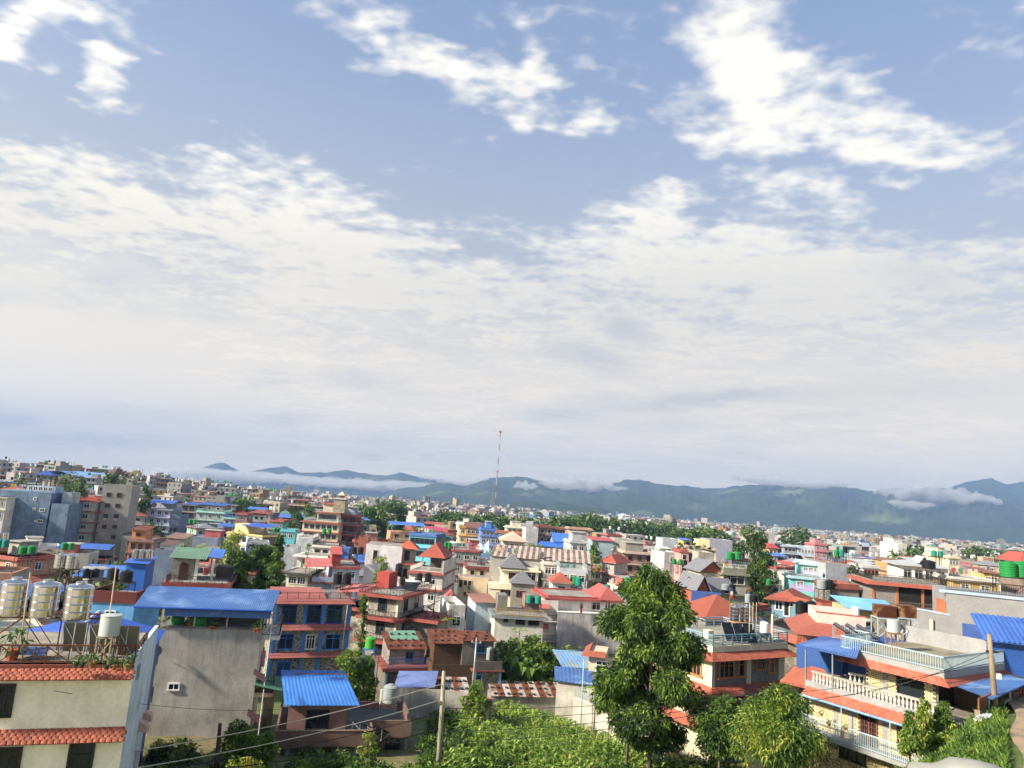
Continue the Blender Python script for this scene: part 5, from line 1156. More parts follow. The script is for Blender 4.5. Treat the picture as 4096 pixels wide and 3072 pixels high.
mid('blue_roof_hall', 'long low hall with a flat blue sheet roof behind the mint house', 'the long blue roof hall', ('C', 860, 352), (1190, 356), 305, 6, 12, 1, '#8a8780', roof='shed', rc='#3560b0', rh=.7, wn=3, style='void')
mid('mint_stone_house', 'zigzag stone house with mint green bands and roof garden', 'the mint banded house', ('C', 862, 440), (1200, 445), 295, 6, 12, 3, stone('#a8aba6', '#71756f', 1.4, '#c4c7c2'), band='#8fc4b8', over=.5, wn=3, style='two', fc='#c9dbe4', rail='#8fb8b0', sh=3.1)
mid('mint_stone_wing', 'lower wing of the mint banded stone house with blue windows', 'the mint wing', ('C', 1195, 520), (1335, 527), 294, 6, 11, 2, stone('#a8aba6', '#71756f', 1.4, '#c4c7c2'), band='#8fc4b8', over=.5, wn=2, fc='#9fc0dc', rail='#4a7ac0')
mid('red_lintel_house', 'small plum house with a red tiled lintel and barred window', 'the red lintel house', ('C', 1342, 468), (1480, 470), 290, 6, 9, 2, '#8f7a74', band='#a8584a', over=.5, wn=1, style='three', ww=1.8)
h = mid('yellow_pillar_house', 'pale blue house with yellow pillars and a blue awning on its terrace', 'the yellow pillared house', ('C', 1240, 690), (1650, 790), 205, -24, 8, 2, '#c3ccd6', '#5f5a52', '#d6b45a', .3, 'flat', wn=5, style='two', fc='#4a5a74', sw=0, par=.2)
for k in range(6): u = h.w * k / 5; c = MB(); c.box(u - .15, u + .15, -.1, .05, -1, h.T); h.part('pillar', c, wall('#d9bb62', .2))
h.block(.5, h.w * .45, 2, 7, h.T, h.T + 2.6, wall('#d9c480', .2), name='roof_room'); h.corr((h.w * .3, -.3, h.T + 2.3), (h.w + .8, -.3, h.T + 2.3), (h.w + .8, 6, h.T + 2.9), (h.w * .3, 6, h.T + 2.9), rusty('#3a64c0', .1), .35, .03, name='awning')
h = mid('red_orange_house', 'brick red house with a light green terrace railing', 'the brick red house', ('C', 850, 885), (1190, 898), 225, 6, 10, 2, '#b0492f', band='#9a4030', over=.6, wn=3, style='two', fc='#2c211c', rail='#a9bd78', par=.15, ww=1.6, wh=1.5)
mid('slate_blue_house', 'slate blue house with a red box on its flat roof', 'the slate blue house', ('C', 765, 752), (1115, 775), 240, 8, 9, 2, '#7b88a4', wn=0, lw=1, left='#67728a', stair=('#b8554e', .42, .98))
mid('turquoise_house', 'turquoise house with red roof trim and roof garden', 'the turquoise house', ('C', 1742, 552), (1915, 556), 265, 6, 9, 2, '#3fb5ab', band='#b05a44', over=.4, wn=4, ww=.6)
mid('aqua_low_house', 'low aqua house with white water tanks above it', 'the low aqua house', ('C', 1880, 670), (2055, 672), 232, 6, 8, 1, '#45b8c4', band='#4fb6c8', wn=2)
mid('steel_blue_wall', 'long blank steel-blue wall with a pale coping', 'the steel blue wall', ('C', 1470, 820), (1745, 806), 190, 20, 8, 1, '#5f7190', band='#a8aeb8', wn=0, sw=0, over=.15)
mid('mottled_wall_house', 'mottled concrete house with an open brick upper room', 'the mottled concrete house', ('C', 500, 760), (720, 775), 200, 8, 8, 1, '#a39c8c', roof='shed', rc='#8a6a58', rh=1.0, wn=1, style='void', dirt=.8)
mid('mint_hut', 'pale mint hut with a dark brown roof', 'the mint hut', ('C', 432, 850), (560, 858), 165, 8, 6, 1, '#a3c9b8', roof='shed', rc='#6a4a40', rh=.8, wn=0)
mid('slate_garden_wall', 'blank slate blue wall with a slanting cable across it', 'the slate garden wall', ('C', 355, 925), (630, 930), 140, 12, 5, 1, '#74869e', wn=0, sw=0, over=.1)
h = mid('blue_sheet_hut', 'bright blue sheet hut under three white steel tanks', 'the bright blue hut', ('C', 20, 1060), (262, 1066), 120, 8, 4, 1, plain('#2d62ba', .5), roof='shed', rc='#3368c0', rh=.8, wn=0, sw=0)
h = mid('arch_room_house', 'grey rubble room with an arched brown door under a green roof, on a red-edged terrace', 'the arched door house', ('C', 500, 1290), (1235, 1312), 98, 16, 10.4, 1, '#c9bfa8', band='#963a2c', over=.5, wn=4, style='void', par=0, sw=0, bt=.55)
z = h.T; x0, x1 = h.pu('C', 565, 1150, 'F', 2.5), h.pu('C', 830, 1150, 'F', 2.5); st = stone('#8a857c', '#67625a', 3, '#9a958a'); h.block(x0, x1, 2.5, 7, z, z + 3.0, st, name='room_wall')
h.corr((x0 - .5, 1.8, z + 3.0), (h.pu('C', 990, 1060, 'F', 2.5), 1.8, z + 2.9), (h.pu('C', 990, 1060, 'F', 2.5), 7.6, z + 3.9), (x0 - .5, 7.6, z + 3.9), rusty('#5c7f68', .2), .3, .03); h.corr((x1 + 1, 3.2, z + 3.15), (x1 + 3.4, 3.2, z + 3.0), (x1 + 3.4, 8, z + 3.8), (x1 + 1, 8, z + 3.95), rusty('#3f6fc0', .15), .3, .03)
d = MB(); u = h.pu('C', 705, 1150, 'F', 2.5); d.box(u - .55, u + .55, 2.42, 2.5, z, z + 1.8); d.add([(u + .55 * math.cos(a), 2.42, z + 1.8 + .55 * math.sin(a)) for a in [k * math.pi / 8 for k in range(9)]], [tuple(range(9))[::-1]]); h.part('arched_door', d, wall('#4a2a20', .3))
c = MB(); c.box(x1 + .1, x1 + .5, 2.4, 2.8, z, z + 3.0); c.box(x1 + 2.2, x1 + 2.5, 3.0, 3.3, z, z + 2.9); h.part('white_pillar', c, wall('#dcd9d0', .2)); h.rail([(0, 5, z), (0, -.4, z), (h.w + .4, -.4, z), (h.w + .4, 9, z)], .9, IRON, style='lattice')
h.block(x1 + 2.6, h.w, 5.5, 8.5, z, z + 1.6, wall('#4f4a42', .6), name='back_room')
h = mid('maroon_parapet_house', 'sky blue house with a tall maroon parapet behind the pale drum', 'the maroon parapet house', ('A', 985, 1540), (1490, 1565), 72, 8, 8, 1, '#4b9fdc', wn=1, sw=0, par=0, style='two', fc='#e6e6e2', ww=.8); q = MB(); q.box(-.1, h.w + .1, -.12, .1, h.T, h.T + 1.1); q.box(-.1, .1, .1, 6, h.T, h.T + 1.1); q.box(h.w - .1, h.w + .1, .1, 6, h.T, h.T + 1.1); h.part('parapet', q, wall('#6b2f2c', .2))

# terraced cream-and-red villa with its dark red neighbour
h = mid('terraced_villa', 'cream villa stepping back in red-edged planted terraces', 'the terraced villa', ('E', 640, 555), (1075, 600), 225, 2, 16, 3, '#d9cda6', '#b9b2a2', '#a8503f', .8, wn=6, style='two', fc='#8d95a0', rail='#8fa8a4', par=.2, left='#bdb9ae', sh=2.8)
z = h.T; h.block(h.w * .32, h.w * .92, 3.0, 14, z, z + 2.9, wall('#d9cda6', .2), name='upper_wall'); b = MB(); b.box(h.w * .26, h.w * .95, 2.0, 14, z + 2.75, z + 3.1); h.part('floor_band', b, wall('#a8503f', .2)); h.rail([(h.w * .27, 2.1, z + 3.1), (h.w * .94, 2.1, z + 3.1)], .8, plain('#8fa8a4', .6), .3, r=.03); [h.win('F', h.w * (.4 + .1 * k), z + 1.5, 1.0, 1.5, 'two', '#8d95a0', 3.0) for k in range(5)]
h.block(h.w * .42, h.w * .7, 5, 12, z + 3.1, z + 5.6, wall('#cfc6ac', .2), name='upper_wall'); b = MB(); b.box(h.w * .38, h.w * .74, 4.5, 12.5, z + 5.5, z + 5.85); h.part('floor_band', b, wall('#a8503f', .2)); h.block(h.w * .7, h.w * 1.03, 4.5, 10, z + 3.1, z + 7.4, stone('#b0a48a', '#857a62', 1.5), name='stair_tower'); b = MB(); b.box(h.w * .68, h.w * 1.05, 4.2, 10.3, z + 7.3, z + 7.7); h.part('tower_cap', b, wall('#b8bdb8', .3)); h.hip(h.w * .8, h.w * .95, 6, 8.5, z + 8.6, 1.3, .3, wall('#cbbfa6', .2)); h.block(h.w * .82, h.w * .93, 6.3, 8.2, z + 7.7, z + 8.6, wall('#b5512f', .2), name='roof_kiosk')
h = mid('dark_red_house', 'dark red-brown house with deep balconies beside the terraced villa', 'the dark red balcony house', ('E', 1085, 480), (1305, 488), 232, 6, 12, 3, '#7a3a30', '#6a4038', '#a8442f', .9, wn=2, style='void', fc='#8a5a48', ww=1.6, wh=1.6, rail='#8f9fa0', par=.2, sh=3.0, stair=('#aab6c4', .1, .8))
for i in range(3): h.rail([(0, -.85, h.T - 3.0 * (i + 1) + .02), (h.w, -.85, h.T - 3.0 * (i + 1) + .02)], .8, plain('#8f9aa8', .6), .3, r=.03)
mid('pale_concrete_house', 'tall pale cement house with a ragged white coping', 'the pale cement house', ('E', 560, 760), (760, 770), 195, 6, 10, 1, '#b9bfc2', dirt=.6, wn=0, sw=0, rail='#e6e6e4', par=.2)
mid('cement_flank_house', 'pale streaked cement flank beside the tall cypress', 'the streaked cement flank', ('E', 395, 885), (575, 870), 180, 10, 9, 1, '#b4bbbf', dirt=.7, wn=0, sw=0)
h = mid('white_terrace_house', 'white house with black rail terrace and small blue shed', 'the white terrace house', ('E', 755, 855), (1075, 850), 180, 4, 9, 2, '#ddd8cf', '#d4d0c8', '#cfc9bd', .4, wn=3, style='void', fc='#8a6a58', rail='#2c2c2c', par=.3); h.block(h.w, h.w + 2.5, .5, 5, h.T - 2.8, h.T, wall('#3f77c4', .2), name='blue_shed')
mid('cream_slab_house', 'cream house with thick pale roof slabs', 'the cream slab house', ('E', 575, 965), (920, 1000), 165, 0, 8, 2, '#cfc7b6', '#c4beb2', '#d6d0c2', .9, wn=2, par=.1, bt=.35)
mid('dark_slab_house', 'low cream house with a dark weathered flat roof behind the trees', 'the dark slab house', ('E', 450, 1170), (700, 1215), 140, 0, 9, 1, '#d0c39c', band='#4a4844', over=.8, wn=2, bt=.35, par=.0, style='three', ww=1.8)
h = mid('pale_blue_house', 'pale blue house with red bands and black tanks on its roof', 'the pale blue house', ('E', 1000, 1110), (1325, 1115), 142, 18, 14, 3, '#aebfd8', '#b9c6d6', '#b0463c', .3, wn=2, sw=0, rail='#3a2c28', par=.2, dirt=.5)
z = h.T; h.block(-.1, h.w * .32, 3, 7, z, z + 2.3, wall('#a8352c', .2), name='stair_room'); h.corr((-.5, 2.6, z + 2.2), (h.w * .36, 2.6, z + 2.2), (h.w * .4, 7.4, z + 3.3), (-.2, 7.4, z + 3.3), rusty('#b0504c', .1), .3, .04)
r = MB(); r.sheet((-5.2, -.3, z - .1), (0, -.3, z + .15), (0, 8, z + .9), (-5.0, 8, z + .6), .06); h.part('porch_roof', r, wall('#b85a54', .2)); h.posts([(-5, 0), (-3, 0), (-1.5, 0)], z - 2.9, z, IRON, .05); q = MB(); q.box(-5.2, 0, -.3, 8, z - 3.1, z - 2.85); h.part('porch_floor', q, wall('#b0463c', .2)); q = MB(); q.box(-3.6, 0, -.25, -.15, z - 2.85, z - 1.9); h.part('porch_wall', q, wall('#aebfd8', .3)); q = MB(); q.box(-5, 0, 1, 8, -1, z - 3.1); h.part('wall', q, wall('#9fb2cc', .4))
h = mid('white_wall_house', 'white house with a long blank wall and an orange hip-roofed corner', 'the blank white house', ('E', 1405, 835), (1840, 880), 150, 4, 9, 1, '#d3d0d2', '#a8a49c', None, wn=0, sw=0, dirt=.2, par=0); h.win('F', h.w * .27, h.T - 2.0, .8, 1.8, 'void', '#b9b6b4')
h.block(h.w, h.w + 2.6, 1, 6, h.T - 6.5, h.T - .3, stone('#a39c90', '#7d766a', 2), name='corner_room'); h.hip(h.w - .8, h.w + 3.0, .6, 6.4, h.T - .4, 1.6, .3, tilemat('#b4532f'), 7); b = MB(); b.box(h.w - .3, h.w + 4.8, .2, 6.5, h.T - 3.6, h.T - 3.3); h.part('floor_band', b, wall('#a8402f', .2)); h.win('F', h.w + 1.0, h.T - 1.8, .8, 1.7, 'two', '#2a2624', 1.0)
mid('rust_orange_house', 'rust orange house with white windows and flat roof', 'the rust orange house', ('E', 1735, 790), (2055, 785), 188, 8, 9, 2, '#b3653f', '#a85c3a', '#8a6a58', .4, wn=2)
mid('terracotta_low_house', 'low terracotta block beside the blank white house', 'the terracotta block', ('E', 1310, 765), (1430, 770), 180, 6, 7, 2, '#a2583c', wn=0, sw=0)
mid('turquoise_long_house', 'long turquoise house with dark windows and a blank grey flank', 'the long turquoise house', ('I', 105, 655), (398, 690), 185, -10, 9, 2, '#57c8d8', '#6c6e72', '#3f6fae', .3, wn=5, style='two', fc='#2a3440', sw=0, sh=3.1)
mid('magenta_roof_house', 'cream house with a magenta sheet roof', 'the magenta roof house', ('I', 290, 615), (500, 610), 205, 8, 8, 1, '#d6c795', roof='shed', rc='#b02a55', rh=.9, wn=3, style='void')
mid('amber_house', 'amber and yellow gabled house with a brown roof', 'the amber gabled house', ('I', 735, 575), (895, 575), 255, 6, 9, 3, '#c08a48', '#7d828c', '#d6a850', .4, 'gx', '#8a5f50', wn=3)
mid('yellow_wing_house', 'yellow wing with a brown band beside the amber gabled house', 'the yellow wing', ('I', 658, 572), (738, 576), 256, 6, 8, 3, '#dcc06a', band='#b8904a', wn=1)
mid('cobalt_house', 'tall cobalt blue house stacked with balconies', 'the cobalt balcony house', ('I', 900, 600), (1055, 606), 240, 6, 10, 4, '#5b92d6', '#4a7cc0', '#3f73c0', .6, wn=3, style='two', rail='#3a66ac', stair=('#3f86d8', .4, .8))
mid('cobalt_wing', 'low blue wing with arches below the cobalt house', 'the low blue wing', ('I', 895, 668), (1120, 672), 232, 6, 9, 2, '#6c8fc4', band='#5a84c0', wn=4)
mid('pink_cream_villa', 'pink-cream villa with a gabled hip roof', 'the pink-cream villa', ('I', 1145, 722), (1385, 728), 195, 4, 10, 2, '#d8bda6', '#c9ad98', '#cdb8a4', .6, 'hip', '#b99a86', wn=4, rh=2.2)
mid('white_blue_house', 'white and blue house with a rounded roof sign wall', 'the white and blue house', ('I', 1060, 632), (1390, 645), 262, 4, 9, 2, '#cfd3da', '#7f8fb4', '#b9704e', .4, wn=5)
mid('cream_far_villa', 'cream villa with stepped terraces before the tree belt', 'the stepped cream villa', ('I', 1180, 575), (1365, 580), 320, 4, 10, 2, '#dcd5bc', band='#cfc8ac', over=.8, wn=3, stair=('#d6cfb4', .3, .9))
mid('blank_grey_house', 'house with a blank light grey wall above the blue hall', 'the blank light grey house', ('I', 1398, 592), (1530, 600), 250, 6, 10, 1, '#aeaeac', wn=0, sw=0)
mid('brown_balcony_house', 'brown house with stacked balconies beside the blank grey wall', 'the brown balcony house', ('I', 1530, 570), (1700, 580), 255, 6, 10, 4, '#8a7d6e', band='#7a4a40', over=.8, wn=2, style='void', sh=2.8)
mid('umber_balcony_house', 'umber house with railed balconies right of the brown balcony house', 'the umber balcony house', ('I', 1690, 590), (1820, 600), 262, 6, 9, 3, '#6f665c', band='#8a5a4a', over=.8, wn=2, style='void', sh=2.8)
h = mid('blue_roofed_hall', 'wide hall with two stepped blue sheet roofs', 'the stepped blue hall', ('I', 1700, 735), (2000, 760), 225, 0, 14, 1, '#9aa0a4', roof='gx', rc='#3f74c4', rh=2.4, wn=0); h.corr((-6, -5, h.T - 1.4), (h.w * .6, -5, h.T - 1.4), (h.w * .7, 0, h.T - .2), (-4, 0, h.T - .2), rusty('#2f68c8', .08), .4, .04, name='lower_roof'); h.block(-5, h.w * .6, -4.5, 0, -1, h.T - 1.3, wall('#8f9498', .3))
mid('grey_step_house', 'light grey house with stepped terraces and white windows', 'the light grey stepped house', ('I', 1890, 740), (2060, 745), 195, 6, 10, 3, '#b3b6ba', '#9a9da2', '#a6a9ae', .4, wn=2, stair=('#a3a6ab', .3, 1.2))
mid('brick_lintel_house', 'brown lintelled house with steel tanks in front of the tree belt', 'the brown lintelled house', ('I', 1870, 590), (2130, 605), 290, 4, 10, 2, '#9c7d68', band='#b08a72', over=.6, wn=4, sh=3.1)
h = mid('long_shed', 'very long low shed with a striped rusty sheet roof', 'the long striped shed', ('I', 1000, 895), (2110, 1012), 150, -4, 9, 1, '#a39e94', wn=0, sw=0, par=0, sh=3)
n = 34
for k in range(n): a, b = h.w * k / n, h.w * (k + 1) / n - .02; q = MB(); q.sheet((a, -.4, h.T + .1), (b, -.4, h.T + .1), (b, 9, h.T + 1.9), (a, 9, h.T + 1.9), .04); h.part('roof_sheet', q, rusty('#a7a39b', .15) if k % 2 else rusty('#8a6a5a', .55))
mid('peach_house', 'plain peach house with a maroon tiled coping', 'the peach house', ('I', 735, 1020), (1085, 1040), 165, 6, 12, 1, '#e0c496', '#cdb287', '#8e3f38', .3, wn=3, style='void', fc='#d9bd90', sw=0, par=.3, wh=1.6, ww=.9)
h = mid('peach_wing', 'lower peach wing with square openings below the peach house', 'the lower peach wing', ('I', 650, 1115), (1040, 1145), 158, 4, 4, 2, '#e3c59a', wn=0, sw=0, par=0); [h.pw('F', 'I', *q, 'void', '#dcc094') for q in ((655, 1160, 690, 1240), (705, 1165, 742, 1218), (752, 1170, 790, 1222), (700, 1295, 780, 1330))]
t = MB(); u = h.pu('I', 760, 1240); zz = h.pz('I', 760, 1240); t.box(u - .25, u + .3, -.12, -.06, zz - .5, zz + .4); o = t.build('hanging_towel', plain('#1f9a78', .9)); o.location = h.o; o.rotation_euler = (0, 0, h.rz); reg(o, 'green towel hanging from the opening of the peach wing', 'towel')
h = mid('cream_villa', 'large cream villa with two grey tiled hip roofs', 'the large cream villa', ('I', 1130, 1035), (1530, 1068), 145, 3, 9, 2, '#e2d9b4', '#bdb6a4', '#d9cfa8', .5, wn=0, sw=2, par=.55, sh=3.4)
h.hip(-.4, h.pu('I', 1390, 1035), -.4, 6, h.T + .3, 2.6, .3, tilemat('#77787c'), 9); [h.pw('F', 'I', *q, 'three', '#7a3f34') for q in ((1207, 1085, 1272, 1145),)]; h.pw('F', 'I', 1360, 1078, 1500, 1160, 'three', '#e3ddcf')
q = MB(); q.box(-2.5, 3.0, -2.2, 0, h.T - 3.7, h.T - 2.6); h.part('balcony', q, wall('#e2d9b4', .2)); q = MB(); q.box(-2.5, 6.5, -2, 6, -2, h.T - 3.7); h.part('wall', q, wall('#e2d9b4', .2)); x0, x1 = h.pu('I', 1235, 1200, 'F', -3), h.pu('I', 1480, 1200, 'F', -3); h.block(x0, x1, -3, 1, -2, h.pz('I', 1360, 1205, 'F', -3), stone('#a29a88', '#857e70', 1.6, stretch=(1, 1, 3)), name='porch_wall'); h.hip(x0, x1, -3, 1, h.pz('I', 1360, 1200, 'F', -3), 2.2, .5, tilemat('#77787c'), 8); h.pw('F', 'I', 1112, 1262, 1228, 1330, 'three', '#7a4234', -2.0); h.pw('F', 'I', 1290, 1285, 1380, 1345, 'three', '#7a4234', -3.0)
h = mid('tarp_house', 'grey stone house with red lintels and a blue-white tarpaulin on its roof', 'the tarpaulin house', ('I', 590, 830), (900, 840), 180, 6, 10, 3, '#8f979c', '#7d858a', '#a3483e', .4, wn=3, rail='#8f9a9c', par=.2, stair=('#a8504a', .6, .95))
h = mid('red_hip_house', 'grey-flanked house with a red hip roof over a planted terrace', 'the red hip terrace house', ('I', 105, 1065), (460, 1105), 140, -6, 12, 2, '#c9c4ba', '#b4b2ac', '#a34a38', .6, wn=2, sw=0, par=.2, rail='#dcd8d0', dirt=.6)
z = h.T; h.posts([(h.w * .35, 1), (h.w * .95, 1), (h.w * .35, 8), (h.w * .95, 8)], z, z + 2.9, GALV, .07); h.hip(h.w * .3, h.w, .6, 9, z + 2.9, 2.6, .5, tilemat('#a8503c'), 9); h.block(h.w * .5, h.w * .98, 4, 9, z, z + 2.9, wall('#5d564e', .4), name='roof_room'); k = MB(); k.box(h.w, h.w + .3, 0, 14, -1, z + 2.4); h.part('flank_wall', k, wall('#b9b8b4', .8))
mid('low_white_house', 'low white house with a stained open terrace', 'the low stained white house', ('I', 540, 1505), (720, 1510), 108, 14, 9, 2, '#cfcbc2', '#d6d0c0', None, wn=1, dirt=.8, par=.9, sw=1)
mid('dark_gable_hut', 'little slate gable with a red edge above the low white house', 'the little slate gable', ('I', 520, 1395), (635, 1400), 122, 8, 5, 1, '#5c6878', roof='gy', rc='#a84a44', rh=1.3, wn=0, sw=0)
mid('pale_blue_cabin', 'pale blue cabin with a stone-weighted rusty roof', 'the pale blue cabin', ('I', 838, 1408), (1060, 1402), 112, 14, 6, 1, '#a9c0cf', roof='shed', rc='#8a5a48', rh=.5, wn=0, sw=0)
h = mid('rail_terrace_house', 'cream-walled house with a grey terrace slab and wooden-slat railing', 'the slat-railed terrace house', ('I', 1055, 1545), (1590, 1560), 106, 6, 8, 1, '#c4c0b0', '#a39d8c', '#7d8288', .6, wn=0, sw=0, par=0, bt=.4, sh=3.2)
[h.pw('F', 'I', *q, 'void', '#3a3d40') for q in ((1285, 1560, 1380, 1650), (1425, 1570, 1535, 1660), (1150, 1580, 1188, 1618))]; h.rail([(0, -.5, h.T), (h.w, -.5, h.T)], .95, plain('#8f7a4f', .7), .2, r=.03); h.block(.6, h.w * .3, 4, 7.5, h.T, h.T + 2.2, wall('#7a756a', .8), name='roof_room'); h.block(h.w * .68, h.w, 4.5, 7.5, h.T, h.T + 2.4, wall('#8f6a5c', .6), name='roof_room')
h = mid('white_gallery_house', 'white house with long gallery and red eave above a bare stained wall', 'the white gallery house', ('I', 1640, 1350), (2212, 1362), 118, 10, 10, 1, '#d4cfcb', '#c4bfb8', '#a3443c', .7, wn=0, sw=0, par=.3)
h.w_ = h.w; ext = h.pu('K', 490, 1390) ; h.block(h.w, ext, 0, 10, 0, h.T, wall('#d4cfcb', .3)); b = MB(); b.box(h.w, ext + .6, -.7, 10, h.T - .28, h.T); h.part('floor_band', b, wall('#a3443c', .3)); h.hip(h.pu('K', 290, 1350), ext, 0, 8, h.T + .05, 1.9, .5, tilemat('#9c4c46'), 8)
[h.pw('F', 'K', *q, s) for q, s in (((192, 1412, 275, 1490), 'two'), ((335, 1405, 385, 1485), 'two'), ((395, 1430, 450, 1540), 'void'), ((55, 1420, 80, 1530), 'void'))]; h.pw('F', 'I', 2125, 1412, 2185, 1495, 'two', '#3a4a5c')
k = MB(); k.box(h.pu('I', 1745, 1530, 'F', -1.6), ext + 1, -1.6, -1.3, -2, h.pz('I', 2000, 1530, 'F', -1.6)); h.part('retaining_wall', k, wall('#b2b2b0', 1.0)); k = MB(); k.box(h.pu('I', 1745, 1530, 'F', -1.6), ext + 1, -1.65, -.3, h.pz('I', 2000, 1530, 'F', -1.6), h.pz('I', 2000, 1530, 'F', -1.6) + .1); h.part('gallery_slab', k, wall('#d9d7d2', .3)); k = MB(); k.box(-1.6, h.pu('I', 1745, 1530, 'F', -.8), -.8, 3, -2, h.T - .4); h.part('stair_wall', k, wall('#d9d2c2', .3))
for i in range(3): z = h.T - 3.6 - 3 * i; k = MB(); k.box(-2.0, 1.6, -1.6, 1, z, z + .18); h.part('balcony_slab', k, wall('#cfcac2', .3)); h.rail([(-1.9, -1.5, z + .18), (1.5, -1.5, z + .18)], .85, IRON, .18); k = MB(); k.sheet((-2.4, -1.9, z + 2.1), (0, -1.9, z + 2.1), (0, -.8, z + 2.6), (-2.4, -.8, z + 2.6), .06); h.part('awning', k, wall('#b8564c', .2))
mid('hip_kiosk_house', 'white house with a small red pyramid roof above the gallery house', 'the red pyramid kiosk', ('I', 1690, 1185), (1890, 1195), 138, 4, 5, 1, '#cfcac4', '#b9b4ac', None, .3, 'hip', '#9c4e3c', wn=1, rh=1.7, style='two', fc='#2a3a50')
mid('blue_grey_shed', 'blue-grey shed wall behind the steel tank near the pyramid kiosk', 'the blue-grey shed', ('I', 1780, 1085), (2070, 1075), 150, 6, 6, 1, '#9fb0c4', roof='shed', rc='#a39e98', rh=.8, wn=0, sw=0)
h = mid('stone_tower_house', 'four-storey grey stone tower house with pink-red tile bands and pyramid roof', 'the stone tower house', ('K', 300, 955), (437, 968), 190, -32, 9, 4, stone('#b3b1ac', '#93918c', 1.6, '#b9b7b0', .05, (1, 1, 3)), stone('#b3b1ac', '#93918c', 1.6, '#b9b7b0', .05, (1, 1, 3)), '#b0503a', .6, 'hip', '#b4533c', wn=1, sw=2, sh=3.1, rh=1.9, style='three', fc='#e0dcd0')
mid('curved_balcony_wing', 'cream wing with curved balconies beside the stone tower house', 'the curved balcony wing', ('K', 150, 1048), (300, 1056), 188, 2, 8, 3, '#c9c2a8', band='#b0503a', over=.7, wn=2, style='three', rail='#d6cfb4', par=.7)
h = mid('brown_deck_house', 'brown terraced house with cream parapets and dark balconies', 'the brown deck house', ('K', 552, 855), (880, 862), 205, 6, 12, 3, '#8a6f62', '#7a6a60', '#b9a08c', .8, wn=3, style='void', fc='#7a4a3c', stair=('#8f8478', .2, .8), sh=3.0)
mid('red_roof_low_house', 'blue-grey house with an orange panel under a red sheet roof', 'the red sheet roof house', ('K', 190, 720), (430, 740), 245, 2, 10, 2, '#8ea4ac', '#d9a060', None, .3, 'shed', '#a8414a', rh=.8, wn=0, sw=0)
mid('sand_grey_house', 'sand grey house with barred white windows', 'the sand grey house', ('K', 440, 715), (645, 730), 255, 2, 10, 2, '#a8a39a', '#9a958c', None, wn=4, style='three')
mid('lavender_wall_house', 'broad blank lavender-grey wall beside the dark tree', 'the blank lavender wall', ('K', 1480, 722), (1742, 738), 255, 2, 10, 1, '#9496a8', wn=0, sw=0, dirt=.2)
h = mid('lemon_house', 'lemon yellow house with white-red bands before the lavender wall', 'the lemon yellow house', ('K', 1200, 800), (1560, 830), 235, 0, 10, 1, '#d8c888', '#5c78ac', '#c9a8a0', .5, wn=4, sw=0); h.block(h.w * .5, h.w * .85, 2, 8, h.T, h.T + 2.8, wall('#dcc88a', .2), wall('#4a68a4', .2), name='upper_wall')
mid('saffron_roof_house', 'saffron house under a blue sheet roof behind the lemon house', 'the saffron house', ('K', 1190, 720), (1290, 726), 280, 2, 8, 1, '#d0a840', roof='shed', rc='#3a6cc0', rh=.5, wn=3, style='void')
mid('ash_wall_house', 'ash grey house with a blank wall left of the saffron house', 'the blank ash wall', ('K', 970, 712), (1140, 722), 262, 2, 10, 1, '#a4adb4', wn=0, sw=0)
mid('butter_cabin', 'small butter-coloured cabin with a white sheet roof', 'the butter cabin', ('K', 940, 812), (1060, 818), 215, 2, 6, 1, '#d9d4a8', roof='shed', rc='#b4bcc0', rh=.3, wn=1, sw=0)
mid('grey_flank_house', 'grey house with a bright plain flank below the butter cabin', 'the plain grey flank', ('K', 990, 870), (1165, 840), 195, 12, 9, 1, '#a9aeb0', wn=1, sw=0)
mid('salmon_house', 'salmon house with dark doorway and red roof edge', 'the salmon house', ('K', 1170, 845), (1260, 850), 190, 2, 8, 2, '#c4948a', band='#9c4a40', wn=1, style='void')
mid('stained_concrete_house', 'stained mottled concrete block below the blank lavender wall', 'the stained concrete block', ('K', 1365, 870), (1540, 885), 185, 2, 10, 1, '#a39c8a', dirt=1.0, wn=0, sw=0)
h = mid('olive_villa', 'olive-grey villa with a wide bay window, roof terrace and slate gable', 'the olive villa', ('K', 1640, 1085), (1895, 1098), 122, 8, 9, 2, '#9c9a88', '#8f8d80', '#85836f', .5, wn=0, sw=0, par=.9, sh=3.2)
h.pw('F', 'K', 1640, 1108, 1868, 1205, 'three', '#d9d6c8', -.05); h.block(-3.4, 0, 1, 7, -1, h.T - .2, stone('#cfc6a4', '#b3aa8a', 1.8), name='side_wall'); h.hip(-3.6, .4, .8, 7.2, h.T - .1, 1.9, .4, tilemat('#6a6c72'), 8, gable='y'); g = MB(); g.add([(-3.4, .9, h.T - .1), (0.2, .9, h.T - .1), (-1.6, .9, h.T + 1.7)], [(0, 1, 2)]); h.part('gable', g, wall('#b0502f', .2)); h.rail([(.1, .1, h.T + .9), (h.w, .1, h.T + .9)], .6, plain('#dcd9d0', .6), style='horizontal')
h = mid('arch_window_house', 'orange-red house with an arched white window and slate gable roof', 'the arched window house', ('K', 1355, 1290), (1480, 1300), 104, 8, 7, 2, '#b0512f', '#8a8278', None, .3, 'gy', '#6a6c72', wn=0, sw=0, rh=2.2)
d = MB(); u = h.w * .42; d.box(u - .5, u + .5, -.08, 0, h.T - 2.6, h.T - .6); d.add([(u + .5 * math.cos(a), -.08, h.T - .6 + .5 * math.sin(a)) for a in [k * math.pi / 8 for k in range(9)]], [tuple(range(9))[::-1]]); h.part('arched_window', d, wall('#d6cdb4', .2)); h.hip(.6, h.w + 4.5, 1, 7, h.T - .2, 1.9, .3, tilemat('#6a6c72'), 8, gable='x'); h.block(h.w, h.w + 4, 1.5, 7, -1, h.T - .3, wall('#b9a98c', .3), name='side_wall')
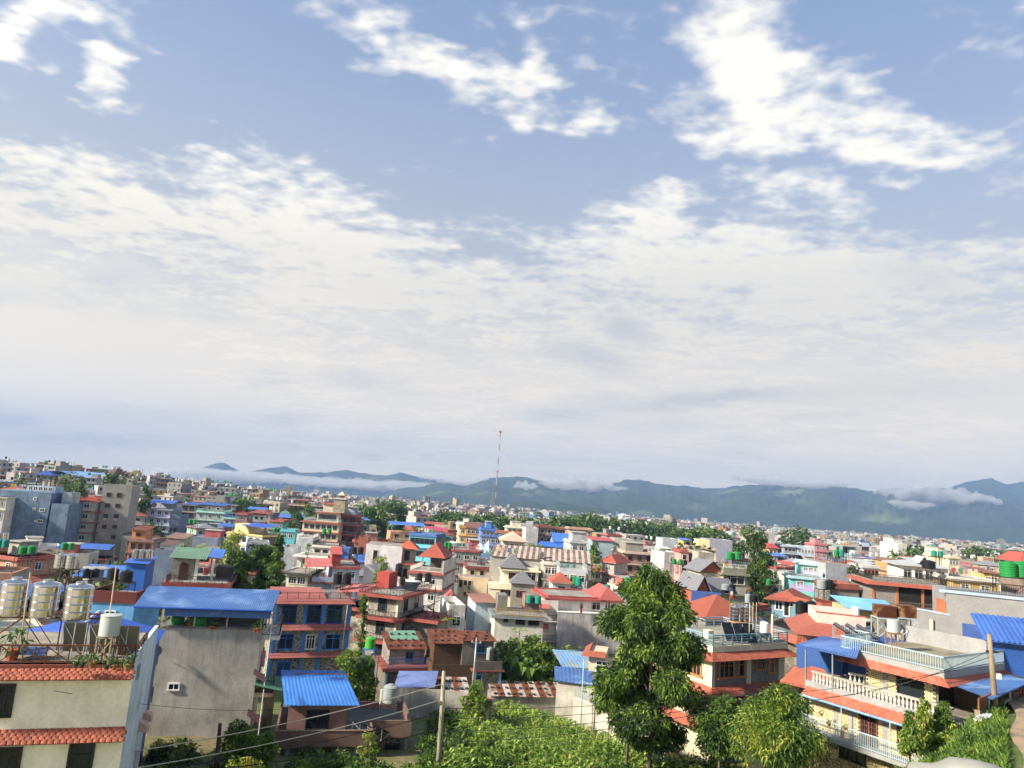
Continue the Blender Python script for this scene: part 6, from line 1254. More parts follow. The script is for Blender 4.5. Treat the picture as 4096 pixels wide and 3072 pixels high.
b = mid('blue_balcony_house', 'house with a bright blue balcony wall and planters below the slate gable', 'the blue balcony terrace', ('K', 1345, 1440), (1590, 1470), 100, -14, 6, 1, '#c9c0b0', band='#4a86d0', over=.8, wn=4, style='two', fc='#4a86d0', sw=0, par=0); q = MB(); q.box(-.7, b.w + .5, -.75, -.6, b.T, b.T + 1.0); q.box(-.7, b.w + .5, 3, 3.2, b.T, b.T + 1.6); b.part('balcony_wall', q, wall('#2f5298', .15)); b.skirt(b.T - .3, .4, .4, TILE, 2, 'F', off=.8)
for x in (1480, 1540, 1600, 1650): p = at(px('K', x, 1400), 102); pot((p.x, p.y, p.z - .2), 'in a blue trough on the blue balcony terrace', 1.2, '#2f5298')
mid('flat_grey_annex', 'low flat grey annex in front of the long striped shed', 'the flat grey annex', ('I', 1590, 975), (1765, 990), 146, 4, 7, 2, '#b4ae9c', '#a39e90', '#c9c2ae', .3, wn=2, par=.4)
mid('long_white_terrace', 'long white terrace with pipes below the end of the striped shed', 'the long white terrace', ('I', 1760, 1050), (2075, 1078), 142, 2, 7, 2, '#b9bcc0', '#9fa6b0', None, wn=3, par=.4, rail='#a9b4bc')
# right-hand side
h = mid('teal_lilac_house', 'teal and lilac house stepping down to a planted terrace', 'the teal and lilac house', ('M', 325, 820), (620, 845), 145, -12, 7, 1, '#5fc0b8', '#a39ac4', '#8fb8c4', .5, wn=2, sw=0, par=.2, sh=3.2); b = MB(); b.box(-.02, h.w, -.03, 0, h.T - 2.6, h.T - 1.3); h.part('lilac_band', b, wall('#a89cd0', .2))
u = mid('teal_lilac_upper', 'upper storey of teal and lilac with red doors and a pale slab roof', 'the teal upper storey', ('M', 415, 712), (612, 745), 152, -12, 7, 1, '#6fccc8', '#8f989c', '#a9c8d0', .5, wn=4, sw=0, style='two'); b = MB(); b.box(-.02, u.w, -.03, 0, u.T - 2.6, u.T - 1.3); u.part('lilac_band', b, wall('#b4a8d8', .2))
mid('blank_cement_flank', 'blank cement flank wall right of the teal upper storey', 'the blank cement flank', ('M', 612, 712), (805, 718), 148, 6, 8, 1, '#9aa0a4', wn=0, sw=0, par=0)
h = mid('white_pavilion_house', 'white timber-look bungalow with a shallow grey roof and small gable', 'the white bungalow', ('M', 1210, 720), (1600, 745), 128, -14, 8, 1, '#d9d8d4', '#c9c8c4', None, .6, 'hip', '#a3a7aa', wn=4, sw=0, rh=.9, style='two', fc='#a3a29c'); h.hip(h.w * .42, h.w * .58, -.3, 4, h.T + .5, 1.2, .3, tilemat('#a3a7aa'), 5, gable='y')
h = mid('ochre_post_house', 'stone house with ochre posts, dark open veranda and orange tile eaves', 'the ochre post house', ('M', 985, 862), (1600, 915), 104, -10, 10, 1, stone('#8a8782', '#6f6c68', 2.4, stretch=(1, 1, 3)), wn=0, sw=0, par=.3, rail='#2a2826', sh=3.2)
h.skirt(h.T + .15, .9, .45, TILE2, 3, 'FRL'); z2 = h.T - 3.3; h.skirt(z2, 1.0, .5, TILE2, 3, 'FRL'); v = MB(); x0 = h.pu('M', 1185, 940); v.box(x0, h.w - .3, -.05, 0, h.T - 2.9, h.T - .3); h.part('veranda_shade_slab', v, wall('#1d1916', .3)); [h.part('post', MB().box(x - .18, x + .18, -.14, -.0, z2, h.T - .1), wall('#b0642a', .2)) for x in (.1, x0, x0 + (h.w - x0) * .5, h.w - .1)]; h.rail([(x0, -.3, z2), (h.w, -.3, z2)], .9, plain('#6d675e', .7), .2)  # dark slab stands in for the shade inside the open veranda
mid('mossy_concrete_hut', 'dark mossy concrete hut under a rusty slab beside the ochre post house', 'the mossy concrete hut', ('M', 690, 900), (880, 905), 108, 4, 6, 1, '#7d7b72', band='#8f4a3a', over=.3, dirt=1.0, wn=0, sw=0)
mid('tall_white_house', 'tall narrow white house rising over the far roofs', 'the tall narrow white house', ('M', 1195, 560), (1265, 562), 330, 4, 14, 4, '#d0cabd', '#b9ab94', None, wn=0, sw=2, stair=('#cfc9bc', .4, 1))
h = mid('stepped_cream_house', 'cream four-storey house with stepped roof rooms and a blue-grey flank', 'the stepped cream tower', ('M', 1600, 665), (1690, 670), 215, 2, 12, 4, '#d9cda0', '#8d98ac', '#cdbf94', .4, wn=3, sw=0, stair=('#dccfa4', .1, .5))
mid('coral_house', 'coral pink house with a flat stepped roof', 'the coral pink house', ('M', 525, 560), (620, 564), 320, 2, 10, 2, '#c8797c', '#b06a70', '#b8646a', .4, wn=2, stair=('#c8797c', .4, .95))
mid('ice_blue_house', 'long ice blue house with small windows', 'the long ice blue house', ('M', 380, 582), (522, 588), 300, 0, 10, 2, '#b0c4d0', '#9aaebc', None, wn=5, ww=.8)
mid('blue_grey_balcony_house', 'blue-grey house with deep balconies behind the dark tree', 'the blue-grey balcony house', ('M', 270, 572), (375, 578), 300, 2, 10, 3, '#8f9aac', band='#a8b4c4', over=.9, wn=3, style='void')
mid('red_pagoda_house', 'small orange house with tiered red roofs at the dark tree', 'the tiered red roof house', ('M', 150, 585), (225, 590), 290, 2, 8, 2, '#c49a6a', band='#a84038', over=.6, roof='hip', rc='#a83a38', wn=2)
mid('tall_grey_frame', 'tall grey block with open frame floors on its flank', 'the tall open frame block', ('M', 85, 462), (200, 466), 300, 2, 10, 2, '#a8a8a6', '#8f8a80', None, wn=0, sw=2, style='void')
mid('white_arch_house', 'white house with red arched doors', 'the red arched door house', ('M', 910, 740), (1045, 745), 190, 0, 8, 2, '#d4d2d2', band='#b9b6b4', over=.4, wn=4, style='door', fc='#a8584a', ww=.7)
mid('ochre_flat_house', 'ochre house with a brown flat roof near the white bungalow', 'the ochre flat house', ('M', 1130, 690), (1200, 694), 200, 0, 8, 2, '#b08a4c', band='#7a5a48', over=.4, wn=2)
mid('mustard_house', 'mustard yellow house with a long pale terrace near the green tanks', 'the mustard terrace house', ('M', 1640, 835), (1990, 850), 120, -8, 8, 1, '#c9a24a', band='#b9b4a8', over=.5, wn=2, par=.3)
mid('yellow_gable_house', 'yellow house under a dark sheet roof left of the big green tanks', 'the yellow gable house', ('M', 1885, 790), (2010, 800), 150, -6, 8, 1, '#c9a848', roof='shed', rc='#7a4a3c', rh=.7, wn=2)
mid('brick_hip_house', 'house with a dark red hip roof at the picture edge beside the green tanks', 'the dark red hip', ('M', 2185, 700), (2290, 706), 150, -8, 8, 1, '#8a7464', roof='hip', rc='#9c4438', rh=1.9, wn=2, over=.4)
h = mid('red_terrace_house', 'herringbone stone house with two red-edged railed terraces and a spiral stair', 'the red-edged terrace house', ('E', 1420, 1412), (1800, 1462), 104, -16, 9, 3, stone('#aaa69c', '#77736a', 2.6, '#8d8a82', .06, (1, 1, 1.6)), '#b9b3a4', '#a04436', 1.0, wn=1, style='two', fc='#3a3f48', sw=2, par=0, sh=3.05, bt=.42, wh=1.8)
for i in range(3):
    z = h.T - 3.05 * i; h.rail([(-.9, 8, z), (-.9, -.9, z), (h.w + .9, -.9, z), (h.w + .9, 9, z)], .9, plain('#2c2320', .6), style='lattice')
    for u in (.0, h.w - .3): c = MB(); c.box(u, u + .3, -.06, .02, z - 3.0, z - .4); h.part('pillar', c, wall('#d9cba4', .2))
z = h.T - 3.05; q = MB(); q.box(h.w, h.w + 5.5, 1.5, 9, z - .42, z); h.part('side_terrace', q, wall('#a04436', .3)); h.block(h.w, h.w + 5, 2.5, 9, -1, z - .42, stone('#aaa69c', '#77736a', 2.6, '#8d8a82'), name='side_wall'); h.rail([(h.w + .9, 1.6, z), (h.w + 5.4, 1.6, z), (h.w + 5.4, 9, z)], .9, plain('#2c2320', .6), style='lattice')
s_ = MB(); cx, cy = h.w + 3.6, 4.4
for k in range(18): a = k * .42; s_.hexa([(cx + r_ * math.cos(b), cy + r_ * math.sin(b), z + .17 * k + dz) for dz in (0, .06) for r_, b in ((.12, a), (1.0, a), (1.0, a + .4), (.12, a + .4))])
s_.tube([(cx, cy, z), (cx, cy, z + 4.2)], .08, 6); s_.tube([(cx + 1.0 * math.cos(k * .42), cy + 1.0 * math.sin(k * .42), z + .17 * k + .9) for k in range(19)], .03, 4); h.part('spiral_stair', s_, IRON)
q = MB(); q.sheet((-6.5, 1, h.T - .8), (-1.2, 1, h.T - .1), (-1.2, 7, h.T + .4), (-6.5, 7, h.T - .3), .06); h.part('porch_roof', q, wall('#b85a54', .2)); h.block(-5.4, -1.2, 2, 7, -1, h.T - 2.6, stone('#c4bca8', '#8f897a', 2.6), name='wing_wall'); b = MB(); b.box(-6, -1, 1, 7, h.T - 2.95, h.T - 2.6); h.part('floor_band', b, wall('#a04436', .3)); h.posts([(-5.8, 1.3), (-4, 1.3), (-2.4, 1.3)], h.T - 2.6, h.T - .4, IRON, .05); h.block(-1.2, .8, 5, 8, h.T, h.T + 2.3, wall('#a8382c', .2), name='red_cabin')
g = at(px('E', 1920, 1345), 108); solar((g.x, g.y, h.base + h.T), h.rz, 'with long white cylinder on the red-edged terrace house', 2.2, 30)

# ------------------------------------------------------------------ the rest of the town
for n_, b_ in (('blue_walled_block', 14), ('grey_tower_block', 19), ('balcony_block', 15), ('terraced_villa', 10), ('concrete_house', 12), ('stone_house', 9)):
    for h in HOUSES:
        if h.root.name.startswith(n_): h.vis = b_
PAL = [('white', '#d6d4cf'), ('white', '#cfcbc3'), ('cream', '#d6cba8'), ('cream', '#cdbf98'), ('grey', '#a3a29e'), ('grey', '#93928e'), ('cement grey', '#9b968a'), ('cement grey', '#8a857a'), ('pale blue', '#a9bccf'), ('blue', '#6f93c0'), ('white', '#d9d6d0'), ('grey', '#b0aeaa'), ('orange', '#bd8a64'), ('mint', '#9cc2b0'), ('tan', '#b59a78'), ('yellow', '#cdb56a'), ('brown', '#85705f'), ('white', '#dad8d4'), ('cement grey', '#a8a397'), ('cream', '#d9cfb4')]
BND = [('red', '#9c4638'), ('red', '#a8523f'), (None, None), (None, None), ('white', '#cfccc6'), ('brown', '#7a5a4a')]
NW = {1: 'one', 2: 'two', 3: 'three', 4: 'four', 5: 'five'}
def hidden_limit(x, y, w):
    """tallest roof level at (x, y) that leaves the houses behind it in sight"""
    sx = [scr((x + d, y, 0))[0] for d in (-w * .6, w * .6)]; lim = 99.0
    for h in HOUSES:
        c = h.wp(h.w / 2, h.d / 2, 0)
        if (Vector((c.x, c.y, 0)) - Vector((x, y, 0))).length < (max(h.w, h.d) * .62 + w * .6): return -99
        if h.o.y < y: continue
        a, b = scr(h.wp(0, 0, h.T)), scr(h.wp(h.w, 0, h.T)); q = scr(h.wp(h.w, h.d, h.T))
        if max(a[0], b[0], q[0]) < sx[0] or min(a[0], b[0]) > sx[1]: continue
        v = h.wp(h.w / 2, 0, h.T - h.vis); d = v - CAM; lim = min(lim, CAMZ + d.z * (y / v.y))
    return lim
fr = random.Random(21)
cells = []
TH = R(14); ct, st_ = math.cos(TH), math.sin(TH)
for i in range(-60, 60):
    for j in range(-20, 80):
        u, v = i * 12.6 + fr.uniform(-2.4, 2.4), j * 12.6 + fr.uniform(-2.4, 2.4); x, y = u * ct - v * st_, u * st_ + v * ct
        if abs(x) > .76 * y + 6 or y > 760: continue
        if y < (86 if (x < -36 or x > 52) else 114): continue
        if -60 < x < -38 and 96 < y < 135: continue
        cells.append((y, x))
cells.sort(); N_IND = 265; placed = 0; LATER = []; GREEN = []
tankmeshes = ['green', 'black', 'steel', 'steel', 'black', 'teal']
for y, x in cells:
    if placed >= N_IND or y > 420: LATER.append((x, y)); continue
    if fr.random() < .15: GREEN.append((x, y)); continue
    w, d = fr.uniform(6.5, 10.5), fr.uniform(7, 11); lim = hidden_limit(x, y, w); g = gz(x, y); nf = fr.choice([1, 2, 2, 3, 3, 3, 4] if y > 170 else [1, 1, 2, 2]); T = nf * 2.95 + fr.uniform(.2, .9)
    if g + T > lim: T = lim - g - .2; nf = int(T / 2.95)
    if T < 2.6: continue
    nf = max(1, nf); placed += 1
    cn, ch = fr.choice(PAL); bn, bh = fr.choice(BND); rt = fr.choice(['flat', 'flat', 'flat', 'flat', 'hip', 'sheet', 'sheet'])
    h = House.__new__(House); rz = TH + R(fr.choice([0, 0, 0, -32, 26]) + fr.uniform(-4, 4)); h.dir = Vector((math.cos(rz), math.sin(rz), 0)); h.nrm = Vector((-h.dir.y, h.dir.x, 0)); h.rz = rz; h.w, h.d, h.T = w, d, T; h.far = True; h.base = g; h.o = Vector((x, y, g)) - h.dir * (w / 2) - h.nrm * (d / 2)
    sp = scr((x, y, g + T)); best = min((q for q in HOUSES if hasattr(q, 'short')), key=lambda q: abs(scr(q.wp(q.w / 2, 0, q.T))[0] - sp[0]) + 3 * abs(scr(q.wp(q.w / 2, 0, q.T))[1] - sp[1]))
    bp = scr(best.wp(best.w / 2, 0, best.T)); rel = 'behind' if (y > best.o.y + 6 and abs(bp[0] - sp[0]) < 22) else ('left of' if sp[0] < bp[0] else 'right of')
    nm = {'flat': 'flat_roofed_house', 'hip': 'hip_roofed_house', 'sheet': 'sheet_roofed_house'}[rt]
    h.root = empty(nm, h.o, rz); reg(h.root, '%s %s-storey %s house %s %s' % (cn, NW[min(nf, 5)], {'flat': 'flat-roofed', 'hip': 'hip-roofed', 'sheet': 'sheet-roofed'}[rt], rel, best.short), 'house'); h.root['group'] = 'town houses of the valley'
    wm = wall(ch, .45); fl = fr.choice([None, None, '#9a9790', '#8a96a4'])
    h.body(wm, wall(fl, .4) if fl else None)
    st = fr.choice(['two', 'two', 'void', 'three']); fc = fr.choice(['#e3e0d8', '#6b5a4c', '#d9dde0', '#4a4a4c']); n = fr.choice([2, 3, 3])
    for i in range(min(nf, 3)):
        z = T - 2.95 * i
        if bh and (z > .5): h.band(z, .26, fr.uniform(.3, .8), wall(bh, .3))
        if z > 2.0:
            h.row('F', z - 1.4, n, 1.1, 1.25, st, fc, .3)
            if x < -8 and y < 300: h.row('R', z - 1.4, 1, 1.1, 1.25, st, fc, .8)
            if x > 8 and y < 300: h.row('L', z - 1.4, 1, 1.1, 1.25, st, fc, .8)
    ph = 0
    if rt == 'hip': h.hip(0, w, 0, d, T + .02, fr.uniform(1.2, 2.2), .5, tilemat(fr.choice(['#96523f', '#8e4a3c', '#7d7f84'])), 5)
    elif rt == 'sheet':
        m = rusty(fr.choice(['#3f70bc', '#3564b4', '#9aa0a2', '#8a5a48', '#5a7f6c', '#a8504a']), .2)
        if fr.random() < .5: h.corr((-.4, -.5, T + .1), (w + .4, -.5, T + .1), (w + .4, d + .4, T + 1.2), (-.4, d + .4, T + 1.2), m, .5, .04)
        else: h.posts([(.2, .2), (w - .2, .2), (.2, d - .2), (w - .2, d - .2)], T, T + 2.2, GALV, .06); h.corr((-.4, -.5, T + 2.1), (w + .4, -.5, T + 2.1), (w + .4, d * .6, T + 2.9), (-.4, d * .6, T + 2.9), m, .5, .04)
    else:
        h.parapet(fr.uniform(.3, .9), .15, wm if not bh else wall(bh, .3)); ph = T
        if fr.random() < .6: a = fr.uniform(.05, .5) * w; k = MB(); k.box(a, a + fr.uniform(2.2, 3.4), d * .5, d - .3, T, T + 2.3); h.part('stair_room', k, wall(fr.choice([ch, '#a8a49a', '#b4574a']), .4)); k = MB(); k.box(a - .3, a + 3.2, d * .45, d, T + 2.3, T + 2.45); h.part('stair_roof', k, wall('#9a968c', .5)); ph = T + 2.45
    if rt == 'flat' and fr.random() < .5:
        k = MB(); [k.tube([(u, v, T), (u + .05, v, T + fr.uniform(.7, 1.6))], .05, 3) for u in (.2, w * .5, w - .2) for v in (.2, d - .2)]; h.part('rebar', k, plain('#6d5648', .8))
    if rt == 'flat' and fr.random() < .35: h.rail([(.1, d - .1, T + .3), (.1, .1, T + .3), (w - .1, .1, T + .3), (w - .1, d - .1, T + .3)], .8, plain(fr.choice(['#2c2a28', '#8f9aa0', '#5a3a30']), .6), .4, r=.03)
    if rt == 'flat' and fr.random() < .62:
        kd = fr.choice(tankmeshes); nn = fr.choice([1, 2, 2]); a = fr.uniform(.15, .6) * w
        for k in range(nn):
            p = h.wp(a + 1.35 * k, d * .3, T + 1.3); e = tank_at(kd, p, 1.15, 1.45, '%s %s' % (rel, best.short), 1.3 if k == 0 else None, '#4a4038')
# everything beyond the nearest three hundred, as one mass
def far_city():
    r = np.random.RandomState(4); mb = MB()
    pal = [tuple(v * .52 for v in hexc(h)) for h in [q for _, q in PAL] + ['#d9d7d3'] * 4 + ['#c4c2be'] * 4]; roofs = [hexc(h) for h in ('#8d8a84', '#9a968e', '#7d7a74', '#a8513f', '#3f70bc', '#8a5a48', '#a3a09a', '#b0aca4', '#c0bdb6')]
    def one(x, y, w, d, T, rz, win, g):
        c, s = math.cos(rz), math.sin(rz); P = lambda u, v, z: (x + u * c - v * s, y + u * s + v * c, g + z); a, b = w / 2, d / 2
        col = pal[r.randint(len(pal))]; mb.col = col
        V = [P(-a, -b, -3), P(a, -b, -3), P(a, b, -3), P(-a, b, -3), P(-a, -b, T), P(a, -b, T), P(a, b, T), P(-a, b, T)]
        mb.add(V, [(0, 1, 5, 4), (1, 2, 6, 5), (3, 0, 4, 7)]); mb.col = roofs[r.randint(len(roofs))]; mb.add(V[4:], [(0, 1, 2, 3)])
        if r.rand() < .5:
            mb.col = col; u0 = r.uniform(-a, 0); hgt = T + r.uniform(1, 2.6); Q = [P(u0, -b * .2, T), P(u0 + a * .8, -b * .2, T), P(u0 + a * .8, b, T), P(u0, b, T), P(u0, -b * .2, hgt), P(u0 + a * .8, -b * .2, hgt), P(u0 + a * .8, b, hgt), P(u0, b, hgt)]
            mb.add(Q, [(0, 1, 5, 4), (1, 2, 6, 5), (3, 0, 4, 7), (4, 5, 6, 7)])
        if win:
            mb.col = (.035, .04, .05); n = 3
            for fl in range(min(3, int(T / 2.9))):
                z = T - 2.9 * fl - 2.1
                for k in range(n): u = -a + w * (k + .5) / n; mb.quad(P(u - .55, -b - .05, z), P(u + .55, -b - .05, z), P(u + .55, -b - .05, z + 1.2), P(u - .55, -b - .05, z + 1.2))
            if r.rand() < .5:
                mb.col = [hexc('#9c4638'), hexc('#cfccc6'), hexc('#a8523f')][r.randint(3)]
                for fl in range(2): z = T - 2.9 * fl; mb.add([P(-a - .4, -b - .5, z - .3), P(a + .4, -b - .5, z - .3), P(a + .4, -b - .5, z), P(-a - .4, -b - .5, z), P(a + .4, -b, z), P(-a - .4, -b, z)], [(0, 1, 2, 3), (3, 2, 4, 5)])
            if r.rand() < .6:
                mb.col = [(.05, .25, .08), (.012, .012, .014), (.55, .55, .53), (.6, .6, .58)][r.randint(4)]
                for k in range(r.randint(1, 4)): u = r.uniform(-a * .7, a * .7); mb.lathe([(.6, g + T + 1.0), (.62, g + T + 2.3), (.3, g + T + 2.6)], 6, *P(u, 0, 0)[:2])
    for x, y in LATER:
        if r.rand() < .14: continue
        w = r.uniform(7, 11); lim = hidden_limit(x, y, w); g = gz(x, y); T = r.choice([3, 6, 6, 9, 9, 12]) + r.uniform(.2, 1)
        if lim < -50: continue
        T = min(T, lim - g)
        if T < 2.4: continue
        one(x, y, w, r.uniform(7, 11), T, TH + R(r.choice([0, 0, -30, 25])), True, g)
    y = 760.0
    while y < 4300:
        step = 15 + y * .006; half = .80 * y; nx = int(2 * half / step)
        xs = (np.arange(nx) - nx / 2) * step + r.uniform(-6, 6, nx); G = ground_z(xs, xs * 0 + y)
        for x, g in zip(xs, G):
            yl = 3050 + 500 * math.sin(x * .0011 + 1)
            if x > -200 and y > yl: continue
            if r.rand() < (.22 if y < 1500 else .38): continue
            T = r.choice([5, 6, 9, 9, 12, 15]) + r.uniform(0, 1.5)
            if r.rand() < .015: T += 9
            one(x + r.uniform(-3, 3), y + r.uniform(-5, 5), r.uniform(8, 14), r.uniform(8, 14), T, TH + R(r.uniform(-40, 30)), y < 1300, g)
        y += step
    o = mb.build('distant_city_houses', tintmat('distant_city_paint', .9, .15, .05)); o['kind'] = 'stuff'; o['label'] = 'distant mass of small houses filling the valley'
far_city()

# ------------------------------------------------------------------ trees and plants
LG = leafmat('#8a9c3c', '#5d7d2c'); LD = leafmat('#627f34', '#3c5a22'); LY = leafmat('#a8aa4a', '#7a8e32'); LM = leafmat('#6f8a36', '#486628'); LDD = leafmat('#3e5828', '#213416'); BARK = wall('#6a5a48', .6)
def trunk(name, parent, pts, r0, r1, limbs=(), n=7):
    mb = MB(); mb.tube(pts, r0, n, r1)
    for p, q, a, b in limbs: m = (Vector(p) + Vector(q)) / 2 + Vector((0, 0, .15 * (Vector(q) - Vector(p)).length)); mb.tube([p, m, q], a, 5, b)
    return mb.build(name, BARK, parent, True)
def crown_blobs(seed, H, R_, z0, n, prof):
    """clumps filling a crown: prof(t) is the relative radius at relative height t"""
    r = random.Random(seed); B = []
    for k in range(n):
        t = (k + r.random()) / n; rad = prof(t) * R_; a = r.uniform(0, 6.283); q = rad * math.sqrt(r.uniform(.15, 1.0)); s = R_ * r.uniform(.26, .5) * (.6 + .5 * prof(t))
        B.append(((q * math.cos(a), q * math.sin(a), z0 + (H - z0) * t), (s, s, s * .75)))
    return B
def tree(name, label, base, H, R_, z0, mats, n=26, nl=4200, ll=.34, lw=.13, prof=None, seed=1, droop=.4, tr=.16, cat='tree', group=None, crown=None, lean=0.0):
    e = empty(name, base, random.Random(seed).uniform(0, 6)); reg(e, label, cat)
    if group: e['group'] = group
    prof = prof or (lambda t: math.sin(math.pi * (.12 + .83 * t)) ** .7); B = crown_blobs(seed, H, R_, z0, n, prof)
    me = crown or leafmesh('crown', B, nl, ll, lw, mats, seed, droop)
    ob('crown', me, e)
    L = [((lean * b[0][2] / H, 0, max(z0 * .7, b[0][2] * .55)), b[0], tr * .35, .03) for b in B[::3]]
    trunk('trunk', e, [(0, 0, -3), (0, 0, z0), (lean, 0, z0 + (H - z0) * .5), (lean, 0, H * .9)], tr, tr * .3, L); return e
def ground_at(crop, x, y, Y):
    p = at(px(crop, x, y), Y); return Vector((p.x, p.y, gz(p.x, p.y)))
def ptree(name, label, crop, x, ytop, wide, Y, mats, z0f=.3, yb=None, **kw):
    """tree whose top and width are read off the photograph"""
    t = at(px(crop, x, ytop), Y); g = gz(t.x, t.y) if yb is None else at(px(crop, x, yb), Y).z; H = t.z - g; R_ = wide / 2 / WIN[crop][2] / 4 * Y / FOC
    return tree(name, label, (t.x, t.y, g), H, R_, H * z0f, mats, **kw)
# the tall tree in front of the stone tile house
t = at(px('W', 1418, 1216), 57.0); g = gz(t.x, t.y); H = t.z - g
def prof_tall(t): return float(np.interp(t, [0, .1, .25, .45, .62, .8, .92, 1], [.42, .62, .86, 1.0, .86, .62, .42, .18]))
e = empty('leafy_tree', (t.x, t.y, g)); reg(e, 'tall leafy tree standing in front of the grey stone tile house', 'tree')
B = crown_blobs(7, H - .6, 4.0, H * .16, 70, prof_tall); B = [(c, tuple(x * .72 for x in r)) for c, r in B]
ob('crown', leafmesh('crown', B, 62000, .32, .105, [LDD, LDD, LD, LM, LG], 5, .75, .3), e); trunk('trunk', e, [(0, 0, -1), (.1, 0, H * .2), (-.1, .1, H * .5), (0, 0, H * .95)], .2, .05, [((0, 0, b[0][2] * .75), b[0], .06, .02) for b in B[::2]], 8)
trunk('second_trunk', e, [(-1.6, .6, -1), (-1.5, .5, H * .25), (-.9, .2, H * .5)], .15, .05)
fl_ = [LDD, LD, LM, LG, LY]; pf = lambda q: float(np.interp(q, [0, .3, .55, .7, .85, 1], [.8, 1, .9, .5, .3, .12]))
ptree('feathery_tree', 'full rounded feathery tree in front of the yellow brick house', 'N', 985, 948, 700, 46.5, fl_, .2, yb=1720, n=64, nl=26000, ll=.24, lw=.06, prof=pf, seed=3, droop=.5, tr=.12)
ptree('feathery_tree', 'darker leafy tree between the tall tree and the stone tile house', 'N', 420, 1040, 420, 53, [LDD, LD, LM], .15, yb=1560, n=40, nl=12000, ll=.26, lw=.09, seed=8, tr=.1)
def prof_cone(t): return 1.0 - .85 * t ** 1.2
for x, yt, w_, Y, lab in ((775, 1150, 150, 41.5, 'narrow golden-green cypress shrub before the yellow brick house'), (915, 1040, 165, 43, 'taller pointed green cypress shrub before the yellow brick house'), (1090, 1065, 230, 43.5, 'broad green cypress shrub nearest the roadside wall')):
    ptree('cypress_shrub', lab, 'O', x, yt, w_, Y, [LD, LM, LG, LY], .05, n=40, nl=6500, ll=.16, lw=.07, prof=prof_cone, seed=x, droop=.9, tr=.06, yb=1530)
ptree('roadside_shrub', 'dark shrub at the foot of the roadside pole', 'O', 1570, 1290, 330, 38.5, [LDD, LD, LM], .05, n=24, nl=4000, ll=.16, lw=.09, seed=4, tr=.04, cat='shrub', yb=1560)
# trees behind the long blue roof
ptree('tall_cypress', 'tall dark weeping cypress behind the long blue roof', 'C', 1880, 720, 230, 112, [LDD, LD, LM], .05, n=46, nl=11000, ll=.4, lw=.14, prof=lambda t: float(np.interp(t, [0, .3, .6, 1], [1, 1, .7, .12])), seed=31, droop=1.2)
ptree('broad_tree', 'broad dark tree beside the tall weeping cypress', 'C', 1640, 870, 440, 114, [LDD, LD, LM], .15, n=40, nl=16000, ll=.4, lw=.17, seed=32)
ptree('broad_tree', 'rounded dark tree left of the broad tree by the cypress', 'C', 1390, 930, 340, 112, [LDD, LD, LM], .12, n=34, nl=13000, ll=.4, lw=.17, seed=33)
ptree('small_tree', 'light green open-crowned tree in front of the yellow pillared house', 'C', 1330, 695, 280, 150, [LM, LG, LY], .45, n=22, nl=2600, ll=.5, lw=.2, seed=34)
ptree('small_tree', 'dark bushy tree beside the slate blue house', 'C', 665, 860, 190, 150, [LDD, LD, LM], .15, n=20, nl=2600, ll=.45, lw=.18, seed=35)
ptree('slender_tree', 'light green tree between the pale blue and red-edged houses', 'E', 1595, 965, 190, 118, [LM, LG, LY], .1, n=24, nl=3600, ll=.36, lw=.14, seed=36)
ptree('small_tree', 'young bright tree beside the white terrace house', 'E', 715, 830, 80, 150, [LM, LG], .2, n=12, nl=1200, ll=.34, lw=.14, seed=37)
ptree('lemon_bush', 'lemon green bush beside the blue-columned stone house', 'G', 855, 655, 260, 77, [LM, LG, LY], .1, n=26, nl=5000, ll=.26, lw=.12, seed=38, tr=.08, cat='bush')
ptree('garden_bush', 'broad mid-green bush right of the lemon green bush', 'G', 1000, 700, 210, 78.5, [LD, LM, LG], .1, n=22, nl=4200, ll=.26, lw=.12, seed=39, tr=.08, cat='bush')
ptree('round_bush', 'round yellow-green bush by the field wall', 'J', 770, 812, 200, 71, [LM, LG, LY], .25, n=24, nl=4200, ll=.2, lw=.1, seed=40, tr=.07, cat='bush')
ptree('yard_bush', 'tall leafy bush in the yard of the tall grey concrete house', 'D', 1000, 1300, 330, 52.5, [LD, LM, LG, LY], .1, n=30, nl=6000, ll=.24, lw=.1, seed=41, tr=.08, cat='bush')
ptree('yard_bush', 'smaller leafy bush between the grey and brown houses', 'D', 1220, 1370, 200, 53.5, [LD, LM, LG], .1, n=18, nl=3200, ll=.22, lw=.1, seed=42, tr=.06, cat='bush')
ptree('flowering_bush', 'bush with pale yellow tips at the foot of the grey wall', 'D', 420, 1460, 300, 54.5, [LDD, LM, LY, leafmat('#c9b86a', '#a08a3a')], .05, n=18, nl=2400, ll=.26, lw=.1, seed=43, tr=.05, cat='bush', droop=-.2)
ptree('golden_bush', 'golden yellow bush at the bottom edge below the grey house', 'D', 1000, 1590, 380, 47, [leafmat('#b9a838', '#8a8a2a'), LY, LG], .05, n=18, nl=3000, ll=.2, lw=.09, seed=44, tr=.05, cat='bush')
ptree('climbing_shrub', 'thin yellow-leaved sapling in front of the brown house', 'G', 1030, 1340, 150, 54, [LM, LY], .1, n=14, nl=900, ll=.2, lw=.08, seed=45, tr=.03, cat='shrub')
ptree('vine', 'green vine climbing the red-edged terrace house', 'G', 990, 170, 45, 99.5, [LM, LG], .1, n=26, nl=1800, ll=.3, lw=.14, seed=46, prof=lambda t: 1.0, tr=.04, cat='vine')
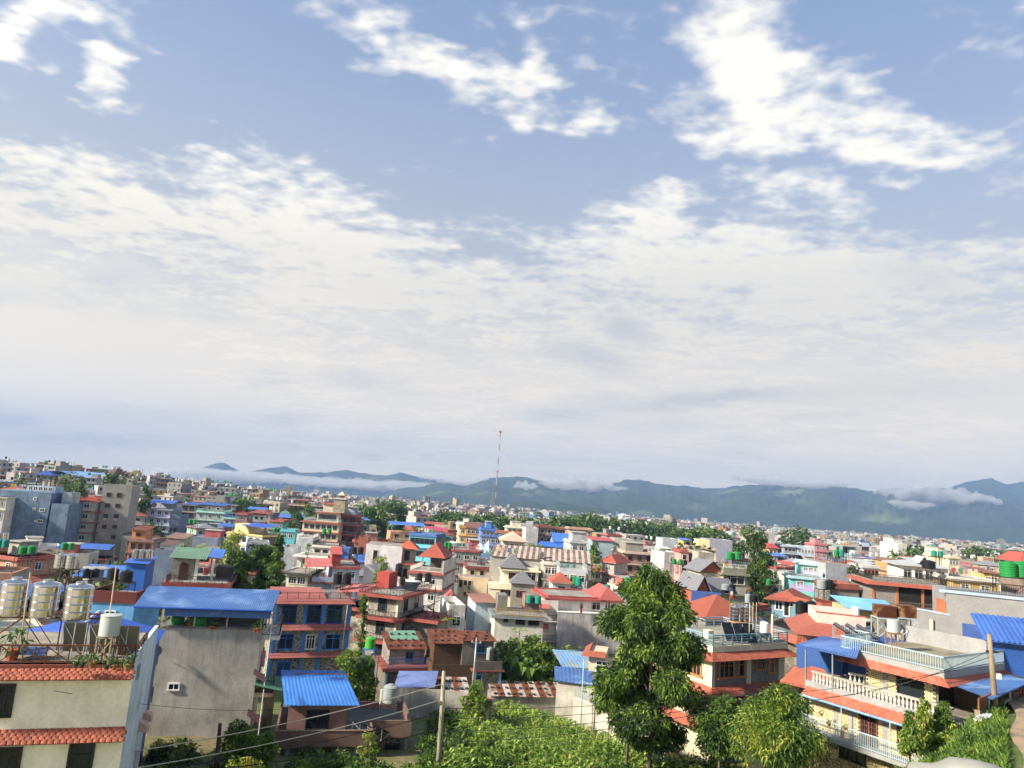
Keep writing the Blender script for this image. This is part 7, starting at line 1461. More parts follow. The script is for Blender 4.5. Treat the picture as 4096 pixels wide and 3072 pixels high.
for x, yt, w_, Y, lab, s_, ms in ((1545, 760, 150, 170, 'light green tree left of the bushes by the long shed', 51, [LM, LG]), (1470, 770, 120, 172, 'pale round tree behind the long striped shed', 52, [LM, LG, LY]), (1700, 800, 110, 168, 'light green tree at the middle of the long shed', 53, [LM, LG]),
        (1850, 830, 190, 168, 'dark round tree against the long shed roof', 54, [LDD, LD]), (2010, 860, 150, 166, 'light bushy tree right of the dark round tree', 55, [LM, LG]), (2130, 840, 170, 166, 'bright bushy tree before the stone tower house', 56, [LM, LG, LY]), (1340, 875, 80, 160, 'small tree growing beside the red kiosk', 57, [LM, LG])):
    ptree('town_tree', lab, 'I', x, yt, w_, Y, ms, .15, n=18, nl=2200, ll=.5, lw=.2, seed=s_)
ptree('town_tree', 'dark dense tree left of the red sheet roof house', 'K', 215, 735, 160, 190, [LDD, LD], .15, n=18, nl=2400, ll=.5, lw=.22, seed=58)
ptree('great_tree', 'great dark tree with an open crown right of the lavender wall', 'K', 1960, 585, 400, 150, [LDD, LDD, LD, LM], .15, n=46, nl=15000, ll=.46, lw=.18, seed=60, tr=.3)
ptree('dark_tree', 'dark tree below the great dark tree', 'K', 2130, 850, 220, 146, [LDD, LD], .1, n=26, nl=4600, ll=.42, lw=.17, seed=61)
ptree('dark_tree', 'conical dark tree right of the dark red balcony house', 'E', 1800, 385, 230, 240, [LDD, LDD, LD], .1, n=34, nl=5000, ll=.7, lw=.3, seed=62, prof=lambda t: 1 - .75 * t)
ptree('dark_tree', 'broad dark tree left of the conical dark tree', 'E', 1620, 560, 220, 238, [LDD, LD], .1, n=24, nl=3600, ll=.7, lw=.3, seed=63)
ptree('dark_tree', 'dark tree left of the terraced villa', 'E', 560, 385, 240, 255, [LDD, LD], .1, n=26, nl=4000, ll=.7, lw=.3, seed=64)
ptree('dark_tree', 'lighter tree touching the terraced villa', 'E', 730, 375, 210, 262, [LD, LM], .1, n=26, nl=3600, ll=.7, lw=.3, seed=65)
for x, yt, w_, Y, lab, s_ in ((770, 120, 260, 300, 'dark spreading tree behind the weathered blue block', 71), (900, 150, 140, 295, 'dark tree right of the spreading tree', 72), (850, 240, 230, 280, 'mid-green tree below the blue arched hall', 73), (1210, 115, 130, 290, 'thin-crowned tree left of the grey tower top', 74), (1290, 130, 110, 292, 'thin-crowned tree behind the grey tower top', 75), (1370, 150, 110, 290, 'narrow tree behind the grey tower roof', 76), (1500, 200, 150, 260, 'tall dark tree right of the grey tower', 77), (1610, 260, 130, 270, 'grey-green tree right of the tall dark tree', 78), (230, 180, 260, 290, 'pale bushy tree left of the roof pavilion', 79)):
    ptree('skyline_tree', lab, 'A', x, yt, w_, Y, [LDD, LD, LM], .1, n=24, nl=3000, ll=.75, lw=.34, seed=s_)
for x, yt, w_, lab, s_ in ((840, 735, 120, 'banana-like tree right of the blank cement flank', 81), (915, 800, 130, 'leafy tree left of the ochre post house', 82), (880, 860, 150, 'bushy tree beside the mossy concrete hut', 83)):
    ptree('garden_tree', lab, 'M', x, yt, w_, 128, [LDD, LD, LM], .1, n=22, nl=2600, ll=.6, lw=.22, seed=s_)
for x, yt, w_, Y, lab in ((1010, 425, 200, 93, 'tall bush at the left end of the thicket behind the sheds'), (1140, 395, 230, 96, 'tall bush in the thicket under the slat-railed house'), (1330, 365, 230, 97, 'tallest bush of the thicket below the white gallery house'), (1440, 440, 220, 95, 'broad bush at the foot of the stained wall'), (1600, 500, 260, 95, 'low bush right of the thicket before the stained wall'), (1260, 500, 240, 91, 'bush in front of the tallest thicket bush')): ptree('thicket_bush', lab, 'J', x, yt, w_, Y, [LDD, LD, LM, LG], .05, n=24, nl=6000, ll=.36, lw=.15, seed=x, tr=.06, cat='bush')
# belts of trees farther out: shared crowns, each tree a copy
CR_ = [leafmesh('crown', crown_blobs(90 + k, 10, 5.2, 1.5, 22, lambda t: math.sin(math.pi * (.15 + .8 * t)) ** .6), 1500, 1.1, .55, [LDD, LD, LM] if k % 2 else [LDD, LD], 90 + k) for k in range(4)]
TRK = MB().tube([(0, 0, -1), (0, 0, 5)], .3, 6, .15).mesh('trunk', BARK)
def belt(pts, lab, group, seed):
    r = random.Random(seed)
    for crop, x, ytop, Y in pts:
        t = at(px(crop, x, ytop), Y); g = gz(t.x, t.y); e = empty('belt_tree', (t.x, t.y, g), r.uniform(0, 6)); reg(e, lab, 'tree', group); s = max(.35, (t.z - g) / 10); c = ob('crown', CR_[r.randrange(4)], e, scale=(s * r.uniform(.8, 1.2), s * r.uniform(.8, 1.2), s)); ob('trunk', TRK, e, scale=s)
def line(crop, x0, y0, x1, y1, n, Y, jy, jY, seed):
    r = random.Random(seed); return [(crop, x0 + (x1 - x0) * (k + r.uniform(.2, .8)) / n, y0 + (y1 - y0) * (k + .5) / n + r.uniform(-jy, jy), Y + r.uniform(-jY, jY)) for k in range(n)]
belt(line('I', 110, 440, 900, 450, 9, 395, 22, 20, 1), 'dark tree in the belt left of the radio mast', 'tree belt left of the mast', 1)
belt([('I', 1000, 440, 400), ('I', 1090, 480, 380), ('I', 1160, 490, 385), ('I', 1420, 495, 420), ('I', 1470, 500, 420)], 'dark tree right of the radio mast', 'trees right of the mast', 2)
belt(line('I', 1660, 500, 2130, 460, 5, 400, 22, 20, 3), 'dark tree in the belt behind the brown lintelled house', 'tree belt of the centre', 3)
belt(line('K', 0, 475, 1120, 580, 10, 420, 22, 25, 4), 'dark tree in the long belt behind the sand grey house', 'long tree belt', 4)
belt(line('K', 1180, 620, 1520, 620, 6, 360, 22, 25, 5), 'dark tree in the short belt behind the lemon house', 'short tree belt', 5)
belt([('K', 1320, 800, 215), ('M', 1340, 575, 330), ('M', 380, 450, 420), ('M', 1800, 580, 480), ('C', 560, 130, 520), ('C', 610, 140, 520), ('C', 1480, 300, 330), ('C', 1400, 320, 335), ('E', 1740, 335, 420), ('E', 1660, 345, 410), ('E', 1340, 400, 330), ('E', 1420, 420, 335), ('E', 1560, 430, 330)], 'single dark tree among the farther roofs', 'single trees among the roofs', 6)
belt(line('M', 1850, 600, 2212, 625, 9, 700, 8, 40, 7), 'far tree in the belt at the picture edge', 'far tree belt', 7)
gr_ = random.Random(77)
for x, y in GREEN:
    g = gz(x, y); lim = hidden_limit(x, y, 5); s = min(gr_.uniform(5, 9), lim - g) / 10 if lim > -50 else 0
    if s < .25: continue
    sp = scr((x, y, g + 6)); best = min(HOUSES, key=lambda q: abs(scr(q.wp(q.w / 2, 0, q.T))[0] - sp[0]) + 3 * abs(scr(q.wp(q.w / 2, 0, q.T))[1] - sp[1]))
    e = empty('courtyard_tree', (x, y, g), gr_.uniform(0, 6)); reg(e, 'small courtyard tree near ' + best.short, 'tree', 'courtyard trees among the houses'); ob('crown', CR_[gr_.randrange(4)], e, scale=(s * .9, s * .9, s)); ob('trunk', TRK, e, scale=s)
def far_trees():
    r = np.random.RandomState(9); mb = MB(); V = [(-1, 0, 0), (1, 0, 0), (0, 1, 0), (0, -1, 0), (0, 0, .9), (.7, .7, .35), (-.7, .7, .35), (.7, -.7, .35), (-.7, -.7, .35)]
    blobs = []
    for k in range(1500):
        y = r.uniform(430, 3900); x = r.uniform(-.78, .78) * y
        if (abs(math.sin(x * .004 + y * .003)) < .35 and r.rand() < .75): continue
        s = r.uniform(3, 6.5) * (1 + y / 3500); blobs.append(((x, y, gz(x, y) + s * .8), (s, s, s * .8)))
    n = 26000; me = leafmesh('far_trees', blobs, n, 3.0, 2.2, [LDD, LD, LM], 8, .2, .6); o = ob('far_trees', me); o['kind'] = 'stuff'; o['label'] = 'scattered dark trees among the distant houses'
far_trees()
# low growth
def scatter_blobs(n, fn, seed):
    r = random.Random(seed); B = []
    while len(B) < n:
        q = fn(r)
        if q: B.append(q)
    return B
def stuff_leaves(name, label, blobs, nl, ll, lw, mats, seed, droop=.2, up=.2, shell=.3):
    o = ob(name, leafmesh(name, blobs, nl, ll, lw, mats, seed, droop, shell, up=up)); o['kind'] = 'stuff'; o['label'] = label; return o
def zone(x0, x1, y0, y1, s0, s1, ok=lambda x, y: True, hz=.8):
    def f(r):
        x, y = r.uniform(x0, x1), r.uniform(y0, y1)
        if not ok(x, y): return None
        s = r.uniform(s0, s1); return ((x, y, gz(x, y) + s * hz * .6), (s, s, s * hz))
    return f
WR = lambda x, y: (x - 8.4) * 12 + (y - 75) * 6.0        # side of the white retaining wall
field = lambda x, y: WR(x, y) < -16 and (y < 74 or (x > -1 and y < 79.5))
stuff_leaves('weeds', 'tangle of weeds and vines at the edge of the maize field', scatter_blobs(230, zone(-13, 2.5, 49, 74.5, .4, 1.2, lambda x, y: not (x < -4.8 and y > 55.5)), 1), 44000, .34, .12, [LDD, LD, LM, LG], 2)
stuff_leaves('undergrowth', 'overgrown green thicket behind the sheds', scatter_blobs(170, zone(1.5, 13, 87, 103, .7, 1.9), 3), 30000, .46, .18, [LDD, LD, LM, LM, LG], 4)
stuff_leaves('garden_greenery', 'overgrown garden below the grey tower', scatter_blobs(120, zone(-72, -44, 112, 150, .8, 1.9), 5), 16000, .6, .25, [LD, LM, LM, LG, LY], 6)
stuff_leaves('bank_shrubbery', 'shrubs and weeds on the bank below the road', scatter_blobs(170, zone(9, 26, 26, 41, .22, .5, lambda x, y: x > y * .30 and x < min(19.5 + (y - 29) * .67, y * .7)), 7), 26000, .17, .06, [LDD, LD, LM, LG], 8, .0, .5)
stuff_leaves('shaded_growth', 'dark growth around the tall tree trunk', scatter_blobs(130, zone(8.5, 19, 49, 61, .7, 1.5), 9), 28000, .3, .11, [LDD, LD, LM], 10)
stuff_leaves('yard_growth', 'weeds in the yard below the grey house', scatter_blobs(50, zone(-24, -9, 46, 55, .4, .9), 11), 9000, .22, .09, [LDD, LD, LM], 12)
def maize():
    r = np.random.RandomState(3); V = []; Fc = []; mi = []
    def plant(x, y, z, h, seed):
        rr = np.random.RandomState(seed); a0 = rr.uniform(0, 6.28); n = rr.randint(6, 9)
        for k in range(n):
            a = a0 + math.pi * k + rr.uniform(-.5, .5); zz = z + h * (.12 + .8 * k / n); L = rr.uniform(.5, .85) * h * .48; w_ = .055 * h; d = np.array([math.cos(a), math.sin(a), 0]); s = np.array([-math.sin(a), math.cos(a), 0]); o = np.array([x, y, zz]); rise = rr.uniform(.25, .5)
            P = [o, o + d * L * .35 + [0, 0, L * rise], o + d * L * .75 + [0, 0, L * rise * 1.0], o + d * L * 1.15 + [0, 0, L * rise * .25]]; W = [w_ * .4, w_, w_ * .8, .005]
            b = len(V)
            for p, q in zip(P, W): V.extend([tuple(p - s * q), tuple(p + s * q)])
            for i in range(3): Fc.append((b + 2 * i, b + 2 * i + 1, b + 2 * i + 3, b + 2 * i + 2)); mi.append(rr.randint(0, 3) if rr.rand() > .06 else 3)
        b = len(V); V.extend([(x - .02, y, z), (x + .02, y, z), (x + .015, y, z + h), (x - .015, y, z + h)]); Fc.append((b, b + 1, b + 2, b + 3)); mi.append(0)
    k = 0
    for yy in np.arange(53, 80, .55):
        for xx in np.arange(-2.5, 17, .42):
            x, y = xx + r.uniform(-.15, .15), yy + r.uniform(-.18, .18)
            if not field(x, y) or (x < 1 and r.rand() < .6) or x > 3.0 + (y < 62) * 8 + (80 - y) * .8: continue
            plant(x, y, gz(x, y), r.uniform(.85, 1.35) * (1.2 + .35 * math.sin(x * .7 + y * .4)), k); k += 1
    me = bpy.data.meshes.new('maize_field'); me.from_pydata(V, [], Fc)
    for m in (LM, LG, leafmat('#a9bb4a', '#7fa03a'), leafmat('#b5a662', '#8f8448')): me.materials.append(m)
    me.polygons.foreach_set('material_index', mi); o = ob('maize_field', me); o['kind'] = 'stuff'; o['label'] = 'dense green maize plants filling the field'
maize()
def grass(name, label, n, fn, h, mats, seed):
    r = np.random.RandomState(seed); V = []; Fc = []; mi = []
    while len(Fc) < n:
        x, y = fn(r)
        if x is None: continue
        z = gz(x, y); a = r.uniform(0, 6.28); hh = h * r.uniform(.5, 1.3); c, s = math.cos(a), math.sin(a); b = len(V); l = r.uniform(.2, .6) * hh
        V.extend([(x - s * .02, y + c * .02, z), (x + s * .02, y - c * .02, z), (x + c * l * .4 + s * .015, y + s * l * .4 - c * .015, z + hh * .7), (x + c * l, y + s * l, z + hh)]); Fc.append((b, b + 1, b + 2, b + 3)); mi.append(r.randint(len(mats)))
    me = bpy.data.meshes.new(name); me.from_pydata(V, [], Fc); [me.materials.append(m) for m in mats]; me.polygons.foreach_set('material_index', mi); o = ob(name, me); o['kind'] = 'stuff'; o['label'] = label
def bankpt(r):
    y = r.uniform(22, 44); x = r.uniform(9, 31)
    return (x, y) if (x > y * .28 and x < 20.2 + (y - 29) * .67) else (None, None)
grass('bank_grass', 'long grass on the bank beside the road', 46000, bankpt, .38, [LM, LG, LD, LDD, LM], 5)
# papaya and banana plants
def papaya(label, crop, x, ytop, Y):
    t = at(px(crop, x, ytop), Y); g = gz(t.x, t.y); H = t.z - g - .3; e = empty('papaya_tree', (t.x, t.y, g)); reg(e, label, 'tree'); trunk('trunk', e, [(0, 0, -.3), (.05, 0, H)], .09, .06)
    V = []; r = random.Random(x)
    for k in range(13):
        a = k * 2.4; el = r.uniform(-.1, .7); L = r.uniform(.7, 1.0); c = Vector((math.cos(a) * math.cos(el) * L, math.sin(a) * math.cos(el) * L, H + math.sin(el) * L))
        for j in range(7): b = a + (j - 3) * .5; d = Vector((math.cos(b), math.sin(b), -.35)) * .42; s = Vector((-math.sin(b), math.cos(b), 0)) * .07; V += [tuple(c), tuple(c + d * .6 + s), tuple(c + d), tuple(c + d * .6 - s)]
    me = bpy.data.meshes.new('crown'); me.from_pydata(V, [], [tuple(range(i, i + 4)) for i in range(0, len(V), 4)]); me.materials.append(LG); ob('crown', me, e)
papaya('papaya tree among the thicket behind the sheds', 'J', 1180, 275, 96); papaya('papaya tree in front of the bare stained wall', 'J', 1715, 455, 92); papaya('small papaya tree beside the low white house', 'I', 560, 1590, 98); papaya('papaya tree inside the blue-railed yard', 'L', 205, 860, 70)
def banana(label, crop, x, ytop, Y):
    t = at(px(crop, x, ytop), Y); g = gz(t.x, t.y); H = t.z - g; e = empty('banana_plant', (t.x, t.y, g)); reg(e, label, 'plant'); trunk('stem', e, [(0, 0, -.3), (0, 0, H * .45)], .12, .07); V = []; Fc = []
    for k in range(8):
        a = k * 2.4; d = Vector((math.cos(a), math.sin(a), 0)); s = Vector((-math.sin(a), math.cos(a), 0)); b = len(V); L = H * .55
        for f, w_, u in ((0, .05, 0), (.3, .22, .55), (.65, .26, .75), (1.0, .03, .45)): c = Vector((0, 0, H * .42)) + d * (L * f * .8) + Vector((0, 0, L * u)); V += [tuple(c - s * w_), tuple(c + s * w_)]
        Fc += [(b + 2 * i, b + 2 * i + 1, b + 2 * i + 3, b + 2 * i + 2) for i in range(3)]
    me = bpy.data.meshes.new('leaves'); me.from_pydata(V, [], Fc); me.materials.append(LM); ob('crown', me, e)
banana('banana plant in the thicket behind the field', 'J', 1185, 510, 88); banana('second banana plant in the thicket, nearer the sheds', 'J', 1290, 570, 87); banana('banana plant behind the long blue roof', 'E', 580, 1310, 104)

# ------------------------------------------------------------------ tanks on the roofs
for kind, crop, x, yb, yt, Y, wide, stand, where in (
    ('green', 'C', 788, 585, 535, 195, 46, 2.5, 'before the mint banded house'), ('green', 'C', 842, 586, 537, 195, 42, 2.5, 'before the mint banded house'),
    ('lime', 'C', 785, 1012, 965, 103.5, 44, None, 'on the arched door house'), ('lime', 'C', 832, 1020, 960, 103, 56, None, 'on the arched door house'), ('lime', 'C', 872, 1015, 950, 104, 48, None, 'on the arched door house'),
    ('steel', 'P', 1925, 300, 170, 121.5, 92, None, 'above the bright blue hut'), ('steel', 'P', 2022, 300, 172, 121.5, 92, None, 'above the bright blue hut'), ('steel', 'P', 2122, 304, 176, 121.5, 92, None, 'above the bright blue hut'),
    ('green', 'A', 250, 1012, 925, 120, 82, 2.4, 'in front of the weathered blue block'), ('green', 'A', 344, 1008, 920, 120, 80, 2.4, 'in front of the weathered blue block'),
    ('steel', 'P', 845, 442, 232, 76, 150, 3.0, 'on a black stand behind the three big tanks'), ('steel', 'P', 1003, 448, 240, 76, 148, 3.0, 'on a black stand behind the three big tanks'),
    ('black', 'P', 1600, 602, 435, 75, 150, 1.2, 'above the maroon parapet house'), ('black', 'P', 1795, 634, 465, 75, 165, 1.0, 'above the maroon parapet house'),
    ('green', 'E', 893, 712, 645, 196, 48, 3.0, 'below the terraced villa'), ('green', 'E', 956, 710, 645, 196, 48, 3.0, 'below the terraced villa'),
    ('black', 'E', 1255, 948, 865, 148, 66, 1.2, 'on the pale blue house roof'), ('black', 'E', 1333, 952, 870, 148, 66, 1.2, 'on the pale blue house roof'),
    ('black', 'E', 1053, 1312, 1180, 108, 102, 1.6, 'in front of the pale blue house'), ('black', 'E', 1165, 1314, 1180, 108, 102, 1.6, 'in front of the pale blue house'),
    ('black', 'E', 1790, 1212, 1065, 112, 88, 1.3, 'on the red-edged terrace house'), ('black', 'E', 1866, 1225, 1125, 113, 56, 1.2, 'on the red-edged terrace house'),
    ('steel', 'E', 848, 840, 785, 183, 36, None, 'on the white terrace house'), ('steel', 'E', 892, 840, 785, 183, 36, None, 'on the white terrace house'), ('steel', 'E', 888, 388, 348, 236, 42, None, 'on the terraced villa'),
    ('black', 'I', 215, 1172, 1082, 122, 58, 1.0, 'before the red hip terrace house'), ('black', 'I', 310, 1176, 1080, 122, 72, 1.0, 'before the red hip terrace house'),
    ('green', 'I', 505, 808, 742, 184, 40, 1.6, 'on the tarpaulin house'), ('green', 'I', 545, 810, 742, 184, 40, 1.6, 'on the tarpaulin house'),
    ('steel', 'I', 880, 976, 905, 168, 40, .5, 'on the peach house'), ('steel', 'I', 921, 985, 913, 168, 40, .5, 'on the peach house'), ('steel', 'I', 1085, 862, 785, 163, 62, 2.0, 'behind the red kiosk near the peach house'), ('steel', 'I', 1570, 922, 850, 150, 62, 2.2, 'on the large cream villa'), ('teal', 'I', 1640, 980, 925, 150, 36, None, 'on the large cream villa'),
    ('teal', 'I', 1428, 1416, 1325, 110.5, 68, .8, 'on the slat-railed terrace house'), ('teal', 'I', 1523, 1420, 1330, 110.5, 68, .8, 'on the slat-railed terrace house'), ('green', 'I', 1928, 1210, 1118, 132, 46, 1.6, 'beside the red pyramid kiosk'), ('teal', 'I', 1972, 1222, 1130, 131, 70, 1.6, 'beside the red pyramid kiosk'), ('steel', 'I', 2082, 1165, 1082, 134, 58, 1.4, 'beside the red pyramid kiosk'),
    ('teal', 'I', 1838, 1028, 970, 149, 44, 1.0, 'on the blue-grey shed'), ('teal', 'I', 1910, 1036, 980, 149, 54, 1.0, 'on the blue-grey shed'),
    ('green', 'K', 1715, 930, 850, 127, 76, 1.8, 'on the olive villa'), ('green', 'K', 1796, 932, 850, 127, 76, 1.8, 'on the olive villa'), ('green', 'K', 1095, 982, 925, 150, 54, 2.0, 'behind the tall leafy tree top'), ('green', 'K', 1165, 992, 932, 150, 50, 2.0, 'behind the tall leafy tree top'), ('black', 'K', 1220, 996, 938, 150, 44, 2.0, 'behind the tall leafy tree top'),
    ('teal', 'K', 355, 1287, 1210, 122, 66, None, 'on the white gallery house'), ('lime', 'K', 1337, 1092, 1050, 128, 44, None, 'left of the olive villa'), ('lime', 'K', 1383, 1106, 1060, 128, 44, None, 'left of the olive villa'), ('green', 'K', 2140, 1217, 1150, 118, 52, 2.5, 'right of the olive villa'),
    ('grey', 'K', 1918, 1416, 1315, 96, 76, 1.0, 'behind the slate grey terrace'), ('black', 'K', 1978, 1422, 1320, 95, 92, 1.0, 'behind the slate grey terrace'), ('grey', 'K', 1665, 1270, 1205, 106, 88, 1.0, 'on the arched window house'), ('black', 'K', 1742, 1282, 1205, 106, 66, 1.0, 'on the arched window house'), ('steel', 'K', 445, 832, 780, 192, 46, 1.0, 'behind the stone tower house'),
    ('teal', 'K', 1750, 668, 635, 262, 32, None, 'above the blank lavender wall'), ('teal', 'K', 1525, 850, 815, 236, 40, 1.5, 'on the lemon yellow house'),
    ('green', 'M', 695, 656, 604, 152, 34, 2.6, 'above the blank cement flank'), ('teal', 'M', 736, 658, 602, 152, 44, 2.6, 'above the blank cement flank'), ('black', 'M', 768, 622, 575, 154, 36, 2.8, 'above the blank cement flank'), ('teal', 'M', 1485, 656, 608, 134, 44, 2.0, 'above the white bungalow'), ('teal', 'M', 1538, 660, 612, 134, 38, 2.0, 'above the white bungalow'), ('black', 'M', 1443, 752, 688, 122, 98, 2.2, 'before the white bungalow'),
    ('grey', 'M', 578, 918, 842, 108, 72, 1.8, 'left of the mossy concrete hut'), ('black', 'M', 640, 922, 845, 108, 60, 1.8, 'left of the mossy concrete hut'), ('lime', 'J', 1030 - 2000, 0, 0, 0, 0, 0, None)):
    if where: tank(kind, crop, x, yb, yt, Y, where, wide=wide, stand=stand, sm='#3a332c' if stand else '#3c332c')
tank('lime', 'G', 1030, 630, 530, 82, 'on a blue stand beside the lemon green bush', wide=84, stand=1.9, sm='#3f6fae')
# ------------------------------------------------------------------ skyline buildings on the rise
h = mid('arched_blue_hall', 'long blue hall with a shallow arched roof on the skyline', 'the arched blue hall', ('A', 760, 150), (1115, 175), 430, 4, 22, 1, '#4f78bc', '#4a70b0', None, wn=8, style='two', sw=0, par=0, sh=5)
q = MB(); n = 8
for k in range(n): a, b = math.pi * k / n, math.pi * (k + 1) / n; q.sheet((-1, 11 - 12 * math.cos(a), h.T + 3.2 * math.sin(a)), (h.w + 1, 11 - 12 * math.cos(a), h.T + 3.2 * math.sin(a)), (h.w + 1, 11 - 12 * math.cos(b), h.T + 3.2 * math.sin(b)), (-1, 11 - 12 * math.cos(b), h.T + 3.2 * math.sin(b)), .1)
h.part('roof', q, rusty('#5f86c4', .05))
h = mid('arched_grey_hall', 'open grey hall with an arched roof left of the blue hall', 'the arched grey hall', ('A', 520, 150), (760, 150), 432, 4, 20, 1, '#9aa4ae', None, None, wn=6, style='void', sw=0, par=0, sh=5); q = MB()
for k in range(n): a, b = math.pi * k / n, math.pi * (k + 1) / n; q.sheet((h.w / 2 - (h.w / 2 + 1) * math.cos(b), -1, h.T + 3.6 * math.sin(b)), (h.w / 2 - (h.w / 2 + 1) * math.cos(a), -1, h.T + 3.6 * math.sin(a)), (h.w / 2 - (h.w / 2 + 1) * math.cos(a), 20, h.T + 3.6 * math.sin(a)), (h.w / 2 - (h.w / 2 + 1) * math.cos(b), 20, h.T + 3.6 * math.sin(b)), .1)
h.part('roof', q, rusty('#6f8cb4', .08))
mid('skyline_flats', 'pale grey flats with a tank-topped roof on the skyline', 'the skyline flats', ('A', 165, 95), (300, 100), 380, 6, 12, 3, '#b3aea6', '#a8a49c', '#9a8a84', .4, wn=3, sw=0)
mid('skyline_white_flank', 'plain white flank left of the skyline flats', 'the skyline white flank', ('A', 75, 115), (160, 120), 378, 6, 12, 1, '#c4c2be', wn=0, sw=0)
mid('white_hospital_block', 'large white multi-storey block standing alone near the wooded hill', 'the white multi-storey block', ('K', 525, 445), (610, 450), 1150, 4, 30, 4, '#d4d8dc', None, None, wn=5, ww=2.5, wh=2, sh=5.5, par=1, stair=('#d4d8dc', .4, .7))
mid('orange_hotel_block', 'orange-brown block with tall bays near the white multi-storey block', 'the orange bay block', ('K', 675, 485), (775, 490), 1000, 4, 25, 3, '#b9824e', None, '#a86a44', .8, wn=4, style='void', ww=3, wh=3, sh=6, par=1)
# ------------------------------------------------------------------ radio mast
def mast():
    t = at(px('Y', 2162, 562), 430); b = at(px('I', 1045, 545), 430); g = gz(b.x, b.y); H = t.z - g; e = empty('radio_mast', (t.x, t.y, g)); reg(e, 'very tall slender red and white guyed radio mast', 'mast'); n = 16; rd, wt = plain('#9a5a50', .6), plain('#c4c2be', .6)
    for k in range(n):
        mb = MB(); z0, z1 = H * k / n, H * (k + 1) / n; r = .3
        for a in range(3): x, y = r * math.cos(a * 2.094), r * math.sin(a * 2.094); mb.tube([(x, y, z0), (x, y, z1)], .075, 4)
        m = 4
        for j in range(m):
            for a in range(3): x, y = r * math.cos(a * 2.094), r * math.sin(a * 2.094); x2, y2 = r * math.cos((a + 1) * 2.094), r * math.sin((a + 1) * 2.094); mb.tube([(x, y, z0 + (z1 - z0) * j / m), (x2, y2, z0 + (z1 - z0) * (j + 1) / m)], .04, 3)
        mb.build('mast_section', rd if k % 2 else wt, e)
    for f in (.38, .62, .98): mb = MB(); mb.box(-.9, .9, -.9, .9, H * f, H * f + .5); mb.build('platform', rd, e)
    for a in (.4, 2.5, 4.6):
        for f in (.4, .7, .97): mb = MB(); mb.tube([(0, 0, H * f), (30 * math.cos(a), 30 * math.sin(a), 0)], .04, 3); mb.build('guy_wire', plain('#8a8a88', .5), e)
mast()
p = at(px('A', 1580, 70), 330); q = at(px('A', 1570, 240), 330); o = MB().tube([(p.x, p.y, gz(p.x, p.y)), p], .22, 5, .1).build('antenna_pole', plain('#8d8d8a', .5)); reg(o, 'thin antenna pole right of the grey tower', 'pole')
# ------------------------------------------------------------------ poles and cables
PT = {}
def pole(name, label, top, Y, r=.15, mat=None, base=None, arm=True):
    t = at(px(*top), Y); b = at(px(*base), Y) if base else t; g = gz(b.x, b.y); e = empty(name, (b.x, b.y, g)); reg(e, label, 'utility pole'); H = t.z - g; dx = t.x - b.x
    MB().tube([(0, 0, -1), (dx * .5, 0, H * .5), (dx, 0, H)], r * 1.25, 8, r * .85).build('shaft', mat or wall('#9a927c', .7), e, True)
    if arm:
        q = MB(); q.box(dx - .55, dx + .55, -.05, .05, H - .55, H - .45); q.build('crossarm', plain('#7d7a72', .7), e)
        for x in (-.45, 0, .45): q = MB(); q.lathe([(.03, H - .45), (.06, H - .38), (.03, H - .3)], 6, dx + x); q.build('insulator', plain('#d9d6cf', .4), e)
    return t, e, H, dx
PT['J'], e, H, dx = pole('concrete_pole', 'weathered concrete utility pole at the edge of the maize field', ('J', 435, 702), 55.5, .17, wall('#938b74', .7), ('J', 385, 1640), False)
q = MB(); q.box(dx - .25, dx + .25, -.2, .2, H - 2.3, H - 2.1); q.build('clamp', plain('#6d675c', .8), e); q = MB(); q.lathe([(.02, H - 2.9), (.1, H - 2.75), (.08, H - 2.55)], 8, dx + .18); q.build('lamp', plain('#d9d9d4', .4), e)
PT['S'], _, _, _ = pole('steel_pole', 'slim grey steel pole with insulators before the small terrace house', ('J', 757, 375), 79, .1, GALV, ('J', 722, 830))
PT['R'], e, H, dx = pole('leaning_pole', 'leaning weathered pole beside the low concrete wall on the road', ('O', 1508, 428), 42, .14, wall('#8a7a5a', .7), ('O', 1577, 1262), False)
q = MB(); q.box(dx * .45 + .12, dx * .45 + .4, -.15, .1, H * .42, H * .49); q.build('meter_box', plain('#d4d6d4', .5), e); q = MB(); q.box(dx - .2, dx + .5, -.04, .04, H - 1.0, H - .9); q.build('bracket', IRON, e)
pole('charred_stub_pole', 'dark concrete stub pole with bare rods in front of the grey house', ('D', 818, 1275), 51, .14, wall('#3a3733', .6), ('D', 790, 1640), False)
pole('blue_lamp_post', 'slim pale blue post at the corner of the railed yard', ('J', 1816, 578), 73, .06, plain('#8fb0c4', .5), ('J', 1800, 945), False); pole('short_post', 'short grey post by the corner of the cream tiled house', ('B', 1262, 1500), 38, .13, wall('#8a877e', .6), ('B', 1240, 1800), False)
pole('vine_pole', 'thin dark pole beside the red-edged terrace house vine', ('G', 1104, 690), 77, .07, wall('#5a5248', .6), None, False)
def cable(label, a, b, sag=.6, r=.016, col='#1c1b1a'):
    a, b = Vector(a), Vector(b); n = 14; pts = [a.lerp(b, k / n) - Vector((0, 0, 4 * sag * (k / n) * (1 - k / n))) for k in range(n + 1)]; o = MB().tube(pts, r, 4).build('overhead_cable', plain(col, .6)); reg(o, label, 'cable')
J, S_, R_ = PT['J'], PT['S'], PT['R']; dn = lambda v, z: Vector(v) - Vector((0, 0, z))
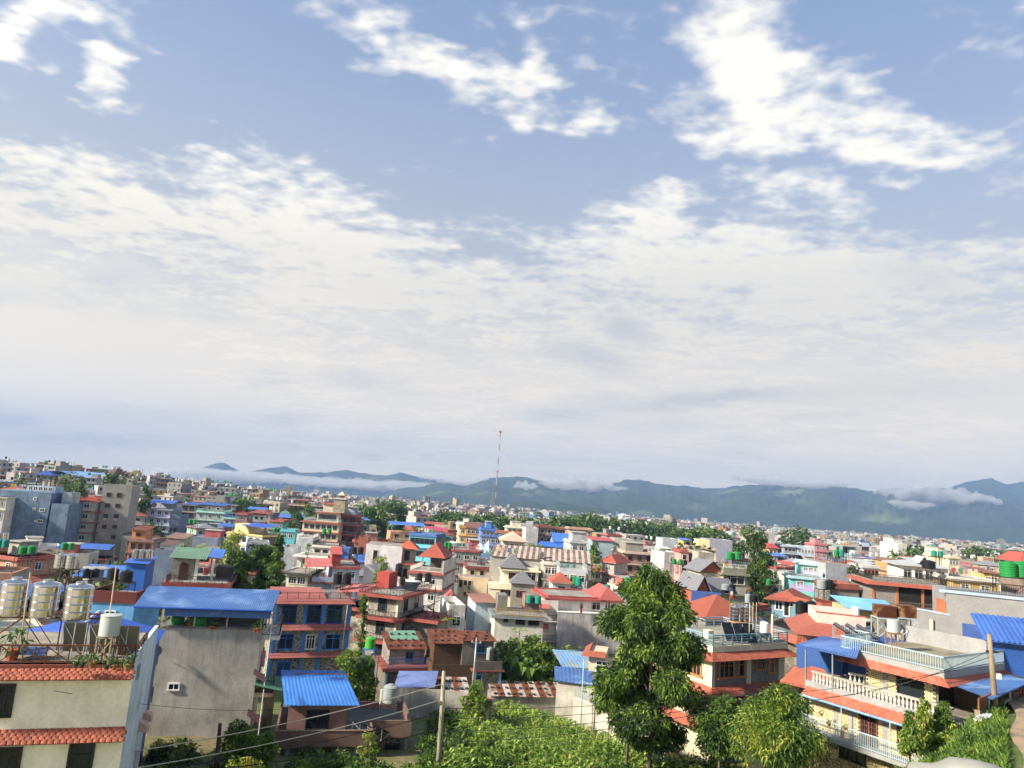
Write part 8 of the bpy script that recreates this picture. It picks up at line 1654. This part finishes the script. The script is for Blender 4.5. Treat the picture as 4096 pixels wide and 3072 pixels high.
for z, p, Y, lab, c in ((.9, ('B', 0, 1690), 36, 'upper pale cable sweeping from the field pole past the brown house', '#b5ad9c'), (2.0, ('B', 300, 1800), 36, 'lower pale cable sweeping from the field pole past the brown house', '#b5ad9c'), (2.9, ('B', 700, 1760), 40, 'upper dark cable from the field pole toward the cream house', '#1c1b1a'), (4.0, ('D', 300, 1700), 42, 'lower dark cable from the field pole toward the grey house', '#1c1b1a')):
    cable(lab, dn(J, z), at(px(*p), Y), .5, .03, c)
for k, (z, y1, Y) in enumerate(((2.6, 945, 60), (3.3, 1010, 52), (4.2, 1085, 52), (5.0, 1150, 52))): cable('%s dark cable running from the field pole across the maize' % ('first', 'second', 'third', 'fourth')[k], dn(J, z), at(px('L', 1700, y1 - 60 - 20 * k), Y), .5, .02)
for k in range(3): cable('%s cable strung from the slim steel pole over the rusty roofs' % ('upper', 'middle', 'lower')[k], dn(S_, .3 + .25 * k), at(px('G', 860, 720 + 40 * k), 74), .4, .013); cable('%s cable strung from the slim steel pole over the thicket' % ('upper', 'middle', 'lower')[k], dn(S_, .3 + .25 * k), at(px('J', 2100, 420 + 30 * k), 92), .5, .013)
for k, (x, y, Y) in enumerate(((0, 1010, 47), (-600, 1080, 48), (-1300, 1000, 52))): cable('%s cable from the leaning pole across the yellow brick house' % ('first', 'second', 'third')[k], dn(R_, .9 + .35 * k), at(px('O', x, y), Y), .5, .016)
cable('thin cable across the grey concrete wall', at(px('B', 500, 950), 35), at(px('G', 300, 1150), 57), .4, .012)
# ------------------------------------------------------------------ sheds and walls round the field
def wallrun(name, label, pts, h, t, m, cop=None, depth=2.5, cat='wall', rail=None):
    e = empty(name, pts[0]); reg(e, label, cat); o = Vector(pts[0]); n_ = len(pts)
    for a, b in zip(pts, pts[1:]):
        a, b = Vector(a) - o, Vector(b) - o; d = Vector((b.x - a.x, b.y - a.y, 0)).normalized(); s = Vector((-d.y, d.x, 0)) * t; z = Vector((0, 0, 1))
        mb = MB(); mb.hexa([a - z * depth, b - z * depth, b + s - z * depth, a + s - z * depth, a, b, b + s, a + s]); mb.build('wall_panel', m, e)
        if cop: mb = MB(); c = s * .25; mb.hexa([a - c, b - c, b + s + c, a + s + c, a - c + z * .08, b - c + z * .08, b + s + c + z * .08, a + s + c + z * .08]); mb.build('coping', cop, e)
        if rail:
            mb = MB(); L = (b - a).length; k = max(1, int(L / 1.1))
            for i in range(k + 1): p = a.lerp(b, i / k) + s * .5; mb.tube([p, p + z * .9], .025, 4)
            for hh in (.3, .6, .9): mb.tube([a + s * .5 + z * hh, b + s * .5 + z * hh], .02, 4)
            mb.build('railing', rail, e)
W1 = [at(px('J', *q[:2]), q[2]) for q in ((1715, 968, 76), (1990, 1075, 72.5), (2200, 1180, 69))] + [at(px('L', *q[:2]), q[2]) for q in ((560, 1190, 66), (900, 1330, 63))]
wallrun('retaining_wall', 'pale stained retaining wall stepping down beside the maize field, with blue railing', W1, 0, .3, wall('#b5ab98', .7), wall('#d0c8b4', .3), 4, 'wall', plain('#6fa0b0', .5))
wallrun('field_wall', 'long bare concrete wall along the back of the weedy plot', [at(px('J', *q[:2]), q[2]) for q in ((-120, 868, 76), (360, 885, 76), (690, 920, 75.5))], 0, .2, wall('#a09a8e', .8), None, 3)
a, b = at(px('J', -60, 862), 76.2), at(px('J', 345, 862), 76.2); e = empty('sheet_lean_to', a); reg(e, 'dull violet-blue sheet roof resting on the long concrete wall', 'roof'); d = b - a; q = MB(); q.sheet((0, -.2, .05), (d.x, -.2, d.z + .05), (d.x, 3.0, d.z + .9), (0, 3.0, .9), .03); q.build('roof_sheet', rusty('#5d6fa0', .15), e); q = MB(); q.box(.2, d.x - .2, 2.6, 2.8, -3, .8); q.build('wall_panel', wall('#8a8578', .7), e)
pp = at(px('J', 885, 985), 73); o = empty('gate_pillar', (pp.x, pp.y, gz(pp.x, pp.y))); reg(o, 'dark mossy gate pillar with a brick cap beside the round bush', 'pillar'); q = MB(); q.box(-.22, .22, -.22, .22, -.5, pp.z - gz(pp.x, pp.y)); q.build('shaft', wall('#4a463e', .9), o); q = MB(); q.box(-.28, .28, -.28, .28, pp.z - gz(pp.x, pp.y), pp.z - gz(pp.x, pp.y) + .15); q.build('cap', wall('#9a6a4c', .5), o)
h = House('animal_shed', 'long low shed roofed with rusty and white sheets held down by stones', 'the stone-weighted shed', ('J', 900, 942), ('J', 1712, 942), 82.5, 3.2, yaw=10, cat='shed'); h.body(wall('#8a867c', .8)); sh = [rusty('#9a9188', .45), rusty('#7a4a34', .7), rusty('#aaa49a', .35), rusty('#6a4430', .8)]; n = 12; stn = MB().box(-.2, .2, -.12, .12, 0, .14).mesh('roof_stone', plain('#3a3630', .9))
for k in range(n):
    a, b = h.w * k / n, h.w * (k + 1) / n; q = MB(); q.sheet((a, -.35, h.T + .04 + .02 * (k % 2)), (b, -.35, h.T + .04 + .02 * (k % 2)), (b, 3.4, h.T + .75), (a, 3.4, h.T + .75), .02); h.part('roof_sheet', q, sh[k % 4])
    for f in (.12, .5, .85): ob('roof_stone', stn, h.root, (a + RNG.uniform(.1, .5), -.35 + 3.7 * f, h.T + .07 + .7 * f), (.19, 0, RNG.uniform(0, 3)))
h = House('small_stone_shed', 'small shed roofed with white sheets and stones beside the concrete wall', 'the small stone shed', ('J', 380, 905), ('J', 690, 912), 77.5, 2.6, yaw=12, cat='shed'); h.body(wall('#8f897c', .8))
for k in range(6):
    a, b = h.w * k / 6, h.w * (k + 1) / 6; q = MB(); q.sheet((a, -.3, h.T + .05), (b, -.3, h.T + .05), (b, 2.8, h.T + .8), (a, 2.8, h.T + .8), .02); h.part('roof_sheet', q, sh[(k * 2) % 4 if k % 3 else 1])
    for f in (.2, .7): ob('roof_stone', stn, h.root, (a + RNG.uniform(.1, .4), -.3 + 3.1 * f, h.T + .08 + .75 * f), (.2, 0, RNG.uniform(0, 3)))
h = House('blue_roof_outhouse', 'pale outhouse with a bright blue sheet roof by the field wall', 'the blue-roofed outhouse', ('J', 1548, 790), ('J', 2010, 868), 80, 4.5, yaw=-8, cat='shed'); h.body(wall('#b9b2a2', .5)); h.corr((-.2, -.3, h.T), (h.w + 1.2, -.3, h.T - .1), (h.w + 1.0, 4.8, h.T + .3), (-.6, 4.8, h.T + .35), BLUES, .4, .02, 3)
h = House('white_blue_hut', 'white hut with a patched blue and grey sheet roof', 'the patched blue hut', ('J', 1675, 655), ('J', 1915, 640), 86, 4, yaw=8, cat='shed'); h.body(wall('#c9cac6', .4)); h.corr((-1.0, -.6, h.T), (h.w + .4, -.6, h.T), (h.w, 4.4, h.T + .8), (-1.2, 4.4, h.T + .9), rusty('#5f8fc0', .5, rust='#8f948c'), .4, .02, 3); h.win('F', .6, h.T - 1.2, .7, 1.6, 'door', '#7a4a3c')
h = House('gate_house', 'low house with a short orange tile eave and dark gateway beside the tall tree', 'the gateway house', ('L', 345, 905), ('L', 470, 905), 71, 5, yaw=6); h.body(wall('#b9a98c', .4)); h.skirt(h.T + .5, .5, .45, TILE, 3, 'FL'); h.pw('F', 'L', 370, 950, 440, 1060, 'void', '#3a4a5c')
h = House('eave_house', 'small house with a salmon tile eave left of the tall tree', 'the salmon eave house', ('L', 140, 525), ('L', 300, 620), 84, 5, yaw=-12); h.body(wall('#c9b48c', .4)); h.skirt(h.T + .3, .8, .5, TILE, 3, 'FL'); h.win('F', 1.5, h.T - 1.5, 1.2, 1.5, 'two')
h = House('cream_shanty', 'cream shanty with a stone-weighted brown roof behind the feathery tree', 'the cream shanty', ('N', 660, 1130), ('N', 815, 1165), 56, 3.5, yaw=-20, cat='shed'); h.body(wall('#c9b886', .5)); h.corr((-.3, -.4, h.T), (h.w + .3, -.4, h.T), (h.w + .3, 3.6, h.T + .5), (-.3, 3.6, h.T + .6), rusty('#5a4436', .6), .3, .03, 2)
# ------------------------------------------------------------------ dirt road, covered car, straw, bricks
def road():
    V = []; Fc = []; n, m = 26, 10
    for i in range(n):
        y = 26 + i * .9
        for j in range(m): x = 20.6 + (y - 29) * .67 + j * .62 + .25 * math.sin(y * .8 + j); V.append((x, y, gz(x, y) + .07 + .04 * math.sin(x * 3 + y)))
    for i in range(n - 1):
        for j in range(m - 1): Fc.append((i * m + j, i * m + j + 1, (i + 1) * m + j + 1, (i + 1) * m + j))
    mb = MB(); mb.v = V; mb.f = Fc; mb.mi = [0] * len(Fc); mt, w = newmat('dirt_track'); pos = w.n('ShaderNodeNewGeometry').outputs['Position']; a = w.noise(pos, .8, 6, .6); b = w.noise(pos, 12, 4, .7); finish(w, w.vm('SCALE', w.mix(w.ramp(a, .4, .65), hexc('#a08a6c'), hexc('#7d7264')), sc=w.m('MULTIPLY_ADD', b, .8, .6)), .95, bump=b, bstr=.8); struct(mb.build('dirt_road', mt, smooth=True))
road()
def car():
    p = on_z(px('O', 1335, 1600), 11.3); g = p.z - 1.45; e = empty('covered_car', (p.x, p.y, g), R(-28)); reg(e, 'car under a grey dust cover parked beside the dirt road', 'car')
    mb = MB(); prof = [(-2.1, .62), (-2.0, .88), (-1.2, 1.0), (-.65, 1.38), (.1, 1.5), (.9, 1.42), (1.7, 1.02), (2.1, .86), (2.15, .55)]; ws = [.62, .74, .8, .7, .66, .68, .78, .74, .6]; m = 11; V = []
    for (x, z), w_ in zip(prof, ws):
        for k in range(m):
            a = math.pi * k / (m - 1); c, s = math.cos(a), math.sin(a); V.append((x + .03 * math.sin(5 * a), -w_ * 1.15 * math.copysign(abs(c) ** .5, c), .12 + (z - .12) * (s ** .45) + .02 * math.sin(9 * a + x * 4)))
    Fc = [(i * m + j, (i + 1) * m + j, (i + 1) * m + j + 1, i * m + j + 1) for i in range(len(prof) - 1) for j in range(m - 1)]; mb.add(V, Fc); mb.build('dust_cover', plain('#8f8f87', .8), e, True)
    for x in (-1.35, 1.35):
        for y in (-.72, .72): q = MB(); q.tube([(x, y - .1, .3), (x, y + .1, .3)], .3, 12); q.build('wheel', plain('#1b1b1b', .8), e)
car()
for n_, lab, crop, x, y, Y, s_, c in (('straw_stack', 'heap of dry straw under the trees beside the maize', 'N', 290, 1600, 47, 1.0, ['#9c8458', '#8a7248']), ('log_pile', 'pile of cut branches and straw below the yellow brick house', 'N', 1340, 1580, 43, .9, ['#a8803c', '#8a6a3a'])):
    p = at(px(crop, x, y), Y); g = gz(p.x, p.y); me = leafmesh(n_, [((0, 0, .3), (1.4, .9, .9)), ((.5, .2, .9), (.7, .5, .9))], 2600, .7, .03, [leafmat(c[0], c[1], .05)], 3, .9, .5); o = ob(n_, me, loc=(p.x, p.y, g)); reg(o, lab, 'heap')
b_ = at(px('O', 1480, 1300), 39.5); o = leafmesh('plastic_bag', [((0, 0, .2), (.3, .22, .24))], 160, .25, .2, [plain('#c4ccd4', .5)], 4, .3, .8); o = ob('plastic_bag', o, loc=(b_.x, b_.y, gz(b_.x, b_.y))); reg(o, 'crumpled pale plastic bag at the foot of the concrete wall', 'bag')
# tarpaulin over the roof of the grey stone house
def tarp():
    C = [at(px('I', *q[:2]), q[2]) for q in ((760, 770, 179), (985, 735, 179), (980, 838, 177), (880, 800, 177))]; n = 16; V = []; mb = MB(); r = random.Random(2)
    for i in range(n + 1):
        for j in range(n + 1): u, v = i / n, j / n; p = C[0].lerp(C[1], u).lerp(C[3].lerp(C[2], u), v); V.append((p.x, p.y + .5 * math.sin(u * 17), p.z + .35 * math.sin(u * 14 + v * 3) - .5 * math.sin(math.pi * u)))
    for i in range(n):
        for j in range(n): mb.f.append((i * (n + 1) + j, (i + 1) * (n + 1) + j, (i + 1) * (n + 1) + j + 1, i * (n + 1) + j + 1)); mb.mi.append(0 if i > 3 else 1)
    mb.v = V; o = mb.build('draped_tarpaulin', [plain('#a9c4dc', .6), plain('#c4583a', .6)], None, True); reg(o, 'pale blue tarpaulin with an orange end draped over the tarpaulin house roof', 'tarpaulin')
tarp()
def flagpole(label, crop, x, y0, y1, Y):
    a, b = at(px(crop, x, y1), Y), at(px(crop, x, y0), Y); e = empty('prayer_flag', a); reg(e, label, 'flag'); H = b.z - a.z; MB().tube([(0, 0, -2), (0, 0, H)], .03, 5).build('pole', plain('#8a7a5a', .7), e); cs = ['#c9a83a', '#3f7a4a', '#b03a30', '#d9d6d0', '#3a5fa8']
    for k, c in enumerate(cs): q = MB(); z0, z1 = H * k / 5, H * (k + 1) / 5; q.quad((.03, 0, z0), (.32 + .05 * math.sin(k), .05, z0 - .05), (.3, .08 * math.sin(k * 2), z1), (.03, 0, z1)); q.build('flag_panel', plain(c, .8), e)
flagpole('tall prayer flag strip before the bare stained wall', 'L', 222, 170, 345, 92); flagpole('tall prayer flag strip beside the twin steel tanks', 'N', 503, 0, 175, 76)
# ------------------------------------------------------------------ people
def person(label, pos, rz, top, low, H=1.62, hair='#15110f'):
    e = empty('person', pos, rz); reg(e, label, 'person')
    J_ = [(0, 0, .93), (0, 0, 1.12), (0, 0, 1.36), (0, .01, 1.48), (0, .0, 1.56), (0, -.01, 1.68), (.17, 0, 1.36), (.24, -.02, 1.1), (.22, -.14, .9), (-.17, 0, 1.36), (-.24, -.02, 1.1), (-.22, -.1, .88), (.09, 0, .88), (.1, -.02, .48), (.1, .02, .08), (.1, -.14, .03), (-.09, 0, .88), (-.1, .03, .48), (-.1, .04, .08), (-.1, -.12, .03)]
    E = [(0, 1), (1, 2), (2, 3), (3, 4), (4, 5), (2, 6), (6, 7), (7, 8), (2, 9), (9, 10), (10, 11), (0, 12), (12, 13), (13, 14), (14, 15), (0, 16), (16, 17), (17, 18), (18, 19)]; rad = [.14, .13, .15, .06, .085, .08, .065, .045, .03, .065, .045, .03, .09, .06, .04, .035, .09, .06, .04, .035]
    me = bpy.data.meshes.new('body'); k = H / 1.74; me.from_pydata([(x * k, y * k, z * k) for x, y, z in J_], E, []); b = ob('body', me, e); sk = b.modifiers.new('skin', 'SKIN'); b.modifiers.new('smooth', 'SUBSURF').render_levels = 1; me.materials.append(plain('#8a5a42', .6))
    for v, r in zip(me.skin_vertices[0].data, rad): v.radius = (r * k, r * k)
    me.skin_vertices[0].data[0].use_root = True
    q = MB(); q.lathe([(.19 * k, .86 * k), (.17 * k, 1.05 * k), (.2 * k, 1.3 * k), (.17 * k, 1.42 * k), (.08 * k, 1.47 * k)], 12); q.build('shirt', plain(top, .9), e, True); q = MB(); q.lathe([(.2 * k, .12 * k), (.19 * k, .5 * k), (.18 * k, .9 * k)], 12, cap=False); q.build('skirt', plain(low, .9), e, True); q = MB(); q.lathe([(.095 * k, 1.58 * k), (.105 * k, 1.68 * k), (.08 * k, 1.76 * k), (.02 * k, 1.785 * k)], 10, 0, .02); q.build('hair', plain(hair, .7), e, True)
h = [q for q in HOUSES if q.root.name.startswith('animal_shed')][0]; v = at(px('J', 1603, 955), 81.6); person('person in a pale pink top standing before the stone-weighted shed', (v.x, v.y, v.z - 1.25), 2.9, '#d99aa4', '#c48a94', 1.62)
v = at(px('D', 1187, 712), 62.3); person('person in pink with a yellow scarf on the grey house balcony', (v.x, v.y, v.z - .75), 2.4, '#b87a94', '#a06a84', 1.6, '#c9a848')
v = at(px('K', 68, 1528), 116.6); person('person in a red skirt standing in the white gallery', (v.x, v.y, v.z - .05), 3.0, '#2c2624', '#8a2f2a', 1.6)
v = at(px('M', 596, 835), 146); person('person in black on the teal house terrace', (v.x, v.y, v.z - .5), 3.0, '#1c1a1a', '#201e1e', 1.65)
# washing lines
CL_ = [plain(c, .9) for c in ('#c9c4bc', '#a8504a', '#4a6a9c', '#d0b860', '#5f8a6a', '#b08aa0')]
wr = random.Random(8)
for k, (hh, lab) in enumerate([(q, q.short) for q in HOUSES if 95 < q.o.y < 215 and q.w > 4][::4][:16]):
    z = hh.T + 1.7; e = empty('washing_line', hh.wp(0, 0, hh.T), hh.rz); reg(e, 'washing line with clothes on the roof of ' + lab, 'washing line'); a, b, yy = .5, min(hh.w - .5, 5.5), hh.d * .3
    mb = MB(); mb.tube([(a, yy, 0), (a, yy, 1.8)], .03, 4); mb.tube([(b, yy, 0), (b, yy, 1.8)], .03, 4); mb.tube([(a, yy, 1.75), ((a + b) / 2, yy, 1.62), (b, yy, 1.75)], .012, 3); mb.build('line', IRON, e); x = a + .3
    while x < b - .5: w_ = wr.uniform(.35, .7); l = wr.uniform(.5, 1.0); q = MB(); q.quad((x, yy, 1.65), (x + w_, yy, 1.65), (x + w_ * .95, yy + .08, 1.65 - l), (x + .03, yy - .05, 1.65 - l)); q.build('garment', CL_[wr.randrange(6)], e); x += w_ + wr.uniform(.05, .3)
# low cloud on the slopes
for i, a in enumerate((('Z', 1830, 855, 230, 50, 3900, 150, .03), ('Z', 1720, 885, 100, 24, 3800, 90, .025), ('Z', 1200, 790, 240, 24, 4500, 130, .02), ('Z', 310, 805, 180, 34, 4300, 130, .02), ('Z', 60, 805, 50, 24, 4000, 70, .02), ('Y', 1560, 795, 520, 34, 5300, 230, .014), ('Y', 1150, 772, 520, 34, 5150, 220, .013), ('Y', 760, 768, 300, 28, 5150, 180, .012), ('Y', 1990, 785, 180, 26, 4700, 140, .015))): cloudbank(*a, seed=i)

finish_labels()
